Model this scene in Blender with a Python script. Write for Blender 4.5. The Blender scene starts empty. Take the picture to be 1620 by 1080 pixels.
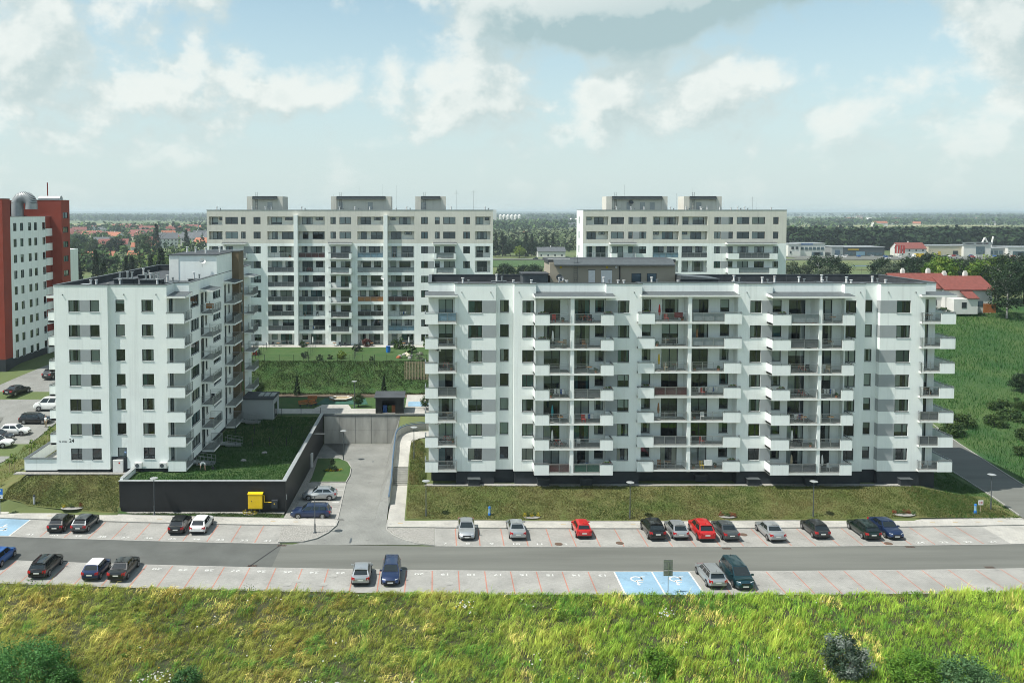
import bpy, math, random
import numpy as np
from mathutils import Vector, Matrix
R = math.radians
random.seed(7)
SC = bpy.context.scene
COL = SC.collection

# ------------------------------------------------------------------ camera
cam_d = bpy.data.cameras.new('camera'); cam = bpy.data.objects.new('camera', cam_d); COL.objects.link(cam)
cam.location = (0, 0, 34.94)
cam.rotation_euler = (R(90) - math.atan(61 / 1360.), 0, 0)
cam_d.sensor_width = 36; cam_d.lens = 36 * 1360 / 1620.
cam_d.shift_x = .0741; cam_d.shift_y = -.0889
cam_d.clip_start = 1; cam_d.clip_end = 60000
SC.camera = cam

# ------------------------------------------------------------------ sun, sky, exposure
SUN_EL, SUN_AZ = R(59), R(17)          # azimuth: degrees in front of due left
S = Vector((-math.cos(SUN_AZ) * math.cos(SUN_EL), -math.sin(SUN_AZ) * math.cos(SUN_EL), math.sin(SUN_EL)))
sd = bpy.data.lights.new('sun', 'SUN'); sd.energy = 3.1; sd.angle = R(.55); sd.color = (1, .97, .90)
sun = bpy.data.objects.new('sun', sd); COL.objects.link(sun)
sun.rotation_euler = S.to_track_quat('Z', 'Y').to_euler()
vs = SC.view_settings; vs.view_transform = 'Standard'; vs.look = 'None'; vs.exposure = 1.05; vs.gamma = 1
vs.use_curve_mapping = False
cy = SC.cycles
cy.max_bounces = 6; cy.diffuse_bounces = 4; cy.glossy_bounces = 3; cy.transmission_bounces = 4
cy.transparent_max_bounces = 8; cy.volume_bounces = 0; cy.caustics_reflective = False; cy.caustics_refractive = False
cy.filter_width = .95; cy.use_denoising = True; cy.use_adaptive_sampling = True; cy.adaptive_threshold = .02; cy.sample_clamp_indirect = 6

W = bpy.data.worlds.new('World'); SC.world = W; W.use_nodes = True
def build_world():
    nt = W.node_tree; nt.nodes.clear(); N = nt.nodes; Lk = nt.links
    out = N.new('ShaderNodeOutputWorld')
    sky = N.new('ShaderNodeTexSky'); sky.sky_type = 'NISHITA'; sky.sun_disc = False
    sky.sun_elevation = SUN_EL; sky.sun_rotation = math.atan2(S.x, S.y)
    sky.air_density = 1.0; sky.dust_density = 1.2; sky.ozone_density = 1.6; sky.altitude = 100
    geo = N.new('ShaderNodeTexCoord')
    sep = N.new('ShaderNodeSeparateXYZ'); Lk.new(geo.outputs['Generated'], sep.inputs[0])
    def M(op, a, b=None, c=None, clamp=False):
        n = N.new('ShaderNodeMath'); n.operation = op; n.use_clamp = clamp
        for i, v in enumerate((a, b, c)):
            if v is None: continue
            if isinstance(v, (int, float)): n.inputs[i].default_value = v
            else: Lk.new(v, n.inputs[i])
        return n.outputs[0]
    def MR(v, a, b, c=0., d=1., smooth=True):
        n = N.new('ShaderNodeMapRange'); n.interpolation_type = 'SMOOTHSTEP' if smooth else 'LINEAR'
        Lk.new(v, n.inputs['Value'])
        for k, q in zip(('From Min', 'From Max', 'To Min', 'To Max'), (a, b, c, d)): n.inputs[k].default_value = q
        return n.outputs['Result']
    az = M('ARCTAN2', sep.outputs['X'], sep.outputs['Y'])        # 0 straight ahead, + to the right (radians)
    el = M('ARCSINE', sep.outputs['Z'])
    def cloud(daz, dele):
        a = M('ADD', az, daz); e = M('ADD', el, dele)
        # lower clouds are farther off and smaller: stretch the vertical axis towards the horizon
        e2 = M('POWER', M('MAXIMUM', M('ADD', e, .02), .001), .8)
        cmb = N.new('ShaderNodeCombineXYZ'); Lk.new(a, cmb.inputs[0]); Lk.new(e2, cmb.inputs[1]); cmb.inputs[2].default_value = 3.7
        n1 = N.new('ShaderNodeTexNoise'); n1.noise_dimensions = '3D'; Lk.new(cmb.outputs[0], n1.inputs['Vector'])
        n1.inputs['Scale'].default_value = 12.5; n1.inputs['Detail'].default_value = 9; n1.inputs['Roughness'].default_value = .56; n1.inputs['Distortion'].default_value = .25
        n2 = N.new('ShaderNodeTexNoise'); Lk.new(cmb.outputs[0], n2.inputs['Vector'])
        n2.inputs['Scale'].default_value = 30; n2.inputs['Detail'].default_value = 6; n2.inputs['Roughness'].default_value = .6
        d = M('ADD', M('MULTIPLY', n1.outputs[0], 1.0), M('MULTIPLY', M('SUBTRACT', n2.outputs[0], .5), .44))
        # large cloud masses (azimuth, elevation, half width, half height, weight)
        for (ca, ce, wa, we, k) in CLOUDS:
            dx = M('DIVIDE', M('SUBTRACT', a, ca), wa); dy = M('DIVIDE', M('SUBTRACT', e, ce), we)
            r2 = M('ADD', M('MULTIPLY', dx, dx), M('MULTIPLY', dy, dy))
            d = M('ADD', d, M('MULTIPLY', M('EXPONENT', M('MULTIPLY', r2, -1)), k))
        return d
    d0 = cloud(0., 0.); d1 = cloud(-.020, .030)      # second sample towards the sun: gives the clouds a lit and a shaded side
    dens = MR(d0, .47, .78)
    thick = MR(d0, .62, 1.02)
    lit = MR(M('SUBTRACT', d0, d1), -.13, .20)
    mixc = N.new('ShaderNodeMix'); mixc.data_type = 'RGBA'
    mixc.inputs['A'].default_value = (.205, .275, .285, 1); mixc.inputs['B'].default_value = (.425, .448, .43, 1)
    shade = M('MULTIPLY', M('ADD', M('MULTIPLY', lit, .75), .25), 1)
    sh2 = M('SUBTRACT', shade, M('MULTIPLY', thick, .38), clamp=True)
    sh3 = M('ADD', sh2, .22, clamp=True)
    def blob(ca, ce, wa, we):
        dx = M('DIVIDE', M('SUBTRACT', az, ca), wa); dy = M('DIVIDE', M('SUBTRACT', el, ce), we)
        return M('EXPONENT', M('MULTIPLY', M('ADD', M('MULTIPLY', dx, dx), M('MULTIPLY', dy, dy)), -1))
    grey = M('ADD', blob(.19, .205, .13, .028), blob(.36, .232, .12, .028))      # the heavy cloud is grey underneath
    sh3 = M('SUBTRACT', sh3, M('MULTIPLY', grey, .50), clamp=True)
    Lk.new(sh3, mixc.inputs['Factor'])
    b1 = N.new('ShaderNodeBackground'); b1.inputs['Strength'].default_value = .074
    hsv = N.new('ShaderNodeHueSaturation'); hsv.inputs['Saturation'].default_value = .80; hsv.inputs['Hue'].default_value = .466; hsv.inputs['Value'].default_value = 1.04
    Lk.new(sky.outputs[0], hsv.inputs['Color']); Lk.new(hsv.outputs[0], b1.inputs['Color'])
    b2 = N.new('ShaderNodeBackground'); Lk.new(mixc.outputs['Result'], b2.inputs['Color']); b2.inputs['Strength'].default_value = 1.
    # thin veil that thickens towards the horizon
    b3 = N.new('ShaderNodeBackground'); b3.inputs['Color'].default_value = (.312, .384, .386, 1)
    veil = M('MULTIPLY', MR(el, .30, -.02), .85)
    m0 = N.new('ShaderNodeMixShader'); Lk.new(veil, m0.inputs[0]); Lk.new(b1.outputs[0], m0.inputs[1]); Lk.new(b3.outputs[0], m0.inputs[2])
    m1 = N.new('ShaderNodeMixShader'); Lk.new(M('MULTIPLY', dens, MR(el, .0, .12, .18, .90)), m1.inputs[0])
    Lk.new(m0.outputs[0], m1.inputs[1]); Lk.new(b2.outputs[0], m1.inputs[2])
    Lk.new(m1.outputs[0], out.inputs['Surface'])
CLOUDS = [(.17, .215, .14, .045, .52), (.33, .245, .16, .035, .42), (.04, .255, .07, .03, .25), (-.45, .19, .10, .08, .30), (-.27, .245, .06, .045, .28), (.035, .135, .062, .045, .34), (-.14, .135, .10, .03, .22),
          (-.30, .125, .14, .035, .2), (.275, .125, .075, .04, .32), (.185, .13, .032, .022, .26), (.585, .165, .05, .06, .34), (.54, .245, .10, .022, .2), (.37, .145, .03, .03, .18), (.46, .10, .05, .03, .16), (.18, .085, .10, .022, .12),
          (-.15, .21, .075, .035, -.30), (.43, .185, .09, .028, -.26), (-.03, .19, .05, .022, -.16), (.16, .165, .06, .012, -.14), (.62, .08, .12, .02, .06), (-.4, .07, .2, .03, .08)]
build_world()

# ------------------------------------------------------------------ materials
MATS = {}
def mat(name, col, rough=.7, var=.12, scale=2., col2=None, metal=0., bump=0., bscale=None, spec=.4, detail=4, coat=0., stretch=None, attr=None):
    """procedural principled material: colour broken up by noise, optional relief"""
    m = bpy.data.materials.new(name); m.use_nodes = True; nt = m.node_tree; N = nt.nodes; Lk = nt.links
    b = N['Principled BSDF']
    b.inputs['Roughness'].default_value = rough; b.inputs['Metallic'].default_value = metal
    b.inputs['Specular IOR Level'].default_value = spec; b.inputs['Coat Weight'].default_value = coat; b.inputs['Coat Roughness'].default_value = .05
    tc = N.new('ShaderNodeTexCoord'); vec = tc.outputs['Object']
    if stretch:
        mp = N.new('ShaderNodeMapping'); mp.inputs['Scale'].default_value = stretch; Lk.new(vec, mp.inputs[0]); vec = mp.outputs[0]
    c1 = tuple(col) + (1,)
    c2 = (tuple(col2) if col2 else tuple(max(0, x * (1 - var * 2)) for x in col)) + (1,)
    no = N.new('ShaderNodeTexNoise'); no.inputs['Scale'].default_value = scale; no.inputs['Detail'].default_value = detail; no.inputs['Roughness'].default_value = .6
    Lk.new(vec, no.inputs['Vector'])
    mr = N.new('ShaderNodeMapRange'); mr.inputs['From Min'].default_value = .32; mr.inputs['From Max'].default_value = .68; Lk.new(no.outputs[0], mr.inputs[0])
    mx = N.new('ShaderNodeMix'); mx.data_type = 'RGBA'; mx.inputs['A'].default_value = c1; mx.inputs['B'].default_value = c2
    Lk.new(mr.outputs[0], mx.inputs['Factor']); colout = mx.outputs['Result']
    if attr:
        at = N.new('ShaderNodeAttribute'); at.attribute_name = attr
        m2 = N.new('ShaderNodeMix'); m2.data_type = 'RGBA'; m2.blend_type = 'MULTIPLY'; m2.inputs['Factor'].default_value = 1
        Lk.new(colout, m2.inputs['A']); Lk.new(at.outputs['Color'], m2.inputs['B']); colout = m2.outputs['Result']
    Lk.new(colout, b.inputs['Base Color'])
    if bump:
        n2 = N.new('ShaderNodeTexNoise'); n2.inputs['Scale'].default_value = bscale or scale * 6; n2.inputs['Detail'].default_value = 3
        Lk.new(vec, n2.inputs['Vector'])
        bp = N.new('ShaderNodeBump'); bp.inputs['Strength'].default_value = bump; bp.inputs['Distance'].default_value = .05
        Lk.new(n2.outputs[0], bp.inputs['Height']); Lk.new(bp.outputs[0], b.inputs['Normal'])
    MATS[name] = m
    return m
def glass_mat(name, tint=(.30, .36, .36), refl=.10):
    m = bpy.data.materials.new(name); m.use_nodes = True; nt = m.node_tree; N = nt.nodes; Lk = nt.links
    N.remove(N['Principled BSDF']); out = N['Material Output']
    tr = N.new('ShaderNodeBsdfTransparent'); tr.inputs[0].default_value = tuple(tint) + (1,)
    gl = N.new('ShaderNodeBsdfGlossy'); gl.inputs['Roughness'].default_value = .02; gl.inputs[0].default_value = (.82, .94, 1., 1)
    fr = N.new('ShaderNodeFresnel'); fr.inputs[0].default_value = 1.5
    ad = N.new('ShaderNodeMath'); ad.operation = 'ADD'; ad.inputs[1].default_value = refl; ad.use_clamp = True; Lk.new(fr.outputs[0], ad.inputs[0])
    mx = N.new('ShaderNodeMixShader'); Lk.new(ad.outputs[0], mx.inputs[0]); Lk.new(tr.outputs[0], mx.inputs[1]); Lk.new(gl.outputs[0], mx.inputs[2])
    Lk.new(mx.outputs[0], out.inputs['Surface']); MATS[name] = m
    return m
def paver_mat(name, c1, c2, joint, sx=.2, sy=.1, patch=None, rot=0.):
    """small concrete blocks, too small to tell apart from here: brick texture with joint relief"""
    m = bpy.data.materials.new(name); m.use_nodes = True; nt = m.node_tree; N = nt.nodes; Lk = nt.links
    b = N['Principled BSDF']; b.inputs['Roughness'].default_value = .85
    tc = N.new('ShaderNodeTexCoord'); mp = N.new('ShaderNodeMapping'); mp.inputs['Rotation'].default_value[2] = rot
    Lk.new(tc.outputs['Object'], mp.inputs[0])
    br = N.new('ShaderNodeTexBrick'); Lk.new(mp.outputs[0], br.inputs['Vector']); br.inputs['Scale'].default_value = 1
    br.inputs['Brick Width'].default_value = sx; br.inputs['Row Height'].default_value = sy; br.inputs['Mortar Size'].default_value = .008
    br.inputs['Color1'].default_value = tuple(c1) + (1,); br.inputs['Color2'].default_value = tuple(c2) + (1,); br.inputs['Mortar'].default_value = tuple(joint) + (1,)
    no = N.new('ShaderNodeTexNoise'); no.inputs['Scale'].default_value = .35; no.inputs['Detail'].default_value = 6; Lk.new(tc.outputs['Object'], no.inputs['Vector'])
    mr = N.new('ShaderNodeMapRange'); mr.inputs['From Min'].default_value = .3; mr.inputs['From Max'].default_value = .7; mr.inputs['To Min'].default_value = .78; mr.inputs['To Max'].default_value = 1.08
    Lk.new(no.outputs[0], mr.inputs[0])
    mx = N.new('ShaderNodeMix'); mx.data_type = 'RGBA'; mx.blend_type = 'MULTIPLY'; mx.inputs['Factor'].default_value = 1
    Lk.new(br.outputs['Color'], mx.inputs['A']); Lk.new(mr.outputs[0], mx.inputs['B']); Lk.new(mx.outputs['Result'], b.inputs['Base Color'])
    n3 = N.new('ShaderNodeTexNoise'); n3.inputs['Scale'].default_value = .9; n3.inputs['Detail'].default_value = 5; n3.inputs['Roughness'].default_value = .7; Lk.new(tc.outputs['Object'], n3.inputs['Vector'])
    m3 = N.new('ShaderNodeMapRange'); m3.inputs['From Min'].default_value = .58; m3.inputs['From Max'].default_value = .74; m3.inputs['To Min'].default_value = 1.; m3.inputs['To Max'].default_value = .66; Lk.new(n3.outputs[0], m3.inputs[0])
    mm = N.new('ShaderNodeMix'); mm.data_type = 'RGBA'; mm.blend_type = 'MULTIPLY'; mm.inputs['Factor'].default_value = 1
    Lk.new(mx.outputs['Result'], mm.inputs['A']); Lk.new(m3.outputs[0], mm.inputs['B']); Lk.new(mm.outputs['Result'], b.inputs['Base Color'])
    bp = N.new('ShaderNodeBump'); bp.inputs['Strength'].default_value = .3; bp.inputs['Distance'].default_value = .01
    Lk.new(br.outputs['Fac'], bp.inputs['Height']); bp.invert = True; Lk.new(bp.outputs[0], b.inputs['Normal'])
    MATS[name] = m
    return m
def attr_mat(name, rough=.7, trans=0., spec=.2):
    """leaf / blade material coloured by the colour attribute each leaf carries"""
    m = bpy.data.materials.new(name); m.use_nodes = True; nt = m.node_tree; N = nt.nodes; Lk = nt.links
    b = N['Principled BSDF']; b.inputs['Roughness'].default_value = rough; b.inputs['Specular IOR Level'].default_value = spec
    at = N.new('ShaderNodeAttribute'); at.attribute_name = 'Col'
    oi = N.new('ShaderNodeObjectInfo'); hs = N.new('ShaderNodeHueSaturation')
    mr = N.new('ShaderNodeMapRange'); mr.inputs['To Min'].default_value = .8; mr.inputs['To Max'].default_value = 1.2; Lk.new(oi.outputs['Random'], mr.inputs[0])
    Lk.new(mr.outputs[0], hs.inputs['Value']); Lk.new(at.outputs['Color'], hs.inputs['Color'])
    Lk.new(hs.outputs[0], b.inputs['Base Color'])
    if trans:
        tl = N.new('ShaderNodeBsdfTranslucent'); Lk.new(hs.outputs[0], tl.inputs[0])
        mx = N.new('ShaderNodeMixShader'); mx.inputs[0].default_value = trans
        Lk.new(b.outputs[0], mx.inputs[1]); Lk.new(tl.outputs[0], mx.inputs[2]); Lk.new(mx.outputs[0], N['Material Output'].inputs['Surface'])
    MATS[name] = m
    return m

mat('render_white', (.85, .885, .855), .85, .035, .35, detail=8)
def streaks(name, amt=.07):
    m = MATS[name]; nt = m.node_tree; N = nt.nodes; Lk = nt.links; b = N['Principled BSDF']; src = b.inputs['Base Color'].links[0].from_socket
    tc = N.new('ShaderNodeTexCoord'); mp = N.new('ShaderNodeMapping'); mp.inputs['Scale'].default_value = (2.2, 2.2, .09); Lk.new(tc.outputs['Object'], mp.inputs[0])
    no = N.new('ShaderNodeTexNoise'); no.inputs['Scale'].default_value = 1.; no.inputs['Detail'].default_value = 7; no.inputs['Roughness'].default_value = .65; Lk.new(mp.outputs[0], no.inputs['Vector'])
    mr = N.new('ShaderNodeMapRange'); mr.inputs['From Min'].default_value = .5; mr.inputs['From Max'].default_value = .78; mr.inputs['To Min'].default_value = 1.; mr.inputs['To Max'].default_value = 1 - amt * 2; Lk.new(no.outputs[0], mr.inputs[0])
    mx = N.new('ShaderNodeMix'); mx.data_type = 'RGBA'; mx.blend_type = 'MULTIPLY'; mx.inputs['Factor'].default_value = 1; Lk.new(src, mx.inputs['A']); Lk.new(mr.outputs[0], mx.inputs['B']); Lk.new(mx.outputs['Result'], b.inputs['Base Color'])
streaks('render_white')
mat('render_beige', (.65, .63, .56), .85, .04, .35)
streaks('render_beige')
mat('render_tan', (.36, .32, .25), .85, .05, .5)
mat('render_brown', (.17, .125, .075), .85, .06, .5)
mat('render_red', (.27, .045, .026), .8, .08, .3)
mat('panel_grey', (.33, .355, .36), .8, .04, .5)
mat('plinth', (.028, .034, .04), .7, .12, .8)
mat('soffit', (.80, .81, .77), .85, .04, 1)
mat('deck', (.33, .33, .31), .85, .15, 2)
mat('roof_felt', (.060, .068, .075), .9, .2, .5, detail=8)
mat('cap_metal', (.11, .125, .13), .5, .1, 2, metal=.3)
mat('cap_light', (.38, .40, .40), .45, .1, 1, metal=.3)
mat('frame', (.022, .027, .03), .45, .1, 3)
mat('frame_white', (.7, .7, .68), .5, .05, 3)
mat('steel', (.42, .44, .44), .38, .1, 5, metal=.75)
mat('steel_dark', (.10, .115, .125), .5, .1, 5, metal=.3)
mat('interior', (.06, .07, .075), .9, .35, .37)
mat('curtain', (.76, .72, .68), .9, .12, 3, stretch=(9, 9, .2))
mat('curtain_cream', (.66, .60, .46), .9, .12, 3, stretch=(9, 9, .2))
mat('curtain_teal', (.10, .22, .24), .9, .2, 3, stretch=(9, 9, .2))
mat('blind', (.74, .75, .72), .8, .05, 2, stretch=(.2, .2, 18))
mat('blind_grey', (.22, .24, .24), .8, .08, 2, stretch=(.2, .2, 18))
glass_mat('glass', (.78, .86, .86), .06)
glass_mat('screen_glass', (.45, .52, .53), .06)
mat('screen_grey', (.13, .14, .15), .6, .1, 3)
mat('screen_pale', (.30, .34, .35), .5, .1, 3)
mat('screen_green', (.03, .12, .08), .7, .15, 3)
mat('screen_maroon', (.10, .03, .03), .7, .15, 3)
mat('screen_orange', (.50, .20, .05), .7, .15, 3)
mat('screen_blue', (.22, .36, .46), .7, .15, 3)
mat('concrete', (.33, .325, .30), .85, .16, .8, detail=8, bump=.1)
mat('concrete_wall', (.46, .455, .42), .85, .22, .5, detail=10, stretch=(1, 1, .25))
mat('asphalt', (.140, .144, .128), .9, .13, .5, detail=9, stretch=(.09, 1, 1), bump=.15, bscale=30)
mat('asphalt_old', (.103, .108, .10), .9, .14, .3, detail=9, bump=.15, bscale=30)
streaks_done = None
mat('tar', (.03, .03, .03), .8, .1, 3)
paver_mat('pavers', (.33, .325, .30), (.285, .28, .26), (.20, .196, .18))
paver_mat('pavers_drive', (.225, .23, .21), (.2, .204, .188), (.15, .148, .14), rot=.785)
paver_mat('pavers_walk', (.42, .405, .365), (.37, .36, .33), (.27, .265, .24), .3, .3)
paver_mat('pavers_blue', (.24, .385, .50), (.21, .35, .46), (.19, .27, .34))
paver_mat('pavers_red', (.44, .19, .135), (.38, .17, .125), (.26, .14, .11), .2, .1, rot=1.571)
mat('kerb', (.34, .335, .31), .85, .12, 2)
mat('paint_white', (.66, .66, .63), .7, .22, 4)
mat('gravel', (.36, .35, .32), .95, .3, 9, bump=.6, bscale=14, detail=8)
mat('lawn', (.065, .095, .018), .95, .3, .35, col2=(.125, .118, .042), bump=.6, bscale=8, detail=10)
mat('lawn_green', (.026, .075, .014), .95, .3, .5, col2=(.055, .09, .025), bump=.6, bscale=8, detail=10)
mat('field', (.05, .095, .026), .95, .3, .012, col2=(.125, .135, .05), bump=.5, bscale=3, detail=14)
mat('slope_green', (.016, .062, .012), .95, .3, .09, col2=(.060, .098, .024), bump=.6, bscale=4, detail=12)
mat('meadow_soil_shade', (.030, .042, .012), .95, .3, 1.5, col2=(.05, .045, .02), bump=.5)  # darkened soil: the shade between the blades is put into its colour
mat('soil', (.12, .09, .06), .95, .3, 1, bump=.5)
mat('wood', (.30, .15, .06), .7, .2, 4, stretch=(1, 1, 6))
mat('wood_pale', (.40, .33, .22), .7, .15, 3)
mat('wood_orange', (.42, .14, .04), .7, .15, 3)
mat('bark', (.10, .08, .06), .95, .3, 6)
mat('bark_birch', (.5, .48, .44), .9, .3, 3, stretch=(1, 1, 6))
mat('roof_red', (.20, .058, .045), .75, .15, 1.5)
mat('roof_orange', (.36, .13, .07), .75, .15, 1.5)
mat('roof_grey', (.10, .11, .12), .7, .15, 1)
mat('plaster', (.68, .67, .63), .85, .06, .6)
mat('plaster_cream', (.55, .50, .38), .85, .06, .6)
mat('yellow', (.75, .50, .01), .45, .05, 2)
mat('black_panel', (.013, .0145, .016), .55, .15, 1)
mat('rubber', (.02, .02, .02), .85, .1, 8)
mat('rim', (.50, .51, .52), .35, .1, 8, metal=.7)
mat('car_glass', (.012, .018, .02), .06, .1, 1, spec=.8)
mat('lamp_red', (.40, .012, .015), .2, .1, 4, spec=.6)
mat('lamp_clear', (.62, .64, .64), .15, .1, 4, spec=.7)
mat('plate', (.72, .72, .68), .4, .05, 4)
mat('trim_black', (.018, .018, .018), .5, .1, 5)
mat('cloth_white', (.75, .75, .72), .9, .08, 4)
mat('cloth_red', (.5, .04, .03), .9, .1, 4)
mat('cloth_blue', (.05, .12, .35), .9, .1, 4)
mat('cloth_teal', (.04, .25, .28), .9, .1, 4)
mat('cloth_yellow', (.6, .42, .05), .9, .1, 4)
mat('cloth_dark', (.04, .045, .05), .9, .1, 4)
mat('skin', (.52, .32, .23), .6, .05, 4)
mat('hair', (.06, .04, .025), .8, .1, 8)
mat('terracotta', (.35, .12, .05), .8, .1, 4)
mat('sign_blue', (.02, .16, .50), .4, .05, 2)
mat('sign_back', (.28, .29, .28), .5, .1, 3, metal=.4)
mat('playground_green', (.03, .10, .07), .9, .15, 2)
mat('sand', (.42, .34, .22), .95, .15, 3)
mat('cladding_blue', (.09, .14, .20), .5, .1, 1)
mat('facade_glass', (.10, .16, .20), .15, .3, .5, spec=.7)
attr_mat('leaf', .6, .25); attr_mat('blade', .75, .3); attr_mat('far_leaf', .8, 0, .1)

# ------------------------------------------------------------------ mesh helpers
class MB:
    """collects boxes, tubes and sheets; build() links them as ONE mesh object"""
    def __init__(s, xf=None): s.v = []; s.f = []; s.m = []; s.mats = []; s.xf = xf
    def mi(s, n):
        if n not in s.mats: s.mats.append(n)
        return s.mats.index(n)
    def pts(s, P):
        b = len(s.v); s.v.extend([s.xf(*p) if s.xf else tuple(p) for p in P]); return b
    def face(s, P, m):
        b = s.pts(P); s.f.append(tuple(range(b, b + len(P)))); s.m.append(s.mi(m))
    def hexa(s, P, m, mtop=None):
        b = s.pts(P); k = s.mi(m); kt = s.mi(mtop) if mtop else k
        for q, kk in (((0, 3, 2, 1), k), ((4, 5, 6, 7), kt), ((0, 1, 5, 4), k), ((1, 2, 6, 5), k), ((2, 3, 7, 6), k), ((3, 0, 4, 7), k)):
            s.f.append(tuple(b + i for i in q)); s.m.append(kk)
    def box(s, x0, x1, y0, y1, z0, z1, m, mtop=None):
        s.hexa([(x0, y0, z0), (x1, y0, z0), (x1, y1, z0), (x0, y1, z0), (x0, y0, z1), (x1, y0, z1), (x1, y1, z1), (x0, y1, z1)], m, mtop)
    def tube(s, p, q, r0, r1=None, n=8, m='steel', caps=True):
        r1 = r0 if r1 is None else r1; p = Vector(p); q = Vector(q); d = (q - p).normalized()
        a = d.orthogonal().normalized(); b = d.cross(a); k = s.mi(m); B = len(s.v); L = []
        for c_, r in ((p, r0), (q, r1)):
            for i in range(n):
                t = 2 * math.pi * i / n; L.append(tuple(c_ + a * math.cos(t) * r + b * math.sin(t) * r))
        s.pts(L)
        for i in range(n): s.f.append((B + i, B + (i + 1) % n, B + n + (i + 1) % n, B + n + i)); s.m.append(k)
        if caps: s.f.append(tuple(B + i for i in range(n))[::-1]); s.m.append(k); s.f.append(tuple(B + n + i for i in range(n))); s.m.append(k)
    def prism(s, poly, z0, z1, m, mtop=None, bottom=False):
        n = len(poly); z0s = z0 if isinstance(z0, (list, tuple)) else [z0] * n; z1s = z1 if isinstance(z1, (list, tuple)) else [z1] * n
        b = s.pts([(x, y, z) for (x, y), z in zip(poly, z0s)] + [(x, y, z) for (x, y), z in zip(poly, z1s)]); k = s.mi(m)
        for i in range(n): s.f.append((b + i, b + (i + 1) % n, b + n + (i + 1) % n, b + n + i)); s.m.append(k)
        s.f.append(tuple(b + n + i for i in range(n))); s.m.append(s.mi(mtop or m))
        if bottom: s.f.append(tuple(b + n - 1 - i for i in range(n))); s.m.append(k)
    def lathe(s, prof, n, m, c=(0, 0)):
        k = s.mi(m); B = s.pts([(c[0] + r * math.cos(2 * math.pi * i / n), c[1] + r * math.sin(2 * math.pi * i / n), z) for r, z in prof for i in range(n)])
        for j in range(len(prof) - 1):
            for i in range(n): s.f.append((B + j * n + i, B + j * n + (i + 1) % n, B + (j + 1) * n + (i + 1) % n, B + (j + 1) * n + i)); s.m.append(k)
        s.f.append(tuple(B + (len(prof) - 1) * n + i for i in range(n))); s.m.append(k)
    def mesh(s, name, smooth=False):
        me = bpy.data.meshes.new(name); me.from_pydata(s.v, [], s.f)
        for n in s.mats: me.materials.append(MATS[n])
        me.polygons.foreach_set('material_index', s.m)
        if smooth:
            me.polygons.foreach_set('use_smooth', [True] * len(me.polygons)); me.set_sharp_from_angle(angle=R(40))
        me.update(); return me
    def build(s, name, parent=None, loc=(0, 0, 0), rz=0., smooth=False):
        return link(name, s.mesh(name, smooth), parent, loc, rz)
def link(name, me, parent=None, loc=(0, 0, 0), rz=0., scale=None):
    o = bpy.data.objects.new(name, me); COL.objects.link(o); o.location = loc; o.rotation_euler = (0, 0, rz)
    if parent is not None: o.parent = parent
    if scale: o.scale = scale if isinstance(scale, (tuple, list)) else (scale,) * 3
    return o
def empty(name, loc=(0, 0, 0), rz=0.):
    o = link(name, None, None, loc, rz); o.empty_display_size = .5; return o
def tag(o, label=None, cat=None, group=None, kind=None):
    if label: o['label'] = label
    if cat: o['category'] = cat
    if group: o['group'] = group
    if kind: o['kind'] = kind
    return o
def struct(o, label=None): return tag(o, label, kind='structure')
def copy_tree(o, parent=None):
    c_ = o.copy(); COL.objects.link(c_); c_.parent = parent
    for ch in KIDS(o): copy_tree(ch, c_)
    return c_
def KIDS(o): return [x for x in o.children]
def np_mesh(name, V, Fq, mats, col=None, smooth=False, mi=None):
    """V (n,3), Fq (k,3|4) numpy -> mesh, with optional per-vertex colour attribute"""
    me = bpy.data.meshes.new(name); n = len(V); k, w = Fq.shape
    me.vertices.add(n); me.vertices.foreach_set('co', np.ascontiguousarray(V, np.float32).ravel())
    me.loops.add(k * w); me.loops.foreach_set('vertex_index', np.ascontiguousarray(Fq, np.int32).ravel())
    me.polygons.add(k); me.polygons.foreach_set('loop_start', np.arange(0, k * w, w, dtype=np.int32))
    try: me.polygons.foreach_set('loop_total', np.full(k, w, np.int32))
    except Exception: pass
    for m in mats: me.materials.append(MATS[m])
    if mi is not None: me.polygons.foreach_set('material_index', np.ascontiguousarray(mi, np.int32))
    if smooth: me.polygons.foreach_set('use_smooth', np.ones(k, bool))
    me.update(calc_edges=True)
    if col is not None:
        a = me.color_attributes.new('Col', 'FLOAT_COLOR', 'POINT')
        c4 = np.ones((n, 4), np.float32); c4[:, :3] = col; a.data.foreach_set('color', c4.ravel())
    me.validate(); return me

# ------------------------------------------------------------------ terrain
def cv(X):
    """the road bends very slightly: its offset in y along x"""
    d = max(-80., min(60., X - 20)); return (.00067 if d < 0 else .0005) * d * d
def pl(t, *kn):
    """piecewise linear"""
    if t <= kn[0][0]: return kn[0][1]
    for (a, za), (b, zb) in zip(kn, kn[1:]):
        if t <= b: return za + (zb - za) * (t - a) / (b - a)
    return kn[-1][1]
def back(X, Y):
    """ground behind the front row of buildings"""
    zc = pl(Y, (118.9, 3.3), (148.5, 3.35), (155.4, 7.6), (205, 7.6), (330, 2.5), (560, -1.2))
    zr = pl(Y, (95, .1), (107, .45), (129, 1.0), (150, 3), (180, 7.5), (205, 12.1), (235, 12.1), (330, 5), (560, -1.2))
    zl = pl(Y, (97, .05), (116, 2.6), (127, 3.2), (140, 4.9), (150, 5.5), (160, 6.6), (205, 6.6), (330, 2.5), (560, -1.2))
    a = min(1, max(0, (X - 63) / 22.)); b = min(1, max(0, (-47.5 - X) / 5.))
    if X > 61: a = max(a, min(1, max(0, (165 - Y) / 40.)))
    z = zc * (1 - a - b) + zr * a + zl * b
    return z
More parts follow.
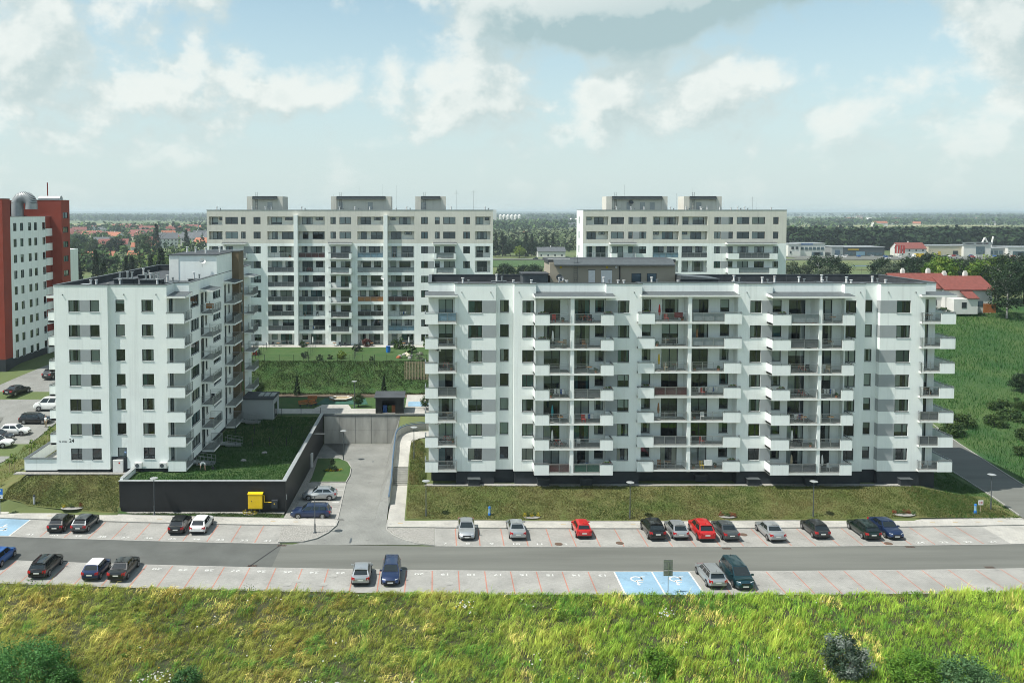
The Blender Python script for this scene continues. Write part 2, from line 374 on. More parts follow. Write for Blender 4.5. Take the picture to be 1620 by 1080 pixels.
def hz(X, Y):
    Yr = Y - cv(X)
    if Yr <= 76.7: return max(-9, -.04 - (76.7 - Yr) * .10)
    if Yr < 95.4: return -.05
    if Y > 132.25: return back(X, Y)
    if X < -52.5: return max(-.05, back(X, Y))
    if X < -36.65:
        z = pl(Y, (97.6, .04), (102.3, 3.2), (104, 3.3), (150, 3.3)); b = min(1, max(0, (-47.5 - X) / 5.))
        return z * (1 - b) + max(-.05, back(X, Y)) * b
    if X < -17.75: return .05 if Y < 98.65 else 3.3
    if X < -5.6: return pl(Y, (96, -.05), (131.8, -1.02))
    if X < -3.55: return pl(Y, (95.4, -.05), (106.8, .5), (109.9, 1.9), (116, 3.1), (119, 3.3))
    if X < 56.5:
        zf = pl(Y, (95.4, .05), (102.5, 1.75), (118.5, 1.75), (118.9, 3.3))
        zs = pl(Y, (95.4, .05), (102.5, 1.75), (116, 3.1), (119, 3.3)); a = min(1, max(0, (X + 2.2) / 1.5))
        return zs * (1 - a) + zf * a
    if X < 66.6:
        a = (X - 56.5) / 10.1; a = a * a * (3 - 2 * a)
        zf = pl(Y, (95.4, .05), (102.5, 1.75), (118.5, 1.75), (118.9, 3.3)); return zf * (1 - a) + pl(Y, (95.4, .0), (107, .45), (129, 1.0)) * a
    return back(X, Y)
def make_ground():
    xs = [-16000, -9000, -5000, -3000, -1800, -1100, -700, -450, -300, -220, -170, -140, -120] + list(np.arange(-110, 112, 2.)) + [120, 140, 170, 220, 300, 450, 700, 1100, 1800, 3000, 5000, 9000, 16000]
    xs += [-36.7, -36.6, -17.8, -17.7, -5.65, -5.55, -3.6, -3.5, -52.5, -47.5, 56.5, 66.6]
    ys = [-400, -100, 0, 30, 45] + list(np.arange(50, 98, 1.)) + list(np.arange(98, 136, 1.5)) + list(np.arange(136, 210, 3.)) + [220, 235, 260, 300, 330, 380, 450, 560, 700, 900, 1200, 1700, 2500, 3600, 5500, 8000, 12000, 16000]
    ys += [98.6, 98.7, 132.2, 132.3, 102.5, 118.5, 118.9, 148.5, 155.4]
    xs = sorted(set(round(float(x), 3) for x in xs)); ys = sorted(set(round(float(y), 3) for y in ys))
    rnd = random.Random(3)
    V = np.array([(x, y, hz(x, y) - .02) for y in ys for x in xs], np.float32); nx = len(xs)
    F = np.array([(j * nx + i, j * nx + i + 1, (j + 1) * nx + i + 1, (j + 1) * nx + i) for j in range(len(ys) - 1) for i in range(nx - 1)], np.int32)
    me = np_mesh('ground', V, F, ['field'], smooth=False)
    struct(link('ground', me))
def sheet(name, poly_rows, mats, parent=None, dz=.0, zf=None):
    """strip sheet from rows of (x, y) points of equal length laid on the terrain"""
    n = len(poly_rows[0]); V = [(x, y, (zf(x, y) if zf else hz(x, y)) + dz) for r in poly_rows for x, y in r]
    F = [(j * n + i, j * n + i + 1, (j + 1) * n + i + 1, (j + 1) * n + i) for j in range(len(poly_rows) - 1) for i in range(n - 1)]
    me = bpy.data.meshes.new(name); me.from_pydata(V, [], F); me.materials.append(MATS[mats]); me.update()
    return link(name, me, parent)
def band(name, x0, x1, ya, yb, m, z, parent=None, step=2., rows=1, thick=0.):
    """strip that follows the bend of the road, between road offsets ya and yb"""
    n = max(1, int((x1 - x0) / step)); X = [x0 + (x1 - x0) * i / n for i in range(n + 1)]
    b = MB()
    for p, q in zip(X, X[1:]):
        P = [(p, ya + cv(p)), (q, ya + cv(q)), (q, yb + cv(q)), (p, yb + cv(p))]
        if thick: b.prism(P, z - thick, z, m)
        else: b.face([(x, y, z) for x, y in P], m)
    return b.build(name, parent)
def poly_sheet(name, pts, z, m, parent=None, thick=0.):
    b = MB()
    if thick: b.prism(pts, z - thick, z, m)
    else: b.face([(x, y, z) for x, y in pts], m)
    return b.build(name, parent)
make_ground()

road = struct(band('road', -120, 150, 82.2, 88.25, 'asphalt', -.012))
band('old_asphalt', -120, -16.2, 82.22, 88.23, 'asphalt_old', -.008, road)
b = MB(); b.face([(-16.35, 88.2 + cv(-16), -.003), (-16.2, 88.2 + cv(-16), -.003), (-18.4, 82.25 + cv(-18), -.003), (-18.6, 82.25 + cv(-18), -.003)], 'tar'); b.build('tar_joint', road)
# kerbs: low, flush concrete strips on both sides of the road, each stone about a metre
def kerb_row(parent, x0, x1, yr, w=.16, z=.05, L=1.98):
    me = None; x = x0
    b = MB(); b.box(0, L - .015, -w / 2, w / 2, -.2, 0, 'kerb'); me = b.mesh('kerb_stone')
    while x < x1:
        a = math.atan2(cv(x + L) - cv(x), L); link('kerb_stone', me, parent, (x, yr + cv(x), z), a); x += L
lot_near = struct(band('lower_parking', -60, 72, 77.0, 82.12, 'pavers', .018, rows=1))
lot_far = struct(band('upper_parking', -47, -16.7, 88.33, 93.3, 'pavers', .018)); band('parking_surface', -.1, 60.6, 88.33, 93.3, 'pavers', .018, lot_far)
kerb_row(lot_near, -60, 72, 82.15, z=.026); kerb_row(lot_far, -62, -16.6, 88.28, z=.03); kerb_row(lot_far, -.1, 70, 88.28, z=.03)
walk = struct(band('sidewalk', -62, -11.2, 93.45, 95.5, 'pavers_walk', .10, thick=.2))
walk2 = struct(band('sidewalk', -5.4, 67.2, 93.45, 95.5, 'pavers_walk', .10, thick=.2))
kerb_row(walk, -62, -17.0, 93.38, z=.14); kerb_row(walk2, -.1, 60, 93.38, z=.14)
kerb_row(walk, -62, -12.4, 95.56, w=.08, z=.13); kerb_row(walk2, -3.5, 64, 95.56, w=.08, z=.13)
# right-hand apron where the paving widens towards the access road
struct(poly_sheet('pavement_apron', [(60.6, 88.35 + cv(60)), (75, 88.6 + cv(70)), (67.2, 95.0), (67.2, 93.4 + cv(66)), (60.6, 93.4 + cv(60))], .024, 'pavers_walk'))
# painted stall lines (red pavers) and numbers
LOW = [-51.9, -49.4, -46.9, -44.5, -42.07, -39.3, -36.6, -34., -31.3, -28.65, -26.03, -23.44, -20.85, -18.3, -15.73, -13.13, -10.56, -8., -5.45, -2.9, -.38, 2.16, 4.72, 7.23, 9.74, 12.25, 14.77, 27.0, 29.55, 32.09, 34.69, 37.2, 39.72, 42.24, 44.9, 47.41, 50.05, 52.74, 55.26, 57.8, 60.4, 63]
UPP = [-42.65, -39.95, -37.27, -34.69, -32.12, -29.52, -26.94, -24.33, -21.73, -19.19, 2.13, 4.61, 7.12, 9.64, 12.12, 14.65, 17.17, 19.65, 22.17, 24.71, 27.15, 29.75, 32.19, 34.75, 37.26, 39.8, 42.28, 44.77, 47.27, 49.96, 52.47, 55.17, 57.71]
def stall_line(x, ya, yb, parent, w=.11, m='pavers_red', z=.024):
    b = MB(); b.face([(x - w / 2, ya + cv(x), z), (x + w / 2, ya + cv(x), z), (x + w / 2, yb + cv(x), z), (x - w / 2, yb + cv(x), z)], m); b.build('stall_line', parent)
for x in LOW: stall_line(x, 77.1, 82.05, lot_near)
for x in UPP: stall_line(x, 88.4, 93.25, lot_far)
def blue_bay(x0, x1, ya, yb, parent):
    b = MB(); b.face([(x0, ya + cv(x0), .023), (x1, ya + cv(x1), .023), (x1, yb + cv(x1), .023), (x0, yb + cv(x0), .023)], 'pavers_blue'); return b.build('blue_bay', parent)
blue_bay(17.3, 24.5, 77.05, 82.08, lot_near); blue_bay(-56, -46.1, 88.37, 93.28, lot_far)
for x in (17.3, 20.95, 24.55): stall_line(x, 77.1, 82.05, lot_near, .16, 'paint_white', .028)
for x in (-46.1, -49.7): stall_line(x, 88.4, 93.25, lot_far, .16, 'paint_white', .028)
for x in (-16.75, -.12, 60.5): stall_line(x, 88.4, 93.3, lot_far, .12, 'kerb', .026)
FONTS = {}
def text_mesh(t, size, m):
    k = (t, size, m)
    if k not in FONTS:
        cu = bpy.data.curves.new('txt', 'FONT'); cu.body = t; cu.size = size; cu.align_x = 'CENTER'; cu.align_y = 'CENTER'; cu.offset = .012 * size
        o = bpy.data.objects.new('txt', cu); COL.objects.link(o)
        bpy.context.view_layer.update()
        me = bpy.data.meshes.new_from_object(o.evaluated_get(bpy.context.evaluated_depsgraph_get())); bpy.data.objects.remove(o)
        me.materials.clear(); me.materials.append(MATS[m]); me.name = 'lettering'; FONTS[k] = me
    return FONTS[k]
def number(t, x, yr, parent, rz=0., size=.62):
    o = link('stall_number', text_mesh(t, size, 'paint_white'), parent, (x, yr + cv(x), .030), rz, (1.5, 1, 1)); return o
def between(L, x): return x
for k, n in zip(range(19, 27), range(20, 12, -1)): number(str(n), LOW[k] + 1.26, 81.25, lot_near, math.pi)
for k, n in zip(range(9, 18), (30, 29, 28, 27, 26, 25, 24, 23)): number(str(n), LOW[k] + 1.3, 81.25, lot_near, math.pi)
for k, n in zip(range(-1, 10), range(41, 30, -1)): number(str(n), (UPP[k] if k >= 0 else -45.3) + 1.3, 88.95, lot_far)
for x, n in zip((.95, 3.35, 5.85, 8.4, 10.9, 13.4), (7, 8, 9, 10, 11, 12)): number(str(n), x, 88.95, lot_far)
for x, n in zip((51.2, 53.8, 56.4, 59.1), (24, 23, 22, 21)): number(str(n), x, 88.95, lot_far)
# wheelchair marks
def wheelchair(x, yr, parent, flip=1):
    b = MB(); n = 14; k = flip
    for i in range(n):
        t0, t1 = [math.pi * (.55 + 1.5 * (i + q) / n) for q in (0, 1)]
        P = [(r * math.cos(t), r * math.sin(t) * k) for t, r in ((t0, .62), (t1, .62), (t1, .45), (t0, .45))]
        b.face([(p, q, 0) for p, q in P], 'paint_white')
    for x0, x1, y0, y1 in ((-.16, .02, .25, 1.0), (.0, .5, .22, .38), (.4, .58, -.5, .3), (.5, .9, -.6, -.45), (0, .4, .62, .76)):
        b.face([(x0, y0 * k, 0), (x1, y0 * k, 0), (x1, y1 * k, 0), (x0, y1 * k, 0)], 'paint_white')
    n = 10; b.face([(-.07 + .17 * math.cos(6.283 * i / n), (1.2 + .17 * math.sin(6.283 * i / n)) * k, 0) for i in range(n)], 'paint_white')
    b.build('wheelchair_mark', parent, (x, yr + cv(x), .031))
wheelchair(19.1, 80.4, lot_near, -1); wheelchair(22.8, 80.4, lot_near, -1); wheelchair(-48.0, 90.3, lot_far)
# manhole covers and gullies
def manhole(x, y, z, m, r=.42):
    b = MB(); b.lathe([(r, -.02), (r, .0), (r * .82, .004), (r * .8, -.002), (.01, -.002)], 16, m); return b.build('manhole_cover', None, (x, y, z + .01))
mh = [('concrete', -13.2, 79.2), ('concrete', -9.9, 80.5), ('concrete', -10.6, 78.6), ('concrete', -14.0, 78.4), ('concrete', 1.2, 79.2), ('rusty', 12.9, 89.0), ('rusty', 19.4, 89.3), ('rusty', 33.3, 91.6), ('rusty', 47.7, 88.8), ('concrete', -14.9, 90.2), ('rusty', -3.1, 92.6), ('rusty', -1.9, 90.2)]
mat('rusty', (.13, .085, .06), .8, .2, 6)
hosts = {True: lot_near, False: lot_far}
for m_, x, yr in mh:
    o = manhole(x, yr + cv(x), .03, m_); o.parent = hosts[yr < 83]
for x, yr in ((30.2, 87.9), (49.5, 87.9), (54.5, 82.6), (-16.2, 87.9), (-18.2, 82.6)):
    b = MB(); b.box(-.45, .45, -.22, .22, -.05, 0, 'rusty'); [b.box(-.4 + .16 * i, -.32 + .16 * i, -.18, .18, 0, .006, 'tar') for i in range(6)]
    b.build('drain_grate', road, (x, yr + cv(x), -.003))
b = MB()
rw = random.Random(5)
for base, x0, x1 in ((walk, -60, -14), (walk2, -4, 66)):
    x = x0
    while x < x1:
        o = MB(); o.face([(-.28, -.12, 0), (.28, -.12, 0), (.28, .12, 0), (-.28, .12, 0)], 'sand' if rw.random() < .5 else 'kerb'); o.build('paving_mark', base, (x, 94.5 + cv(x), .104)); x += 2.6

# drive to the courtyard, sloping gently down to the back wall
dr = sheet('driveway', [[(x, y) for x in xs_] for y, xs_ in (
    (88.3 + .6, (-15.4, -10.3, -6, -3.2, -1.5)), (90.4, (-13, -10.3, -6, -4.6, -3.5)), (92, (-12.2, -9, -7, -6, -4.6)), (93.5, (-11.6, -9, -7, -6, -5.3)), (95.5, (-11.1, -9, -8, -7, -5.6)),
    (96, (-11.2, -9.5, -8, -7, -5.6)), (112, (-11.8, -9.5, -8, -7, -5.6)), (119, (-12, -9.5, -8, -7, -5.6)), (131.9, (-17.4, -9.5, -8, -7, -5.6)))], 'pavers_drive', None, .03, lambda x, y: hz(x, y) if y > 95.9 else -.05 + .0 * x)
struct(dr)
b = MB(); b.face([(-9.2, 89.4, .012), (-9.0, 89.4, .012), (-8.95, 122, -.72), (-9.1, 122, -.72)], 'steel_dark'); b.build('drain_channel', dr)
struct(sheet('side_parking', [[(-17.45, y), (-14, y), (xe, y)] for y, xe in ((95.5, -11.1), (96.1, -11.2), (104, -11.5), (111, -11.8))], 'pavers', None, .036, lambda x, y: hz(-10, max(96.01, y)) if y > 95.9 else .06))
struct(sheet('side_paving', [[(-17.45, y), (-14, y), (xe, y)] for y, xe in ((119.5, -12.0), (124, -13.6), (131.9, -17.3))], 'pavers_drive', None, .04))
isl = struct(sheet('grass_island', [[(xa, y), (-14, y), (xe, y)] for y, xa, xe in ((111, -16.4, -11.8), (114, -16.6, -11.6), (118, -16.8, -11.8), (121, -17, -12.6), (123, -17.1, -14.1))], 'lawn_green', None, .12))
b = MB()
ed = [(-16.4, 111), (-11.8, 111), (-11.6, 114), (-11.8, 118), (-12.6, 121), (-14.0, 123), (-17.1, 123)]
for p, q in zip(ed, ed[1:]):
    d = Vector((q[0] - p[0], q[1] - p[1], 0)); nrm = Vector((-d.y, d.x, 0)).normalized() * .06
    zp, zq = hz(*p), hz(*q)
    b.hexa([(p[0] - nrm.x, p[1] - nrm.y, zp), (q[0] - nrm.x, q[1] - nrm.y, zq), (q[0] + nrm.x, q[1] + nrm.y, zq), (p[0] + nrm.x, p[1] + nrm.y, zp), (p[0] - nrm.x, p[1] - nrm.y, zp + .16), (q[0] - nrm.x, q[1] - nrm.y, zq + .16), (q[0] + nrm.x, q[1] + nrm.y, zq + .16), (p[0] + nrm.x, p[1] + nrm.y, zp + .16)], 'kerb')
b.build('island_kerb', isl)
for y, t in ((98.2, 35), (100.6, 36), (103, 37), (105.4, 38), (107.8, 39)):
    pass
for y in (97.3, 99.8, 102.3, 104.8, 107.3, 109.6):
    b = MB(); b.face([(-12.6, -.16, 0), (-11.75, -.16, 0), (-11.75, .0, 0), (-12.6, .0, 0)], 'paint_white'); b.build('stall_number_mark', dr, (0, y + .5, hz(-10, y) + .045))
    b = MB(); b.face([(-17.0, -.05, 0), (-11.4, -.05, 0), (-11.4, .05, 0), (-17.0, .05, 0)], 'pavers_drive'); b.build('stall_line', dr, (0, y - .7, hz(-10, y - .7) + .042))
# gravel islands at the junction
gl = struct(poly_sheet('gravel_island', [(-16.7, 89.6), (-14.2, 89.75), (-12.9, 90.6), (-11.9, 92.2), (-11.3, 94.2), (-11.25, 94.4), (-17.2, 94.2)], .045, 'gravel', thick=.15))
gr = struct(poly_sheet('gravel_island', [(-.2, 88.75), (-.2, 93.6), (-5.4, 93.7), (-5.3, 93.2), (-4.6, 91.6), (-3.4, 90.3), (-2.0, 89.3)], .045, 'gravel', thick=.15))
def kerb_line(pts, z, parent, w=.12, h=.14):
    b = MB()
    for p, q in zip(pts, pts[1:]):
        d = Vector((q[0] - p[0], q[1] - p[1], 0)); n = Vector((-d.y, d.x, 0)).normalized() * w / 2
        zp, zq = (z(*p), z(*q)) if callable(z) else (z, z)
        b.hexa([(p[0] - n.x, p[1] - n.y, zp - h), (q[0] - n.x, q[1] - n.y, zq - h), (q[0] + n.x, q[1] + n.y, zq - h), (p[0] + n.x, p[1] + n.y, zp - h), (p[0] - n.x, p[1] - n.y, zp), (q[0] - n.x, q[1] - n.y, zq), (q[0] + n.x, q[1] + n.y, zq), (p[0] + n.x, p[1] + n.y, zp)], 'kerb')
    b.build('kerb_edge', parent)
kerb_line([(-16.7, 89.5), (-14.1, 89.65), (-12.8, 90.55), (-11.8, 92.2), (-11.15, 94.3), (-11.1, 96)], .11, gl)
kerb_line([(-.1, 88.65), (-2.0, 89.2), (-3.5, 90.2), (-4.7, 91.55), (-5.45, 93.2), (-5.5, 96)], .09, gr)
kerb_line([(-11.2, 96), (-11.8, 111)], lambda x, y: hz(-10, y) + .1, dr)
# right access road climbing along the meadow
acc = struct(sheet('access_road', [[(xa + (xb - xa) * k / 4, y) for k in range(5)] for y, xa, xb in ((88.4, 64, 90), (91, 65.6, 80), (93.5, 66.4, 76), (97, 66.8, 73.7), (103, 67.6, 73.6), (112, 68.3, 74.8), (125, 69.6, 76.8), (145, 71.5, 79), (175, 75, 82.5))], 'asphalt', None, .06))
kerb_line([(66.8, 97), (67.6, 103), (68.3, 112), (69.6, 125)], lambda x, y: hz(x, y) + .14, acc); kerb_line([(73.7, 97), (73.6, 103), (74.8, 112), (76.8, 125), (79, 145)], lambda x, y: hz(x, y) + .16, acc)
# lawns in front of the two blocks
def lawn(name, rows, m): return struct(sheet(name, rows, m, None, .02))
def rows_x(x0, x1, ys, n=40, yl=None): return [[(x0 + (x1 - x0) * i / n, (y if not callable(y) else y(x0 + (x1 - x0) * i / n))) for i in range(n + 1)] for y in ys]
lawn('front_lawn', rows_x(-3.45, 66.6, (lambda x: 95.6 + cv(x), 97, 98.5, 100, 102.45, 103.2), 36), 'lawn')
lawn('front_lawn', rows_x(-52.4, -36.9, (lambda x: 95.6 + cv(x) if x > -50 else 96.2 + cv(x), lambda x: max(98.2, 95.9 + cv(x)), 100, 102.3, 103), 16), 'lawn')
lawn('side_lawn', rows_x(-3.45, -1.0, (103.3, 106, 110, 114, 118), 3), 'lawn')
lawn('front_lawn', rows_x(-36.7, -17.6, (lambda x: 95.6 + cv(x), 98.1), 12), 'lawn_green')
# pebble drip strips along the plinths
struct(poly_sheet('gravel_strip', [(-1.4, 102.7), (57.5, 102.7), (57.5, 103.6), (-1.4, 103.6)], 1.83, 'gravel', thick=.1))
struct(poly_sheet('gravel_strip', [(-51, 102.35), (-36.9, 102.35), (-36.9, 103.3), (-51, 103.3)], 3.38, 'gravel', thick=.1))
struct(poly_sheet('gravel_strip', [(-38, 97.95), (-17.6, 97.95), (-17.6, 98.6), (-38, 98.6)], .12, 'gravel', thick=.1))
struct(sheet('gravel_strip', [[(-17.45, y), (-16.6, y)] for y in (95.6, 97, 104, 112, 120, 124)], 'gravel', None, .06))

struct(sheet('green_slope', [[(xa + (170 - xa) * (i / 16) ** 1.3, y) for i in range(17)] for y, xa in ((95.6, 80), (97, 73.9), (103, 73.8), (112, 75), (125, 77), (145, 79.2), (165, 81), (180, 84), (195, 88), (205, 92), (225, 98), (250, 100))], 'slope_green', None, .06))
struct(sheet('bank_grass', [[(-46 + 4 * i, y) for i in range(13)] for y in (148.2, 150, 152, 154, 155.5)], 'lawn_green', None, .04))
struct(sheet('terrace_lawn', [[(-46 + 4 * i, y) for i in range(13)] for y in (155.6, 160, 166, 172.5)], 'lawn_green', None, .04))
struct(sheet('terrace_paving', [[(-46 + 4 * i, y) for i in range(13)] for y in (172.5, 175.4)], 'pavers_walk', None, .05))
struct(sheet('court_grass', [[(-40 + 4 * i, y) for i in range(11)] for y in (132.4, 136, 140, 145.2)], 'lawn_green', None, .02))

struct(sheet('meadow_ground', [[(-60 + 4 * i, y + cv(-60 + 4 * i)) for i in range(34)] for y in (40, 50, 56, 60, 64, 68, 72, 74.5, 76.7, 77.0)], 'meadow_soil_shade', None, .02))

struct(sheet('end_lawn', [[(61.3 + (xe - 61.3) * i / 4, y) for i in range(5)] for y, xe in ((103.2, 67.4), (108, 67.9), (114, 68.4), (120, 69), (126, 69.6))], 'lawn_green', None, .02))

# ------------------------------------------------------------------ building kit
MC = {}
rb = random.Random(11)
def cached(key, fn):
    if key not in MC: MC[key] = fn()
    return MC[key]
def edge_xf(p, q):
    d = Vector((q[0] - p[0], q[1] - p[1])); L = d.length; d /= L; n = (d.y, -d.x)
    return (lambda u, v, z: (p[0] + d.x * u + n[0] * v, p[1] + d.y * u + n[1] * v, z)), L, math.atan2(d.y, d.x)
def band_of(z, bands):
    for zt, m in bands:
        if z < zt: return m
    return bands[-1][1]
def wall_strip(mb, xf, u0, u1, z0, z1, holes, bands, reveal=.18, room=2.0, v=0., open_room=True):
    us = sorted({u0, u1, *[h[0] for h in holes], *[h[1] for h in holes]}); zs = sorted({z0, z1, *[h[2] for h in holes], *[h[3] for h in holes], *[b_[0] for b_ in bands if z0 < b_[0] < z1]})
    us = [u for u in us if u0 - 1e-6 <= u <= u1 + 1e-6]; zs = [z for z in zs if z0 - 1e-6 <= z <= z1 + 1e-6]
    for a, b_ in zip(us, us[1:]):
        if b_ - a < 1e-5: continue
        run = None; runm = None
        def flush(ztop):
            if run is not None: mb.face([xf(a, v, run), xf(b_, v, run), xf(b_, v, ztop), xf(a, v, ztop)], runm)
        for c_, d_ in zip(zs, zs[1:]):
            cu, cz = (a + b_) / 2, (c_ + d_) / 2
            inh = any(h[0] < cu < h[1] and h[2] < cz < h[3] for h in holes); m = None if inh else band_of(cz, bands)
            if m != runm: flush(c_); run = c_ if m else None; runm = m
        flush(zs[-1])
    for h in holes:
        a, b_, c_, d_ = h[:4]; dep = h[4] if len(h) > 4 else reveal; m = band_of((c_ + d_) / 2, bands); w = v - dep
        mb.face([xf(a, v, c_), xf(a, w, c_), xf(a, w, d_), xf(a, v, d_)], m); mb.face([xf(b_, w, c_), xf(b_, v, c_), xf(b_, v, d_), xf(b_, w, d_)], m)
        mb.face([xf(a, v, d_), xf(a, w, d_), xf(b_, w, d_), xf(b_, v, d_)], m); mb.face([xf(a, w, c_), xf(a, v, c_), xf(b_, v, c_), xf(b_, w, c_)], m)
        if len(h) <= 4:
            r = w - room; k = 'interior'
            mb.face([xf(a, r, c_), xf(b_, r, c_), xf(b_, r, d_), xf(a, r, d_)], k)
            mb.face([xf(a, w, c_), xf(a, r, c_), xf(a, r, d_), xf(a, w, d_)], k); mb.face([xf(b_, w, c_), xf(b_, r, c_), xf(b_, r, d_), xf(b_, w, d_)], k)
            mb.face([xf(a, w, d_), xf(a, r, d_), xf(b_, r, d_), xf(b_, w, d_)], k); mb.face([xf(a, w, c_), xf(a, r, c_), xf(b_, r, c_), xf(b_, w, c_)], k)
def window(root, xf, rz, a, b_, c_, d_, splits, v=0., far=False, sill=True, fm='frame', cur=None):
    """a window: frame mesh as the part; panes, sill and curtain as its sub-parts (local x along the wall, -y outwards)"""
    w, h = round(b_ - a, 2), round(d_ - c_, 2); splits = tuple(splits); ft = .065 if not far else .075
    def frame():
        m = MB(); y0, y1 = -.04, .03
        m.box(0, w, y0, y1, 0, ft, fm); m.box(0, w, y0, y1, h - ft, h, fm); m.box(0, ft, y0, y1, ft, h - ft, fm); m.box(w - ft, w, y0, y1, ft, h - ft, fm)
        for s_ in splits: m.box(w * s_ - ft * .75, w * s_ + ft * .75, y0, y1, ft, h - ft, fm)
        return m.mesh('window')
    o = link('window', cached(('wf', w, h, splits, fm, far), frame), root, xf(a, v - .12, c_), rz)
    xs = [ft] + [w * s_ for s_ in splits] + [w - ft]
    if far:
        def pane():
            m = MB()
            for p, q in zip(xs, xs[1:]): m.face([(p, 0, ft), (q, 0, ft), (q, 0, h - ft), (p, 0, h - ft)], 'glass')
            return m.mesh('pane')
        link('pane', cached(('wpf', w, h, splits), pane), o)
    else:
        for p, q in zip(xs, xs[1:]):
            def pane():
                m = MB(); m.face([(0, 0, 0), (q - p, 0, 0), (q - p, 0, h - 2 * ft), (0, 0, h - 2 * ft)], 'glass'); return m.mesh('pane')
            link('pane', cached(('wp', round(q - p, 2), h), pane), o, (p, 0, ft))
        if sill:
            def sl():
                m = MB(); m.hexa([(-.04, -.17, -.06), (w + .04, -.17, -.06), (w + .04, 0, -.06), (-.04, 0, -.06), (-.04, -.17, -.035), (w + .04, -.17, -.035), (w + .04, 0, -.003), (-.04, 0, -.003)], 'cap_metal'); return m.mesh('sill')
            link('sill', cached(('ws', w), sl), o)
    r = rb.random() if cur is None else cur
    def hang(key, parts):
        def f():
            m = MB()
            for (p, q, z0_, z1_, mt) in parts: m.face([(p * w, .09, z0_ * h), (q * w, .09, z0_ * h), (q * w, .09, z1_ * h), (p * w, .09, z1_ * h)], mt)
            return m.mesh(key)
        link(key, cached((key, w, h, tuple(parts)), f), o)
    cm = rb.choice(['curtain', 'curtain', 'curtain', 'curtain_cream', 'curtain_teal'])
    if r < .26: hang('curtain', [(0, rb.choice((.22, .3, .4)), 0, 1, cm)]); hang('curtain', [(rb.choice((.72, .8)), 1, 0, 1, cm)])
    elif r < .44: hang('curtain', [(.03, .97, 0, 1, cm)])
    elif r < .60: hang('blind', [(.02, .98, rb.choice((.3, .5, .65, .05)), 1, rb.choice(('blind', 'blind', 'blind_grey')))])
    elif r < .72: hang('curtain', [(0, .45, 0, 1, cm)])
    return o
def railing_mesh(w, h=1.05, bars=True, far=False):
    m = MB(); t = .022 if not far else .03
    m.box(0, w, -t, t, h - .045, h, 'steel'); m.box(0, w, -t, t, .08, .12, 'steel'); m.box(0, w, -t * .8, t * .8, h - .2, h - .175, 'steel')
    n = max(1, round(w / 1.35))
    for i in range(n + 1):
        x = i * w / n; x = min(max(x, .025), w - .025); m.box(x - .025, x + .025, -.03, .03, -.16, h - .045, 'steel')
    if bars:
        k = int(w / (.115 if not far else .2))
        for i in range(1, k): x = i * w / k; m.box(x - .008, x + .008, -.006, .006, .12, h - .19, 'steel')
    return m.mesh('railing')
def railing(parent, xf, rz, a, b_, z, v, h=1.05, screen=None, far=False):
    w = round(b_ - a, 2); o = link('railing', cached(('rail', w, h, far), lambda: railing_mesh(w, h, True, far)), parent, xf(a, v, z), rz)
    if screen:
        def f():
            m = MB(); m.box(.04, w - .04, .035, .05, .1, h - .06, screen)
            return m.mesh('screen')
        link('screen', cached(('scr', w, h, screen), f), o)
    return o
def balcony(root, xf, rz, a, b_, z, v0, v1, fronts, sides=(1, 1), screens=(), far=False, top='deck', h=1.1, slab=.26, side_kind=('p', 'p')):
    """slab + solid parapets + railings; fronts: list of (u0, u1, 'p' | 'r')"""
    m = MB(xf); m.box(a, b_, v0 + .01, v1, z - slab, z - .02, 'soffit', top); o = m.build('balcony', root)
    # ledge that carries the floor
    th = .12; k = 0
    for (p, q, kind) in fronts:
        if kind == 'p':
            m = MB(xf); p2, q2 = p, q
            m.box(p2, q2, v1 - th, v1 + .02, z - slab - .02, z + h - .08, 'render_white'); 
            m.box(p2 - .03, q2 + .03, v1 - th - .02, v1 + .04, z + h - .08, z + h - .05, 'cap_metal')
            m.box(p2 + .05, q2 - .05, v1 - .02, v1 + .02, z + h + .06, z + h + .1, 'steel')
            n = max(1, int((q - p) / 1.1))
            for i in range(n + 1):
                x = p2 + .1 + (q2 - p2 - .2) * i / max(1, n); m.box(x - .02, x + .02, v1 - .02, v1 + .03, z + h - .2, z + h + .06, 'steel')
            m.build('parapet', o)
        else:
            sc = screens[k] if k < len(screens) else None; k += 1
            railing(o, xf, rz, p, q, z, v1 - .05, h, sc, far)
    for sgn, on, kd in ((a, sides[0], side_kind[0]), (b_, sides[1], side_kind[1])):
        if not on: continue
        s_ = 1 if sgn == a else -1
        m = MB(xf)
        if kd == 'p':
            u0, u1 = sorted((sgn, sgn + s_ * th)); m.box(u0, u1, v0 + .02, v1 - th - .005, z - slab - .02, z + h - .08, 'render_white'); m.box(u0 - .02, u1 + .02, v0 + .02, v1 - th - .03, z + h - .08, z + h - .05, 'cap_metal')
            m.box(sgn + s_ * .05, sgn + s_ * .09, v0 + .05, v1 - .03, z + h + .06, z + h + .1, 'steel') if s_ > 0 else m.box(sgn - .09, sgn - .05, v0 + .05, v1 - .03, z + h + .06, z + h + .1, 'steel')
            m.build('parapet', o)
        else:
            L = round(v1 - v0, 2); u = sgn + s_ * .05
            # local frame of the side: along v
            xs_, ys_, _ = xf(u, v0, 0); xe_, ye_, _ = xf(u, v1, 0); rr = math.atan2(ye_ - ys_, xe_ - xs_)
            link('railing', cached(('rail', L, h, far), lambda: railing_mesh(L, h, True, far)), o, (xs_, ys_, z), rr)
    return o
def inset(poly, d):
    n = len(poly); out = []
    for i in range(n):
        p0, p1, p2 = Vector(poly[i - 1]), Vector(poly[i]), Vector(poly[(i + 1) % n])
        d1 = (p1 - p0).normalized(); d2 = (p2 - p1).normalized(); n1 = Vector((-d1.y, d1.x)); n2 = Vector((-d2.y, d2.x))
        bis = n1 + n2; k = d / max(.3, bis.dot(n1)) if bis.length > 1e-6 else d
        out.append((p1.x + bis.x * k, p1.y + bis.y * k))
    return out
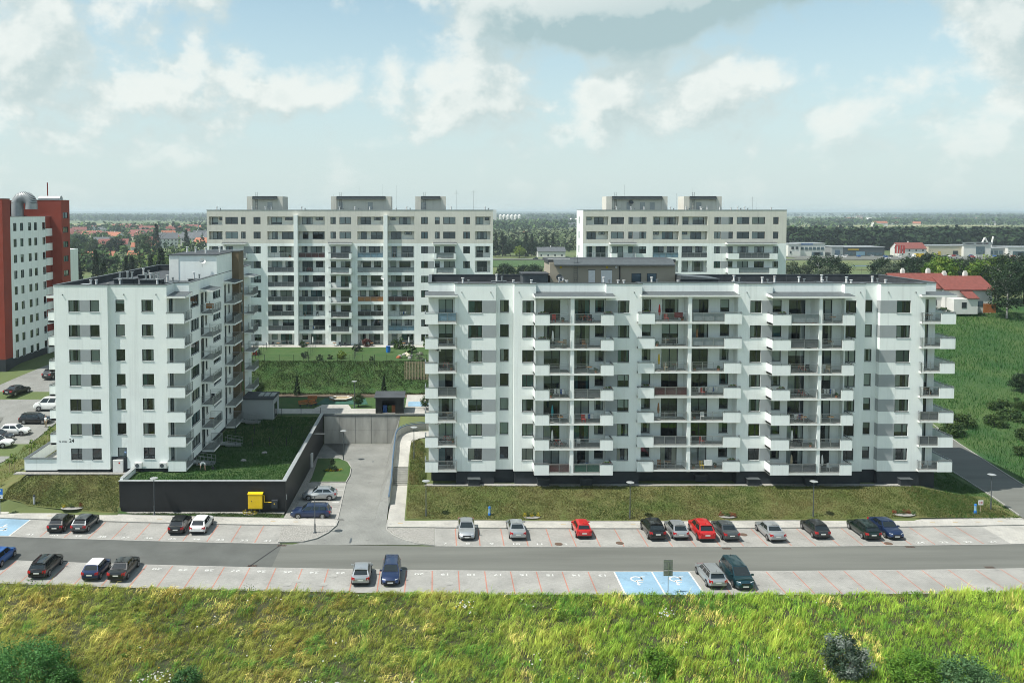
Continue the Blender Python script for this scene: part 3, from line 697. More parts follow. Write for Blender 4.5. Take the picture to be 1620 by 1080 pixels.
def roof_part(root, poly, ztop, depth, th=.34, cap='cap_metal', deck='roof_felt', inner='roof_felt'):
    """parapet upstand, its metal capping and the sunken roof deck"""
    inn = inset(poly, th); n = len(poly); m = MB()
    m.face([(x, y, ztop - depth) for x, y in inn], deck)
    for i in range(n):
        j = (i + 1) % n; m.face([(*inn[j], ztop - depth), (*inn[i], ztop - depth), (*inn[i], ztop), (*inn[j], ztop)], inner)
    r = m.build('roof', root); out = inset(poly, -.05); ii = inset(poly, th + .04)
    for i in range(n):
        j = (i + 1) % n; m = MB()
        m.hexa([(*out[i], ztop - .03), (*out[j], ztop - .03), (*ii[j], ztop - .03), (*ii[i], ztop - .03), (*out[i], ztop + .05), (*out[j], ztop + .05), (*ii[j], ztop + .05), (*ii[i], ztop + .05)], cap)
        m.build('capping', r)
    return r
def vent(root, x, y, z, h=1.0, kind=0, name='vent_pipe'):
    m = MB()
    if kind == 0: m.tube((0, 0, 0), (0, 0, h), .13, n=10, m='frame_white'); m.tube((0, 0, h + .06), (0, 0, h + .14), .2, n=10, m='frame_white'); m.tube((0, 0, h), (0, 0, h + .06), .05, n=6, m='steel')
    elif kind == 1: m.box(-.9, .9, -.6, .6, 0, .5, 'roof_felt'); m.box(-1, 1, -.7, .7, .5, .58, 'cap_metal'); m.tube((-.3, 0, .5), (-.3, 0, 1.35), .12, n=10, m='frame_white'); m.tube((-.3, 0, 1.38), (-.3, 0, 1.48), .19, n=10, m='frame_white'); m.tube((.4, .1, .5), (.4, .1, 1.1), .1, n=10, m='steel'); m.tube((.4, .1, 1.1), (.4, .1, 1.2), .17, n=10, m='steel')
    elif kind == 2: m.box(-1.3, 1.3, -.8, .8, 0, .9, 'roof_felt'); m.box(-1.4, 1.4, -.9, .9, .9, .98, 'cap_metal'); [m.tube((x_, 0, .9), (x_, 0, 1.7), .13, n=10, m='steel') for x_ in (-.8, .2, .8)]; [m.tube((x_, 0, 1.72), (x_, 0, 1.84), .2, n=10, m='steel') for x_ in (-.8, .2, .8)]
    elif kind == 3: m.box(-.8, .8, -.8, .8, 0, .25, 'roof_felt'); m.hexa([(-.7, -.7, .25), (.7, -.7, .25), (.7, .7, .25), (-.7, .7, .25), (-.5, -.5, .5), (.5, -.5, .5), (.5, .5, .5), (-.5, .5, .5)], 'screen_pale')
    elif kind == 4:
        m.tube((0, 0, 0), (0, 0, h), .03, .02, 6, 'steel'); [m.box(-.5, .5, -.01, .01, h - .3 - .25 * i, h - .28 - .25 * i, 'steel') for i in range(3)]
    elif kind == 5: m.tube((0, 0, 0), (0, 0, h), .02, .012, 5, 'steel_dark'); m.box(-.2, .2, -.2, .2, -.02, .12, 'concrete')
    return m.build(name, root, (x, y, z), smooth=False)
def dish(root, x, y, z, r=.45, rz=0., m1='frame_white', name='satellite_dish'):
    m = MB(); n = 14
    prof = [(.02, .0), (r * .5, .06), (r * .85, .16), (r, .24)]
    rot = Matrix.Rotation(R(62), 4, 'X')
    mm = MB(lambda a, b_, c_: tuple(rot @ Vector((a, b_, c_)) + Vector((0, 0, .8)))); mm.lathe(prof[::-1], n, m1)
    mm.xf = None; mm.tube((0, .06, 0), (0, .06, .85), .03, n=6, m='steel'); mm.tube((0, 0, .75), (0, -.55, .95), .015, n=5, m='steel'); mm.box(-.05, .05, -.62, -.52, .9, 1.0, 'steel_dark')
    return mm.build(name, root, (x, y, z), rz, smooth=True)
def ladder(root, x, y, z0, z1, rz=0.):
    m = MB(); m.box(-.24, -.2, -.03, .03, 0, z1 - z0, 'steel_dark'); m.box(.2, .24, -.03, .03, 0, z1 - z0, 'steel_dark')
    for i in range(int((z1 - z0) / .3)): m.box(-.2, .2, -.015, .015, .15 + i * .3, .18 + i * .3, 'steel_dark')
    return m.build('ladder', root, (x, y, z0), rz)
def panel(root, xf, a, b_, z0, z1, m='panel_grey', v=0.):
    mb = MB(xf); mb.box(a + .002, b_ - .002, v + .002, v + .012, z0, z1, m); return mb.build('panel', root)
def prism_walls(mb, poly, z0, z1, m):
    n = len(poly)
    for i in range(n): mb.face([(*poly[i], z0), (*poly[(i + 1) % n], z0), (*poly[(i + 1) % n], z1), (*poly[i], z1)], m)

# ------------------------------------------------------------------ right front block: seven storeys, parallel to the road
def right_block():
    root = empty('apartment_block', (0, 0, 0)); tag(root, 'long white seven storey apartment block with tan rooftop box above the upper parking row', 'building')
    Y0 = 103.4; rec = Y0 + .8; dep = Y0 + 1.6; end = Y0 + 1.5; YB = 118.4
    fp = [(-.92, end), (2.26, end), (2.26, Y0), (7.22, Y0), (7.22, rec), (9.43, rec), (9.43, Y0), (12.06, Y0), (12.06, rec), (20.53, rec), (20.53, Y0), (24.88, Y0), (24.88, dep), (36.49, dep), (36.49, Y0),
          (40.61, Y0), (40.61, rec), (49.31, rec), (49.31, Y0), (51.83, Y0), (51.83, rec), (53.66, rec), (53.66, Y0), (59.08, Y0), (59.08, end), (61.2, end), (61.2, YB), (-.92, YB)]
    zb, zt = 3.4, 26.28; ROW = [(24.23 - 3 * k, 22.74 - 3 * k) for k in range(7)]; FL = [21.72 - 3 * k for k in range(7)]
    W2 = (.62,); W2b = (.38,); D2 = (.5,)
    # x0, x1, kind, splits
    cols = {0: [(.31, 2.06, 'd', D2)], 2: [(3.89, 5.57, 'w', W2)], 4: [(7.79, 8.85, 'w', ())], 6: [(10.42, 11.83, 'w', W2b)], 8: [(13.13, 15.11, 'd', D2), (16.75, 18.7, 'd', D2), (19.36, 20.45, 'w', ())],
            10: [(21.98, 23.36, 'w', W2)], 12: [(25.2, 26.35, 'w', ()), (27.7, 29.72, 'd', D2), (31.4, 33.4, 'd', D2), (34.85, 35.95, 'w', ())], 14: [(37.94, 39.31, 'w', W2)],
            16: [(40.95, 42.05, 'w', ()), (42.95, 44.95, 'd', D2), (46.45, 48.2, 'd', D2)], 18: [(49.5, 50.76, 'w', W2b)], 20: [(52.1, 53.1, 'w', ())], 22: [(55.64, 57.32, 'w', W2)], 24: [(59.3, 60.35, 'd', ())]}
    mb = MB(); bands = [(99, 'render_white')]; n = len(fp)
    for i in range(n):
        p, q = fp[i], fp[(i + 1) % n]; xf, L, rz = edge_xf(p, q); holes = []
        for (x0, x1, kind, sp) in cols.get(i, []):
            for k in range(7):
                zt_, zb_ = ROW[k] if kind == 'w' else (ROW[k][0] + .02, FL[k] + .02)
                a, c_ = x0 - p[0], x1 - p[0]; holes.append((a, c_, zb_, zt_)); window(root, xf, rz, a, c_, zb_, zt_, sp, sill=kind == 'w')
        if i == n - 3:      # right end wall
            for yy in (3.5, 8.5, 12):
                for k in range(7): holes.append((yy, yy + 1.2, ROW[k][1], ROW[k][0])); window(root, xf, rz, yy, yy + 1.2, *ROW[k][::-1], (), far=True)
        wall_strip(mb, xf, 0, L, zb, zt, holes, bands)
    mb.face([(x, y, zb) for x, y in fp[::-1]], 'render_white')
    mb.build('wall', root)
    # grey plinth set back a little
    m = MB(); pl_ = [(-.6, end + .1), (2.45, end + .1), (2.45, Y0 + .15), (7.05, Y0 + .15), (7.05, rec + .15), (9.6, rec + .15), (9.6, Y0 + .15), (12.2, Y0 + .15), (24.7, Y0 + .15), (24.7, dep + .1), (36.65, dep + .1), (36.65, Y0 + .15), (51.7, Y0 + .15), (51.7, rec + .15), (53.8, rec + .15), (53.8, Y0 + .15), (58.9, Y0 + .15), (58.9, Y0 + .6), (61.0, Y0 + .6), (61.0, YB - .1), (-.6, YB - .1)]
    m.prism(pl_, -.3, zb - .01, 'plinth'); m.build('plinth', root)
    for x in (4.6, 13.0, 18.2, 32.6, 38.5, 45.5, 57):     # light-well boxes along the plinth
        m = MB(); m.box(-.7, .7, -.75, .0, 0, .75, 'plinth'); m.box(-.78, .78, -.82, .0, .75, .82, 'cap_metal'); m.build('light_well', root, (x, Y0 + .14 if not 25 < x < 36 else dep + .09, 1.8))
    xf0, _, rz0 = edge_xf((0, Y0), (1, Y0))
    for x0, x1 in ((5.57, 7.22), (20.54, 21.98), (39.31, 40.60), (53.67, 55.64)):
        for zt_, zb_ in ROW: panel(root, xf0, x0, x1, zb_, zt_)
    for (x, y) in ((7.22, 0), (53.66, 1)):     # the grey panel wraps round the corner into the recess
        for zt_, zb_ in ROW:
            m = MB(); s_ = (7.222, 7.232) if y == 0 else (53.648, 53.658); m.box(*s_, Y0 - .01, rec, zb_, zt_, 'panel_grey'); m.build('panel', root)
    # balconies
    P = 1.75
    scr1 = {(0, 0): (None, None), (3, 1): (None, 'screen_grey'), (6, 0): ('screen_maroon', 'screen_green')}
    def sc(group, k):
        T = {'L': {0: ('screen_blue',), 3: ('screen_grey',)}, '1': {3: (None, 'screen_grey'), 6: ('screen_maroon', 'screen_green'), 0: (None, None)},
             '2': {0: (None, 'screen_pale'), 1: (None, 'screen_pale'), 5: ('screen_grey', None), 3: ('screen_maroon', None)}, '3': {0: ('screen_pale', None), 1: ('screen_grey', None), 6: ('screen_grey', None)}, 'R': {4: ('screen_grey',), 5: ('screen_grey',)}}
        return T[group].get(k, (None, None))
    for k in range(7):
        z = FL[k]
        balcony(root, xf0, rz0, -1.35, 2.5, z, -1.48, .55, [(-1.35, .2, 'p'), (.22, 2.45, 'r')], (1, 1), sc('L', k), side_kind=('p', 'r'))
        balcony(root, xf0, rz0, 11.75, 21.15, z, -.78, P, [(11.75, 13.5, 'p'), (13.52, 15.95, 'r'), (16.5, 19.6, 'r'), (19.62, 21.15, 'p')], (1, 1), sc('1', k))
        balcony(root, xf0, rz0, 24.35, 36.85, z, -1.58, .35, [(24.35, 26.35, 'p'), (26.37, 30.35, 'r'), (30.9, 34.75, 'r'), (34.77, 36.85, 'p')], (1, 1), sc('2', k))
        balcony(root, xf0, rz0, 40.0, 49.75, z, -.78, P, [(40.0, 42.2, 'p'), (42.22, 45.5, 'r'), (46.0, 48.3, 'r'), (48.32, 49.75, 'p')], (1, 1), sc('3', k))
        balcony(root, xf0, rz0, 58.5, 62.55, z, -1.48, .45, [(58.5, 60.75, 'r'), (60.77, 62.55, 'p')], (1, 1), sc('R', k), side_kind=('r', 'p'))
        # return of the end balconies along the gable
        balcony(root, xf0, rz0, 61.25, 62.55, z, -4.2, -1.50, [], (0, 1), (), side_kind=('p', 'p'))
    for (x0, x1, v0, v1) in ((16.0, 16.45, -.78, P - .1), (30.4, 30.85, -1.58, .25), (45.55, 45.95, -.78, P - .1)):
        m = MB(xf0); m.box(x0, x1, v0, v1, 3.4, 24.9, 'render_white'); m.build('pillar', root)
    for (x0, x1, v1) in ((-1.35, 2.6, .6), (11.7, 21.3, P + .15), (24.7, 36.6, .4), (39.9, 49.8, P + .15), (58.4, 62.6, .5)):
        m = MB(xf0); v0 = -1.55 if x0 < 0 or 24 < x0 < 25 or x0 > 58 else -.78
        m.hexa([(x0, v1, 24.72), (x1, v1, 24.72), (x1, v0, 24.72), (x0, v0, 24.72), (x0, v1, 24.93), (x1, v1, 24.93), (x1, v0, 25.22), (x0, v0, 25.22)], 'soffit', 'cap_metal'); m.build('canopy', root)
    for x in (3.1, 6.6, 10.0, 23.9, 37.5, 51.2, 54.6, 57.9):     # overflow spouts under the parapet
        m = MB(); m.tube((x, Y0 + .02, 25.25), (x, Y0 - .12, 25.22), .06, n=8, m='steel_dark'); m.build('spout', root)
    r = roof_part(root, fp, zt, .95)
    # tan lift and stair box on the roof
    m = MB(); m.box(14.8, 31.1, 111.5, 117.6, 25.3, 28.35, 'render_tan'); pent = m.build('penthouse', root)
    m = MB(); m.hexa([(15.3, 110.95, 27.95), (30.9, 110.95, 27.95), (30.9, 112.1, 28.36), (15.3, 112.1, 28.36), (15.3, 110.95, 28.1), (30.9, 110.95, 28.1), (30.9, 112.1, 28.75), (15.3, 112.1, 28.75)], 'cap_metal'); m.build('penthouse_eave', pent)
    m = MB(); m.box(14.6, 31.3, 112.12, 117.8, 28.36, 28.7, 'roof_felt'); m.box(14.6, 17.5, 112.1, 112.3, 28.7, 28.78, 'frame_white'); m.build('penthouse_roof', pent)
    xfp, _, rzp = edge_xf((14.8, 111.5), (31.1, 111.5))
    for a, b_ in ((5.0, 5.85), (6.65, 8.05)):
        m = MB(xfp); m.box(a, b_, .005, .06, 25.35, 27.35, 'frame_white'); m.box(a - .06, b_ + .06, .004, .03, 27.35, 27.42, 'steel_dark'); m.build('door', pent)
    for a in (10.6, 12.6):
        m = MB(xfp); m.box(a, a + 1.25, .004, .05, 25.8, 26.95, 'frame'); w_ = m.build('window', pent); m = MB(xfp); m.box(a + .07, a + 1.15, .052, .06, 25.92, 26.88, 'facade_glass'); m.build('pane', w_)
    m = MB(xfp); m.tube((9.05, .1, 25.3), (9.05, .1, 28.0), .07, n=8, m='trim_black'); m.build('downpipe', pent)
    for a in (1.4, 7.4, 8.6):
        m = MB(); m.tube((0, 0, 0), (0, -.1, 0), .16, n=12, m='cloth_yellow' if a < 8 else 'frame_white'); m.build('wall_lamp', pent, (14.8 + a, 111.48, 27.75))
    ladder(pent, 14.8 + 3.3, 111.3, 25.35, 29.3)
    m = MB(); m.box(31.2, 36, 109.5, 114, 25.3, 26.3, 'roof_felt'); m.hexa([(31.2, 109.4, 26.3), (36.2, 109.4, 26.3), (36.2, 114, 26.3), (31.2, 114, 26.3), (31.2, 109.4, 26.8), (36.2, 109.4, 26.4), (36.2, 114, 26.4), (31.2, 114, 26.8)], 'cap_metal'); m.build('roof_hatch', root)
    m = MB(); m.box(11.2, 14.4, 110.5, 114, 25.3, 26.9, 'cap_metal'); m.box(11.0, 14.6, 110.3, 114.2, 26.9, 27.0, 'roof_felt'); m.build('roof_hatch', root)
    zd = zt - .95
    dish(root, 15.3, 106.6, zd + .5, .5, .3, 'steel_dark')
    for x, y, k in ((3.6, 106, 1), (6.6, 107, 3), (8.2, 112, 1), (9.6, 106.5, 0), (11.9, 107, 0), (15.6, 106.5, 1), (16.2, 106.2, 0), (21.2, 107, 1), (22.6, 106.4, 0), (23.3, 106.4, 0), (27.2, 107, 1), (30, 106.3, 0), (38.5, 110, 1), (41, 107, 1), (44.6, 113, 0), (46, 108, 1), (48.2, 107, 0), (50.2, 111, 1), (51.8, 107, 0), (53.6, 112, 0), (55.5, 108.5, 1), (56.4, 107.6, 0), (57.9, 109.5, 3), (34, 106.5, 3), (43, 106, 3), (36.8, 106.2, 0)):
        vent(root, x, y, zd, 1.0, k, 'vent_pipe' if k == 0 else 'roof_vent')
    for x, y in ((3, 112), (9, 115), (24, 116), (38, 114), (47, 115), (56, 113)): vent(root, x, y, zd, 2.2, 5, 'lightning_rod')
    return root
RB = right_block()

# ------------------------------------------------------------------ left front block, seen end on
def left_block():
    root = empty('apartment_block'); tag(root, 'white seven storey block numbered 24 with outdoor metal stairs on its right side', 'building')
    Y0 = 103.0; Y1 = 103.4
    fp = [(-46, Y0), (-39.54, Y0), (-39.54, Y1), (-32.54, Y1), (-32.54, 106.5), (-30.7, 106.5), (-30.7, 142), (-46, 142)]
    zb, zt = 3.75, 26.14; ROW = [(24.33 - 3 * k, 22.92 - 3 * k) for k in range(7)]; FL = [21.75 - 3 * k for k in range(7)]
    holes_by = {0: [(1.75, 3.1, 'w', (.62,)), (4.33, 5.47, 'w', ())], 2: [(.82, 1.9, 'w', ()), (3.95, 5.35, 'w', (.4,))], 3: [(.9, 2.5, 'd', (.5,))],
                5: [(.5, 4.3, 'w', (.33, .66)), (5.2, 6.7, 'd', (.5,)), (7.3, 8.2, 'w', ()), (11.3, 15.4, 'w', (.33, .66)), (17.7, 18.8, 'd', ()), (20, 21.1, 'w', ()), (26.5, 28, 'd', (.5,))], 7: [(4, 5.5, 'w', ()), (12, 13.5, 'w', ()), (20, 21.5, 'w', ()), (30, 31.5, 'w', ())]}
    mb = MB(); n = len(fp)
    for i in range(n):
        p, q = fp[i], fp[(i + 1) % n]; xf, L, rz = edge_xf(p, q); holes = []
        for a, b_, kind, sp in holes_by.get(i, []):
            for k in range(7):
                zt_, zb_ = ROW[k] if kind == 'w' else (ROW[k][0], FL[k] + .02); holes.append((a, b_, zb_, zt_)); window(root, xf, rz, a, b_, zb_, zt_, sp, far=i == 7, sill=kind == 'w')
        wall_strip(mb, xf, 0, L, zb, zt, holes, [(99, 'render_white')])
    mb.face([(x, y, zb) for x, y in fp[::-1]], 'render_white'); mb.build('wall', root)
    m = MB(); m.prism(inset(fp, .12), 2.8, zb - .01, 'plinth'); m.build('plinth', root)
    xf0, _, rz0 = edge_xf((-46, Y0), (-39, Y0))
    for zt_, zb_ in ROW: panel(root, xf0, 3.1, 4.33, zb_, zt_)
    o = link('house_number', text_mesh('24', .62, 'trim_black'), root, (-44.15, Y0 - .012, 7.25)); o.rotation_euler = (R(90), 0, 0)
    o = link('street_name', text_mesh('na empy', .30, 'trim_black'), root, (-45.2, Y0 - .012, 7.18)); o.rotation_euler = (R(90), 0, 0)
    # corner balconies by the front right edge
    xfc, _, rzc = edge_xf((-32.54, Y1), (-30, Y1))
    for k in range(7):
        z = FL[k]
        balcony(root, xfc, rzc, .02, 2.2, z, -3.05, .35, [(.02, 2.2, 'p')], (0, 1), (), side_kind=('p', 'r'))
        # side balconies
        xs5, _, rz5 = edge_xf((-30.7, 106.5), (-30.7, 140))
        if k < 6 or True:
            for u0, u1, dv in ((5.0, 9.5, 1.6), (17.5, 22.4, 1.5)):
                balcony(root, xs5, rz5, u0, u1, z, .0, dv, [(u0, u1, 'r')], (1, 1), ({1: ('screen_grey',)}.get(k, (None,)) if u0 > 10 else (None,)), side_kind=('r', 'r'))
    xsB, _, rzB = edge_xf((-30.69, 129), (-30.69, 142))
    for k in range(6):
        balcony(root, xsB, rzB, 7.4, 11.0, FL[k], 0, 1.6, [(7.4, 11.0, 'r')], (1, 1), ('screen_grey' if k in (2, 0) else None,), side_kind=('r', 'r'))
    # left-hand balconies: white solid parapets
    xsL, _, rzL = edge_xf((-46, 112), (-46, 103))
    for k in range(6): balcony(root, xsL, rzL, 3.2, 8.0, FL[k], 0, 1.15, [(3.2, 8.0, 'p')], (1, 1), (), side_kind=('p', 'p'))
    for (x0, x1, y0, y1) in ((-32.5, -30.2, 103.0, 106.5), ):
        m = MB(); m.hexa([(x0, y0, 24.55), (x1, y0, 24.55), (x1, y1 - .01, 24.55), (x0, y1 - .01, 24.55), (x0, y0, 24.75), (x1, y0, 24.75), (x1, y1 - .01, 25.05), (x0, y1 - .01, 25.05)], 'soffit', 'cap_metal'); m.build('canopy', root)
    for y0, y1, x1 in ((111.3, 116.2, -28.95), (123.8, 128.9, -29.0), (136.2, 140.2, -28.9)):
        xb = -30.69
        m = MB(); m.hexa([(xb, y0, 24.55), (x1, y0, 24.55), (x1, y1, 24.55), (xb, y1, 24.55), (xb, y0, 24.95), (x1, y0, 24.72), (x1, y1, 24.72), (xb, y1, 24.95)], 'soffit', 'cap_metal'); m.build('canopy', root)
    m = MB(); m.box(-47.3, -46.02, 103.9, 109, 24.5, 24.75, 'soffit', 'cap_metal'); m.build('canopy', root)
    # stair head on the roof and the brown stair tower behind it
    m = MB(); m.box(-37.3, -30.685, 120, 129, 25.2, 28.85, 'render_white'); ph = m.build('stair_head', root)
    m = MB(); m.box(-37.45, -30.55, 119.85, 129.1, 28.85, 28.98, 'cap_metal', 'roof_felt'); m.build('capping', ph)
    m = MB(); m.box(-37.32, -36, 119.94, 119.995, 25.4, 28.8, 'soffit'); m.build('pilaster', ph)
    m = MB(); m.box(-36, -29.7, 129.11, 132.4, 3, 28.95, 'render_brown'); tw = m.build('stair_tower', root); m = MB(); m.box(-36.1, -29.6, 129.05, 132.5, 28.95, 29.08, 'cap_metal'); m.build('capping', tw)
    for k in range(7):
        m = MB(); m.box(-29.7, -29.66, 130.2, 131.6, FL[k] + .6, FL[k] + 2.4, 'frame'); w_ = m.build('window', tw); m = MB(); m.box(-29.659, -29.65, 130.28, 131.52, FL[k] + .68, FL[k] + 2.32, 'car_glass'); m.build('pane', w_)
    roof_part(root, fp, zt, .85, cap='cap_metal')
    zd = zt - .85; dish(root, -32.6, 119.6, 27.2, .42, .5)
    for x, y, k in ((-40.5, 112, 2), (-36.6, 110.5, 2), (-43.5, 108, 0), (-42.8, 108, 0), (-40, 108.5, 0), (-38, 115, 1), (-34.5, 111, 1), (-32.6, 116.5, 1), (-42, 124, 1), (-44.5, 109, 3), (-40, 106.5, 3), (-35.6, 109.5, 0)): vent(root, x, y, zd, 1.0, k, 'vent_pipe' if k == 0 else 'roof_vent')
    for x, y, h in ((-39.5, 108, 3.2), (-36.4, 112, 3.4), (-44, 115, 2.4)): vent(root, x, y, zd, h, 5, 'lightning_rod')
    for x, y in ((-35, 125), (-33, 123), (-36.5, 126), (-32, 127)): vent(root, x, y, 28.98, .7, 0)
    # metal stairs from the raised ground floor into the gardens
    for y, x0 in ((106.9, -30.6), (115.5, -29.1), (128, -29.2)):
        zt_ = FL[6]; m = MB()
        m.box(x0, x0 + .7, y - 1.0, y + .2, zt_ - .2, zt_ - .05, 'steel')
        ns = 7; run = .3; zg = 3.35; dz = (zt_ - .05 - zg) / ns
        st = m.build('metal_stair', root)
        for i in range(ns):
            m = MB(); m.box(x0 + .7 + i * run, x0 + .7 + (i + 1) * run + .03, y - 1.0, y + .2, zt_ - .09 - (i + 1) * dz, zt_ - .05 - (i + 1) * dz, 'steel'); m.build('tread', st)
        for yy in (y - 1.02, y + .2):
            m = MB(); m.hexa([(x0 + .7, yy, zt_ - .35), (x0 + .7 + ns * run, yy, zg - .05), (x0 + .7 + ns * run, yy + .03, zg - .05), (x0 + .7, yy + .03, zt_ - .35), (x0 + .7, yy, zt_ - .1), (x0 + .7 + ns * run, yy, zg + .2), (x0 + .7 + ns * run, yy + .03, zg + .2), (x0 + .7, yy + .03, zt_ - .1)], 'steel')
            for i in range(5):
                x = x0 + .7 + ns * run * i / 4; z = zt_ - .1 - (zt_ - zg - .1) * i / 4; m.box(x - .02, x + .02, yy, yy + .03, z, z + 1.0, 'steel')
            for hh in (.5, .98): m.hexa([(x0 + .7, yy, zt_ - .1 + hh), (x0 + .7 + ns * run, yy, zg + hh), (x0 + .7 + ns * run, yy + .03, zg + hh), (x0 + .7, yy + .03, zt_ - .1 + hh), (x0 + .7, yy, zt_ - .06 + hh), (x0 + .7 + ns * run, yy, zg + .04 + hh), (x0 + .7 + ns * run, yy + .03, zg + .04 + hh), (x0 + .7, yy + .03, zt_ - .06 + hh)], 'steel')
            m.build('stair_rail', st)
    # grey entrance lobby at the back right
    m = MB(); m.box(-29.6, -24.8, 129.6, 134.5, 3.3, 6.4, 'panel_grey'); m.box(-29.65, -24.7, 129.5, 134.6, 6.4, 6.62, 'roof_felt'); lob = m.build('entrance_lobby', root)
    m = MB(); m.box(-24.8, -24.75, 130.6, 132.6, 3.4, 5.6, 'frame'); d_ = m.build('door', lob); m = MB(); m.box(-24.749, -24.74, 130.7, 132.5, 3.5, 5.5, 'car_glass'); m.build('pane', d_)
    for i in range(3):
        m = MB(); m.box(-27.4 + .9 * i, -26.7 + .9 * i, 131, 133.6, 6.62, 6.7, 'cap_light'); m.build('skylight', lob)
    # walled terrace at the front left foot
    ter = [(-50.0, 103.15), (-46.02, 103.15), (-46.02, 112.8), (-50.4, 112.8)]
    m = MB(); m.box(-50.0, -46.02, 103.15, 103.4, 3.6, 5.0, 'render_white'); m.hexa([(-50.0, 103.4, 3.6), (-49.75, 103.4, 3.6), (-50.15, 112.8, 3.6), (-50.4, 112.8, 3.6), (-50.0, 103.4, 5.0), (-49.75, 103.4, 5.0), (-50.15, 112.8, 5.0), (-50.4, 112.8, 5.0)], 'render_white'); m.box(-49.9, -46.02, 103.25, 112.8, 2.9, 3.6, 'plinth', 'deck')
    te = m.build('terrace', root)
    m = MB(); m.box(-50.1, -46.02, 103.05, 103.5, 5.0, 5.06, 'cap_metal'); m.hexa([(-50.1, 103.5, 5.0), (-49.65, 103.5, 5.0), (-50.05, 112.8, 5.0), (-50.5, 112.8, 5.0), (-50.1, 103.5, 5.06), (-49.65, 103.5, 5.06), (-50.05, 112.8, 5.06), (-50.5, 112.8, 5.06)], 'cap_metal'); m.build('capping', te)
    # niche with meter cabinet and outdoor units by the step in the front wall
    m = MB(); m.box(-39.45, -37.6, 103.28, 103.395, 3.4, 5.2, 'plinth'); m.build('niche', root)
    m = MB(); m.box(-39.2, -38.0, 102.95, 103.27, 3.4, 4.9, 'frame_white'); cb = m.build('meter_cabinet', root); m = MB(); m.box(-38.5, -38.3, 102.94, 102.949, 4.45, 4.65, 'cloth_red'); m.build('warning_label', cb)
    for x in (-36.6, -33.6):
        m = MB(); m.box(x, x + .9, 102.95, 103.3, 3.9, 4.55, 'frame_white'); ac = m.build('air_conditioner', root); m = MB(); m.tube((x + .35, 102.949, 4.22), (x + .35, 102.93, 4.22), .24, n=14, m='steel_dark'); m.build('fan_grille', ac)
    for x in (-44.9, -37.7, -33.8):
        m = MB(); yy = Y0 if x < -40 else Y1; m.tube((x, yy + .02, 25.0), (x, yy - .12, 24.97), .06, n=8, m='steel_dark'); m.build('spout', root)
    return root
LB = left_block()

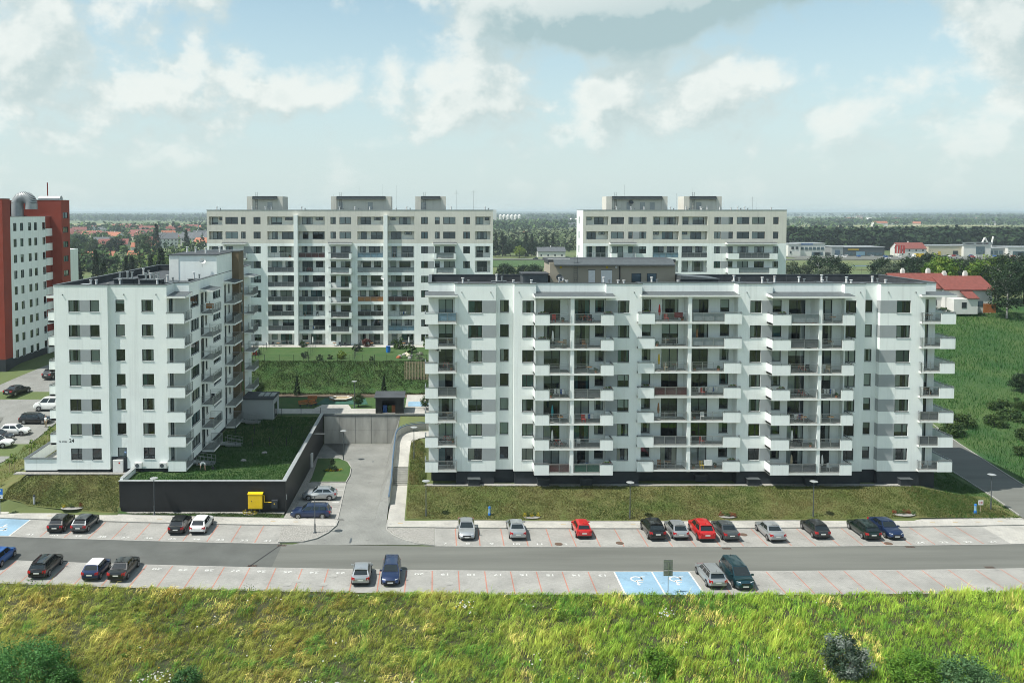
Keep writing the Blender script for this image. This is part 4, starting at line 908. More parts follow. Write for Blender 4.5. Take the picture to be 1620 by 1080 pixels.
# ------------------------------------------------------------------ the two taller blocks behind
def loggia(root, mb, xf, rz, a, b_, z0, z1, items, bands, depth=1.5, screen=None, solid=False, rail=True):
    """recessed balcony: opening in the wall (added by the caller as a deep hole), back wall with its own door and window"""
    holes = []
    for (p, q, kind) in items:
        c0 = z0 + (.08 if kind == 'd' else .95); h = (a + (b_ - a) * p, a + (b_ - a) * q, c0, z1 - .12); holes.append(h)
        window(root, xf, rz, *h, (.5,) if (h[1] - h[0]) > 1.3 else (), v=-depth, far=True)
    wall_strip(mb, xf, a, b_, z0, z1, holes, bands, v=-depth, room=1.2)
    if rail and not solid: railing(root, xf, rz, a + .03, b_ - .03, z0, -.06, 1.05, screen, True)
def tall_block(x0, x1, rows, cols, label, pents, beige_rows=2, zbase=7.6, Yf=175.5, yb=190, projecting=(), canopies=(), screens=None, extra=None):
    root = empty('apartment_block'); tag(root, label, 'building')
    fp = [(x0, Yf), (x1, Yf), (x1, yb), (x0, yb)]; zt = 35.3; zsplit = 28.49
    bands = [(zsplit, 'render_white'), (99, 'render_beige')]
    mb = MB(); xf, L, rz = edge_xf(fp[0], fp[1]); holes = []
    inner = [(zsplit, 'render_white'), (99, 'render_beige')]
    for k in range(rows):
        zc = 33.14 - 3 * k; top = 33.94 - 3 * k; fl = 31.55 - 3 * k
        for (a, b_, kind, arg) in cols:
            ua, ub = a - x0, b_ - x0
            if kind == 'log':
                z0 = (fl + .70) if k < beige_rows else fl; deep = 1.5
                holes.append((ua, ub, z0, top, deep)); items = arg[(k + int(a * 7)) % len(arg)]
                sc = screens.get((round(a), k)) if screens else None
                loggia(root, mb, xf, rz, ua, ub, z0, top, items, [(99, 'soffit')], deep, sc, solid=k < beige_rows)
            elif kind == 'win' or (kind == 'top' and k < beige_rows) or (kind == 'low' and k >= beige_rows):
                h = (ua, ub, zc - .72, zc + .72); holes.append(h); window(root, xf, rz, *h, (.5,) if ub - ua > 1.2 else (), far=True)
            elif kind == 'door' and k >= beige_rows:
                h = (ua, ub, fl + .05, zc + .72); holes.append(h); window(root, xf, rz, *h, (.5,) if ub - ua > 1.2 else (), far=True)
            elif kind == 'pan' or (kind == 'panlow' and k >= beige_rows): panel(root, xf, ua, ub, zc - .72, zc + .72)
        for (a, b_, pl_) in projecting:
            if k >= beige_rows and 31.55 - 3 * k > zbase + 1.5:
                fr = [(a - x0, a - x0 + pl_[0], 'p')] if pl_[0] else []
                fr.append((a - x0 + pl_[0] + .02, b_ - x0 - pl_[1] - .02, 'r'))
                if pl_[1]: fr.append((b_ - x0 - pl_[1], b_ - x0, 'p'))
                balcony(root, xf, rz, a - x0, b_ - x0, fl, 0, 1.4, fr, (1, 1), (rb.choice((None, None, 'screen_pale', 'screen_grey')),), far=True)
    wall_strip(mb, xf, 0, L, zbase - .6, zt, holes, bands)
    for i in (1, 2, 3):
        xs_, Ls, rs = edge_xf(fp[i], fp[(i + 1) % 4]); hh = []
        if i in (1, 3):
            for u in ((3, 8, 11.5) if Ls > 13 else (2.5,)):
                for k in range(rows): hh.append((u, u + 1.2, 32.4 - 3 * k, 33.9 - 3 * k)); window(root, xs_, rs, *hh[-1], (), far=True)
        wall_strip(mb, xs_, 0, Ls, zbase - .6, zt, hh, [(99, 'render_white')] if i == 3 else bands)
    mb.build('wall', root)
    roof_part(root, fp, zt, .8, cap='cap_light')
    for (a, b_) in canopies:
        m = MB(); m.hexa([(a, Yf - 1.5, 28.3), (b_, Yf - 1.5, 28.3), (b_, Yf - .01, 28.3), (a, Yf - .01, 28.3), (a, Yf - 1.5, 28.5), (b_, Yf - 1.5, 28.5), (b_, Yf - .01, 28.75), (a, Yf - .01, 28.75)], 'soffit', 'cap_metal'); m.build('canopy', root)
    for (a, b_, dr_) in pents:
        m = MB(); yp = Yf + min(9, yb - Yf - .8); m.box(a, b_, Yf + 3, yp, zt - .8, 37.7, 'render_beige'); ph = m.build('penthouse', root)
        m = MB(); m.box(a - .05, a + 1.1, Yf + 2.8, yp + .1, zt - .7, 38.1, 'render_beige'); m.box(a + 1.15, b_ - 1.1, Yf + 2.6, yp, 37.72, 38.15, 'roof_felt'); m.box(a + 1.15, b_ - 1.1, Yf + 2.3, Yf + 2.6, 37.5, 37.9, 'cap_metal'); m.box(b_ - 1.05, b_ + .05, Yf + 2.8, yp + .1, zt - .7, 38.1, 'render_beige'); m.build('penthouse_roof', ph)
        ladder(ph, a + 1.9, Yf + 2.9, zt, 39)
        for p in dr_:
            m = MB(); m.box(a + p, a + p + 1.0, Yf + 2.93, Yf + 2.99, zt - .1, 36.9, 'cap_light'); m.build('door', ph)
    rr = random.Random(int(x0 * 10))
    for i in range(16):
        x = rr.uniform(x0 + 1, x1 - 1); vent(root, x, Yf + rr.uniform(.8, 2.4), zt - .8, rr.uniform(1., 1.5), rr.choice((0, 1, 1, 3)), 'roof_vent')
    for i in range(6): vent(root, rr.uniform(x0 + 2, x1 - 2), Yf + rr.uniform(3, 8), zt - .8, rr.uniform(3, 6.4), rr.choice((4, 5)), 'antenna')
    return root
I1 = [[(.12, .34, 'd'), (.5, .95, 'd')], [(.08, .3, 'w'), (.42, .85, 'd')], [(.1, .5, 'd'), (.62, .9, 'w')]]
I2 = [[(.1, .55, 'd'), (.65, .92, 'w')], [(.15, .8, 'd')]]
SCR = {(-34, 3): 'screen_grey', (-34, 4): 'screen_grey', (-34, 5): 'cap_metal', (-34, 6): 'cap_metal', (-34, 7): 'screen_grey', (-28, 2): 'screen_maroon', (-28, 4): 'screen_grey', (-28, 5): 'screen_grey', (-16, 2): 'screen_blue', (-16, 3): 'screen_pale',
       (-16, 5): 'screen_orange', (-16, 6): 'trim_black', (-16, 7): 'screen_grey', (-10, 3): 'screen_pale', (-10, 4): 'screen_grey', (-10, 5): 'screen_maroon', (-10, 7): 'screen_blue'}
BLk = tall_block(-46.8, 11.6, 9, [(-46.4, -43.6, 'log', I2), (-43.0, -40.44, 'top', 0), (-42.9, -41.5, 'door', 0), (-39.82, -38.88, 'top', 0), (-37.28, -35.83, 'win', 0), (-39.3, -37.28, 'panlow', 0), (-34.46, -28.99, 'log', I1), (-28.13, -22.73, 'log', I1),
    (-21.56, -20.46, 'win', 0), (-19.72, -17.37, 'top', 0), (-19.5, -17.5, 'door', 0), (-16.08, -10.8, 'log', I1), (-9.83, -4.47, 'log', I1), (-3.06, -1.69, 'win', 0), (-1.69, -.4, 'panlow', 0), (-.25, .73, 'win', 0), (1.44, 3.94, 'top', 0), (1.6, 3.8, 'door', 0), (5.54, 6.91, 'win', 0), (8.0, 11.1, 'log', I2)],
    'tall pale block left of centre behind the garden terraces with ten rows of loggias', [(-39.15, -31.84, (4.2,)), (-21.75, -9.43, (1.4, 7.6)), (-4.27, 1.98, (1.2,))],
    projecting=((-43.57, -38.6, (0, 0)), (-21.87, -17.18, (.5, .5)), (-.44, 4.06, (.5, .5))), canopies=((-43.6, -38.5), (-22, -17.1), (-.6, 4.2)), screens=SCR)
for x in (-28.56, -10.3):      # white ribs between the loggia stacks
    m = MB(); m.box(x - .4, x + .4, 174.6, 175.49, 7.6, 34.3, 'render_white'); m.build('pillar', BLk)
dish(BLk, -10.9, 175.1, 20.6, .45, .2)
BRk = tall_block(30.0, 71.52, 5, [(30.6, 35.15, 'log', I1), (35.7, 38.34, 'top', 0), (36, 38.2, 'door', 0), (39.24, 40.15, 'win', 0), (40.15, 41.52, 'pan', 0), (41.52, 42.94, 'win', 0), (44.24, 49.55, 'log', I1), (50.15, 55.4, 'log', I1), (56.76, 58.12, 'win', 0), (58.12, 59.7, 'pan', 0),
    (59.7, 60.61, 'win', 0), (61.37, 63.94, 'top', 0), (61.6, 63.8, 'door', 0), (64.49, 67.13, 'top', 0), (65, 67, 'door', 0), (68.79, 69.91, 'win', 0)],
    'tall pale block right of centre rising behind the long white block', yb=183.6, pents=[(35.3, 47.88, (4.2, 7, 9)), (51.37, 59.09, (2.6,))], projecting=((59.25, 69.25, (2.2, 1.6)), (35.55, 40.6, (1.2, 0))), canopies=((59.1, 69.4), (35.4, 40.8)), screens={(51, 2): 'screen_grey', (50, 2): 'screen_grey', (44, 2): 'screen_blue', (31, 1): 'screen_grey'})
dish(BRk, 40.3, 178.2, 36.0, .5, .2, 'steel_dark')

# ------------------------------------------------------------------ red and white block on the far left
def red_block():
    root = empty('apartment_block'); tag(root, 'white and brick red high block at the left edge with a silver rooftop duct', 'building')
    mb = MB(); fp = [(-104, 157.4), (-78, 157.4), (-78, 174), (-104, 174)]; bands = [(7.9, 'plinth'), (99, 'render_white')]
    xf, L, rz = edge_xf(fp[1], fp[2]); holes = []
    for k in range(9):
        zc = 32.1 - 2.95 * k
        for y in (1.2, 3.8, 7.0, 9.4, 12.9): h = (y, y + 1.25, zc - .75, zc + .75); holes.append(h); window(root, xf, rz, *h, (), far=True)
        m = MB(); m.box(-79, -77.7, 171.5, 173.99, zc - 2.0, zc - .5, 'render_white'); m.build('parapet', root)
    wall_strip(mb, xf, 0, 13.0 + 1.2, 6, 34, holes, bands)
    mb.face([xf(14.2, 0, 6), xf(L, 0, 6), xf(L, 0, 34), xf(14.2, 0, 34)], 'render_red')
    for i in (0, 2, 3):
        xs_, Ls, _ = edge_xf(fp[i], fp[(i + 1) % 4]); wall_strip(mb, xs_, 0, Ls, 6, 34, [], bands)
    mb.build('wall', root); roof_part(root, fp, 34, .7, cap='cap_light')
    # front red slab and rear red stair tower, both taller
    for (x0, x1, y0, y1, nm) in ((-105, -77.95, 154.6, 157.38, 'red_wing'), (-84, -75.8, 174.02, 177.9, 'red_tower')):
        fp2 = [(x0, y0), (x1, y0), (x1, y1), (x0, y1)]; m = MB(); b2 = [(8.2, 'plinth'), (99, 'render_red')]
        w_root = None; ws = []
        for i in range(4):
            xs_, Ls, rs = edge_xf(fp2[i], fp2[(i + 1) % 4]); hh = []
            if (nm == 'red_wing' and i == 0) or (nm == 'red_tower' and i == 1):
                for k in range(10):
                    zc = 34.2 - 2.95 * k
                    for u in ((Ls - 3.4, Ls - 8) if i == 0 else (.7,)):
                        hh.append((u, u + (2.2 if i == 0 else 2.4), zc - .6, zc + .6)); ws.append((xs_, rs, hh[-1]))
            wall_strip(m, xs_, 0, Ls, 6, 37.3, hh, b2)
        o = m.build(nm, root)
        for xs_, rs, h in ws: window(o, xs_, rs, *h, (.5,), far=True)
        roof_part(o, fp2, 37.3, .4, cap='cap_light')
    m = MB(); n = 20     # big duct elbow
    pts = [(-82, 176, 34)] + [(-82 + 3.2 * (1 - math.cos(t)), 176, 36.6 + 2.2 * math.sin(t)) for t in [math.pi * i / n for i in range(n + 1)]]
    pts = [(-83.2, 171, 33.3), (-83.2, 171, 36.4)] + [(-81.8 - 1.4 * math.cos(math.pi * i / n), 171, 36.4 + 1.4 * math.sin(math.pi * i / n)) for i in range(n + 1)] + [(-80.4, 171.0, 35.4)]
    for p, q in zip(pts, pts[1:]):
        if (Vector(p) - Vector(q)).length > .01: m.tube(p, q, 1.15, n=14, m='cap_light')
    m.build('rooftop_duct', root, smooth=True); m = MB(); m.tube((-81, 176, 37.5), (-76.6, 176, 37.5), .7, n=12, m='cap_light'); m.build('rooftop_duct', root); m = MB(); m.box(-96, -90, 166, 170, 33.3, 34.8, 'cap_light'); m.build('rooftop_unit', root)
    m = MB(); m.tube((-81.2, 180, 37), (-81.2, 180, 41), .12, n=8, m='render_red'); m.build('mast', root)
    m = MB(); m.box(-88, -84.6, 170, 173.5, 33.3, 37.2, 'render_red'); m.build('lift_head', root)
    return root
red_block()
m = MB(); m.box(-98, -83.6, 196, 200.5, 6, 26.4, 'render_white'); gb = empty('apartment_block'); tag(gb, 'narrow grey and white balcony block peeping out behind the brick red tower', 'building'); m.build('wall', gb)
xfG, _, rzG = edge_xf((-98, 196), (-83.6, 196))
for k in range(6):
    balcony(gb, xfG, rzG, 11.4, 14.3, 23.5 - 3 * k, 0, 1.2, [(11.4, 14.3, 'p')], (1, 1), (), far=True)
    m = MB(xfG); m.box(12, 13.4, .003, .03, 23.6 - 3 * k, 25.6 - 3 * k, 'frame'); m.build('window', gb)

# ------------------------------------------------------------------ garage podium, retaining walls, path
def coping(parent, p, q, z, w=.5, L=1.35, m='cap_light'):
    d = Vector((q[0] - p[0], q[1] - p[1])); T_ = d.length; n = max(1, round(T_ / L)); l = T_ / n; a = math.atan2(d.y, d.x)
    def f():
        b = MB(); b.box(.008, l - .008, -w / 2, w / 2, 0, .07, m); return b.mesh('coping_piece')
    me = cached(('cop', round(l, 3), w, m), f)
    for i in range(n): link('coping_piece', me, parent, (p[0] + d.x * i / n, p[1] + d.y * i / n, z), a)
gw = empty('garage_podium'); tag(gw, 'low black podium wall with metal coping around the raised shaded garden', 'wall')
b = MB(); b.box(-36.8, -17.5, 98.5, 98.85, -.3, 3.7, 'black_panel'); b.build('wall', gw)
b = MB(); b.box(-17.85, -17.5, 98.86, 132.3, -1.3, 3.7, 'black_panel'); b.build('wall', gw)
b = MB(); b.box(-36.8, -36.5, 98.86, 103.2, 1.0, 3.9, 'render_white'); b.build('wall', gw)
coping(gw, (-36.9, 98.66), (-17.4, 98.66), 3.7); coping(gw, (-17.68, 98.92), (-17.68, 132.2), 3.7); coping(gw, (-36.65, 98.95), (-36.65, 103.0), 3.9)
b = MB(); b.box(-17.49, -17.2, 118.3, 118.9, -.7, 1.3, 'frame_white'); b.build('vent_grille', gw)
b = MB(); b.box(-17.49, -15.9, 121.5, 121.7, 3.2, 3.3, 'steel'); b.build('bracket', gw)
b = MB(); b.box(-17.49, -17.45, 98.9, 99.1, 1.4, 2.0, 'plate'); b.build('wall_plate', gw)
gb_ = empty('gas_cabinet', (-20.9, 98.4, .4)); tag(gb_, 'bright yellow gas meter cabinet fixed to the black podium wall', 'cabinet')
b = MB(); b.box(-.85, .8, -.45, .06, .25, 1.95, 'yellow'); b.hexa([(-.9, -.5, 1.95), (.85, -.5, 1.95), (.85, .06, 1.95), (-.9, .06, 1.95), (-.9, -.5, 2.0), (.85, -.5, 2.0), (.85, .06, 2.1), (-.9, .06, 2.1)], 'yellow'); b.build('cabinet_body', gb_)
b = MB(); b.box(-.78, -.02, -.465, -.451, .33, 1.88, 'yellow'); b.build('door', gb_); b = MB(); b.box(.02, .74, -.465, -.451, .33, 1.88, 'yellow'); b.build('door', gb_)
b = MB(); b.box(-.5, -.4, -.48, -.466, 1.1, 1.2, 'trim_black'); b.build('lock', gb_)
for x in (-.5, .45): b = MB(); b.box(x - .06, x + .06, -.3, -.1, -.35, .25, 'steel_dark'); b.build('foot', gb_)
b = MB(); b.tube((.8, -.2, 1.75), (.98, -.2, 1.75), .05, n=8, m='yellow'); b.tube((.98, -.2, 1.75), (.98, -.2, .95), .05, n=8, m='yellow'); b.tube((.98, -.2, .95), (1.9, -.2, .95), .05, n=8, m='yellow'); b.build('gas_pipe', gb_)
eb = empty('electric_box', (-18.7, 98.3, .5)); tag(eb, 'small dark electric box beside the yellow gas cabinet', 'box'); b = MB(); b.box(-.35, .35, -.3, .18, .2, 1.1, 'plinth'); b.build('box_body', eb); b = MB(); b.box(-.3, .3, -.315, -.301, .25, 1.05, 'plinth'); d_ = b.build('door', eb); b = MB(); b.box(-.07, .07, -.33, -.316, .65, .8, 'cloth_yellow'); b.build('warning_sign', d_)
# concrete wall closing the drive: cast panels with open joints
cw = empty('concrete_wall', (0, 132.1, 0)); tag(cw, 'pale cast concrete retaining wall at the end of the driveway', 'wall')
b = MB(); b.box(-17.4, 1.5, .07, .4, -1.5, 3.35, 'screen_grey'); b.build('wall_core', cw)
xs_ = [-17.4 + 2.45 * i for i in range(8)]
for x0, x1 in zip(xs_, xs_[1:]):
    for z0, z1 in ((-1.4, 1.05), (1.07, 3.3)):
        b = MB(); b.box(x0 + .025, x1 - .025, 0, .069, z0, z1 - .02, 'concrete_wall'); b.build('panel', cw)
b = MB(); b.box(-17.5, 1.5, -.06, .5, 3.35, 3.5, 'cap_metal'); b.build('coping_piece', cw)
# stepped path beside the drive with its curved parapet
path = struct(sheet('stepped_path', [[(-5.5, y), (-3.6, y)] for y in (95.4, 98, 101, 104, 106.8)], 'pavers_walk', None, .08))
p2 = sheet('upper_path', [[(xa, y), (xb, y + dy)] for y, xa, xb, dy in ((109.95, -5.5, -3.6, 0), (112, -5.5, -3.6, 0), (116, -5.5, -3.5, 0), (118, -5.5, -3.2, -.6), (120.3, -5.2, -2.4, -1.6), (121.8, -4.2, -1.4, -2.6), (122.6, -2.4, 0, -3.1), (122.9, 1.5, 3, -3.2))], 'pavers_walk', path, .0, lambda x, y: hz(-4.5, y) + .08)
for i in range(9):
    y = 106.8 + i * .345; b = MB(); b.box(-5.5, -3.6, y, y + .36, .2, .55 + (i + 1) * .155, 'concrete'); b.build('step', path)
pw = empty('path_parapet'); tag(pw, 'curved concrete parapet with blue grey rail along the stepped path', 'wall')
pp = [(-5.6, 100.4), (-5.6, 104), (-5.6, 107), (-5.6, 110), (-5.6, 114), (-5.6, 117.6), (-5.45, 119.4), (-5.0, 120.9), (-4.2, 122.1), (-3.1, 122.9), (-1.5, 123.4), (1.5, 123.6)]
zt_ = [1.0 + hz(-4.5, min(119, y)) + .15 for x, y in pp]
for i, ((p, q), (za, zb_)) in enumerate(zip(zip(pp, pp[1:]), zip(zt_, zt_[1:]))):
    d = Vector((q[0] - p[0], q[1] - p[1])); n = Vector((-d.y, d.x)).normalized() * .1
    P0 = [(p[0] + n.x, p[1] + n.y), (q[0] + n.x, q[1] + n.y), (q[0] - n.x, q[1] - n.y), (p[0] - n.x, p[1] - n.y)]
    b = MB(); b.prism(P0, [-1.3] * 4, [za - .12, zb_ - .12, zb_ - .12, za - .12], 'concrete_wall'); b.build('wall_segment', pw)
    b = MB(); b.prism([(x + (x - (p[0] + q[0]) / 2) * .02, y) for x, y in P0], [za - .12, zb_ - .12, zb_ - .12, za - .12], [za - .05, zb_ - .05, zb_ - .05, za - .05], 'cladding_blue', bottom=True); b.build('capping', pw)
    b = MB(); b.tube((*p, za + .12), (*q, zb_ + .12), .035, n=7, m='cladding_blue'); b.tube((*p, za - .05), (*p, za + .12), .025, n=6, m='cladding_blue'); b.build('handrail', pw)
# courtyard behind
struct(sheet('courtyard_path', [[(-28, y), (-18, y), (-8, y), (1.5, y)] for y in (133.3, 135.0, 136.8)], 'pavers_walk', None, .05))
struct(poly_sheet('courtyard_paving', [(-19.6, 136.8), (-13.6, 136.8), (-14.4, 139.6), (-18.6, 139.6)], 3.42, 'pavers_walk', thick=.05))
struct(poly_sheet('courtyard_paving', [(-5, 137), (1, 137), (1, 147), (-5, 147)], 3.42, 'pavers_walk', thick=.06))
struct(poly_sheet('blue_parking_bay', [(-4.6, 138.2), (1, 138.2), (1, 141.6), (-4.6, 141.6)], 3.45, 'pavers_blue', thick=.02))
struct(poly_sheet('playground_surface', [(-19.8, 139.8), (-11.2, 139.8), (-12, 144.4), (-18.8, 144.4)], 3.42, 'playground_green', thick=.06))
struct(sheet('bare_soil', [[(-40 + 4 * i, y + .3 * math.sin(i * 2.1)) for i in range(11)] for y in (145.2, 146.6, 147.9)], 'soil', None, .04))
struct(sheet('garden_lawn', [[(-36.4 + 2.05 * i, y) for i in range(10)] for y in (98.9, 103, 107, 111, 114.6)], 'lawn_green', None, .03))
sb = empty('sandpit', (-16.0, 143.2, 3.42)); tag(sb, 'hexagonal timber sandpit on the green playground', 'sandpit')
hx = [(2.0 * math.cos(math.pi * i / 3), 1.5 * math.sin(math.pi * i / 3)) for i in range(6)]
b = MB(); b.prism(hx, .0, .22, 'sand'); b.build('sand_fill', sb)
for i in range(6):
    p, q = hx[i], hx[(i + 1) % 6]; b = MB(); b.prism([p, q, (q[0] * .86, q[1] * .86), (p[0] * .86, p[1] * .86)], 0, .4, 'wood_pale', 'cloth_white', True); b.build('edge_board', sb)
for k, (x, y, lab) in enumerate(((-20.6, 141.6, 'orange slatted bench behind the sandpit, nearest the soil bank'), (-21.5, 138.4, 'orange slatted bench beside the paved courtyard corner, nearest the path'), (-20.0, 138.9, 'orange slatted bench beside the paved courtyard corner, nearest the sandpit'))):
    e = empty('bench', (x, y, 3.36), .5 * k); tag(e, lab, 'bench', 'playground benches')
    for i in range(4): b = MB(); b.box(-.8, .8, -.25 + i * .14, -.14 + i * .14, .42, .46, 'wood_orange'); b.build('slat', e)
    for i in range(3): b = MB(); b.box(-.8, .8, .3 + i * .03, .34 + i * .03, .55 + i * .15, .67 + i * .15, 'wood_orange'); b.build('slat', e)
    for xx in (-.6, .6): b = MB(); b.box(xx - .04, xx + .04, -.22, .3, 0, .42, 'steel_dark'); b.build('leg', e)
bs = empty('bin_shelter', (-7.3, 135.2, 3.35)); tag(bs, 'black clad bin shelter on top of the concrete wall', 'shelter')
b = MB(); b.box(-2.2, -2.1, -1.7, 1.8, 0, 2.5, 'black_panel'); b.box(2.1, 2.2, -1.7, 1.8, 0, 2.5, 'black_panel'); b.box(-2.1, 2.1, 1.7, 1.8, 0, 2.5, 'black_panel'); b.box(.9, 2.1, -1.7, -1.6, 0, 2.5, 'black_panel'); b.box(-2.1, -1.2, -1.7, -1.6, 0, 2.5, 'black_panel'); b.box(-1.2, .9, -1.7, -1.6, 2.1, 2.5, 'black_panel'); b.build('wall', bs)
b = MB(); b.hexa([(-2.4, -1.95, 2.5), (2.4, -1.95, 2.5), (2.4, 2, 2.5), (-2.4, 2, 2.5), (-2.4, -1.95, 2.62), (2.4, -1.95, 2.62), (2.4, 2, 2.8), (-2.4, 2, 2.8)], 'roof_felt'); b.build('roof', bs)
for x, m_ in ((-.8, 'cloth_blue'), (0, 'lawn_green'), (.6, 'terracotta')): b = MB(); b.box(x - .3, x + .3, -.9, -.3, 0, 1.1, m_); b.build('bin', bs)
ts = empty('slat_screen', (-3.6, 151.4, 4.4)); tag(ts, 'tall pale timber slat screen on the grass bank left of the long block', 'screen')
for i in range(16):
    b = MB(); b.box(-2.0 + i * .27, -1.86 + i * .27, -.03, .03, 0, 4.0 + .05 * math.sin(i * 7), 'wood_pale'); b.build('slat', ts)
for z in (.5, 2.2, 3.8): b = MB(); b.box(-2.0, 2.2, .03, .08, z, z + .1, 'wood_pale'); b.build('rail', ts)
# wire fences: posts and mesh wires
def fence(pts, label, h=1.2, zf=hz, step=2.5, dense=False, m='plinth'):
    e = empty('wire_fence', (pts[0][0], pts[0][1], 0)); e.location.z = 0; tag(e, label, 'fence', 'garden fences'); ox, oy = pts[0]
    for p, q in zip(pts, pts[1:]):
        d = Vector((q[0] - p[0], q[1] - p[1])); n = max(1, round(d.length / step))
        for i in range(n + 1):
            x, y = p[0] + d.x * i / n, p[1] + d.y * i / n; b = MB(); b.box(x - ox - .035, x - ox + .035, y - oy - .035, y - oy + .035, zf(x, y), zf(x, y) + h, m); b.build('post', e)
        b = MB(); nw = 7 if dense else 4
        for i in range(n):
            a_, c_ = (p[0] + d.x * i / n, p[1] + d.y * i / n), (p[0] + d.x * (i + 1) / n, p[1] + d.y * (i + 1) / n)
            for j in range(nw):
                z = h * (j + .5) / nw; b.tube((a_[0] - ox, a_[1] - oy, zf(*a_) + z), (c_[0] - ox, c_[1] - oy, zf(*c_) + z), .008, n=4, m=m, caps=False)
        b.build('wire_mesh', e)
fence([(-29.5, 115), (-17.9, 115)], 'thin wire fence across the shaded garden, nearer the podium corner'); fence([(-28.5, 121), (-17.9, 121)], 'thin wire fence across the shaded garden halfway to the lobby')
fence([(-24, 132.4), (-18, 132.4)], 'short wire fence behind the shaded garden, along the courtyard path')
fence([(-43, 156), (-34, 156), (-26, 156), (-18, 156), (-9, 156), (3, 156)], 'long wire fence along the top of the grass bank', 1.3, dense=True)
for x, lab in ((-33.6, 'dividing fence between garden plots, nearest the little playhouse'), (-24.2, 'dividing fence between garden plots left of the yellow shrub'), (-15.2, 'tall dark dividing fence between garden plots in the middle'), (-4.6, 'dividing fence between garden plots right of the blue barrel')):
    fence([(x, 156.1), (x, 172)], lab, 1.5, dense=True)

# ------------------------------------------------------------------ street lamps, signs, bollards
def lamp(x, y, z, label, h=4.2):
    e = empty('street_lamp', (x, y, z)); tag(e, label, 'lamp', 'grey mushroom street lamps')
    def pole():
        b = MB(); b.tube((0, 0, 0), (0, 0, 1.0), .075, n=10, m='steel_dark'); b.tube((0, 0, 1.0), (0, 0, h - .1), .05, .045, 10, 'steel_dark'); return b.mesh('pole', True)
    def head():
        b = MB(); b.lathe([(.05, -.18), (.09, -.05), (.42, .0), (.46, .04), (.30, .09), (.06, .12)], 16, 'cap_light'); return b.mesh('lamp_head', True)
    def base():
        b = MB(); b.box(-.17, .17, -.17, .17, -.05, .04, 'steel_dark'); return b.mesh('base_plate')
    link('pole', cached(('lp', h), pole), e); link('lamp_head', cached('lh', head), e, (0, 0, h)); link('base_plate', cached('lb', base), e)
for a in ((-32.5, 97.7, .1, 'grey mushroom street lamp in front of the black podium wall'), (-13.2, 92.2, .05, 'grey mushroom street lamp on the gravel corner left of the driveway'), (-1.15, 96.5, .15, 'grey mushroom street lamp at the left end of the long front lawn'),
          (21.97, 96.0, .15, 'grey mushroom street lamp mid lawn between the silver and black cars'), (42.9, 96.35, .15, 'grey mushroom street lamp on the lawn behind the dark hatchback'), (64.75, 98.9, .15, 'grey mushroom street lamp at the corner of the access road'),
          (-13.3, 122.0, -.65, 'grey mushroom street lamp behind the round grass island'), (-2.9, 111.2, 2.6, 'grey mushroom street lamp beside the stepped path'), (-13.2, 137.6, 3.4, 'grey mushroom street lamp by the playground behind the concrete wall')): lamp(*a)
def bollard(x, y, z, label, blue=False):
    e = empty('bollard', (x, y, z)); tag(e, label, 'bollard', 'hydrant and light bollards')
    b = MB(); b.lathe([(.13, -.1), (.13, .85), (.12, .9), (.01, .93)], 14, 'screen_blue' if blue else 'cap_light'); b.build('body', e, smooth=True)
    b = MB(); b.lathe([(.15, .9), (.15, .99), (.1, 1.08), (.01, 1.1)], 14, 'sign_blue' if blue else 'plinth'); b.build('cap', e, smooth=True)
    if blue: b = MB(); b.lathe([(.16, -.08), (.16, .3), (.13, .32)], 14, 'sign_blue'); b.build('sleeve', e, smooth=True)
bollard(-46.9, 98.9, .9, 'pale bollard with dark cap on the lawn left of the grey hatchback'); bollard(6.1, 96.7, .3, 'thin pale blue bollard on the lawn above the silver sedan', True); bollard(62.0, 97.4, .35, 'blue and white hydrant post at the right end of the lawn', True)
sg = empty('parking_sign', (-50.3, 97.75, .1)); tag(sg, 'blue parking sign with white plate below at the left edge', 'sign')
b = MB(); b.tube((0, 0, 0), (0, 0, 3.0), .035, n=8, m='steel'); b.build('pole', sg)
b = MB(); b.box(-.35, .35, -.07, -.04, 2.3, 3.0, 'sign_blue'); b.box(-.37, .37, -.039, -.036, 2.28, 3.02, 'frame_white'); sp = b.build('sign_panel', sg)
o = link('letter', text_mesh('P', .62, 'paint_white'), sp, (0, -.073, 2.66)); o.rotation_euler = (R(90), 0, 0)
b = MB(); b.box(-.35, .35, -.07, -.04, 1.85, 2.27, 'frame_white'); sp = b.build('sign_panel', sg)
b = MB(); b.box(-.2, -.02, -.073, -.071, 1.96, 2.06, 'trim_black'); b.tube((.02, -.072, 2.15), (.02, -.073, 2.15), .05, n=10, m='trim_black'); b.tube((.06, -.072, 2.0), (.06, -.073, 2.0), .08, n=12, m='trim_black'); b.build('pictogram', sp)
sg = empty('parking_sign', (21.25, 77.3, -.1)); tag(sg, 'back of a parking sign standing at the blue disabled bays', 'sign')
b = MB(); b.tube((0, 0, -.2), (0, 0, 3.0), .035, n=8, m='steel'); b.build('pole', sg)
for z0, z1 in ((2.3, 3.25), (1.75, 2.25)):
    b = MB(); b.box(-.42, .42, .04, .07, z0, z1, 'sign_back'); b.box(-.42, .42, .03, .039, z0 + .1, z0 + .14, 'steel'); b.box(-.42, .42, .03, .039, z1 - .14, z1 - .1, 'steel'); b.build('sign_panel', sg)
sg = empty('warning_sign', (62.9, 97.9, .3)); tag(sg, 'small white and red square sign beside the blue hydrant post', 'sign')
b = MB(); b.tube((0, 0, 0), (0, 0, 1.3), .03, n=6, m='wood_pale'); b.build('pole', sg); b = MB(); b.box(-.28, .28, -.05, -.02, .85, 1.4, 'frame_white'); sp = b.build('sign_panel', sg)
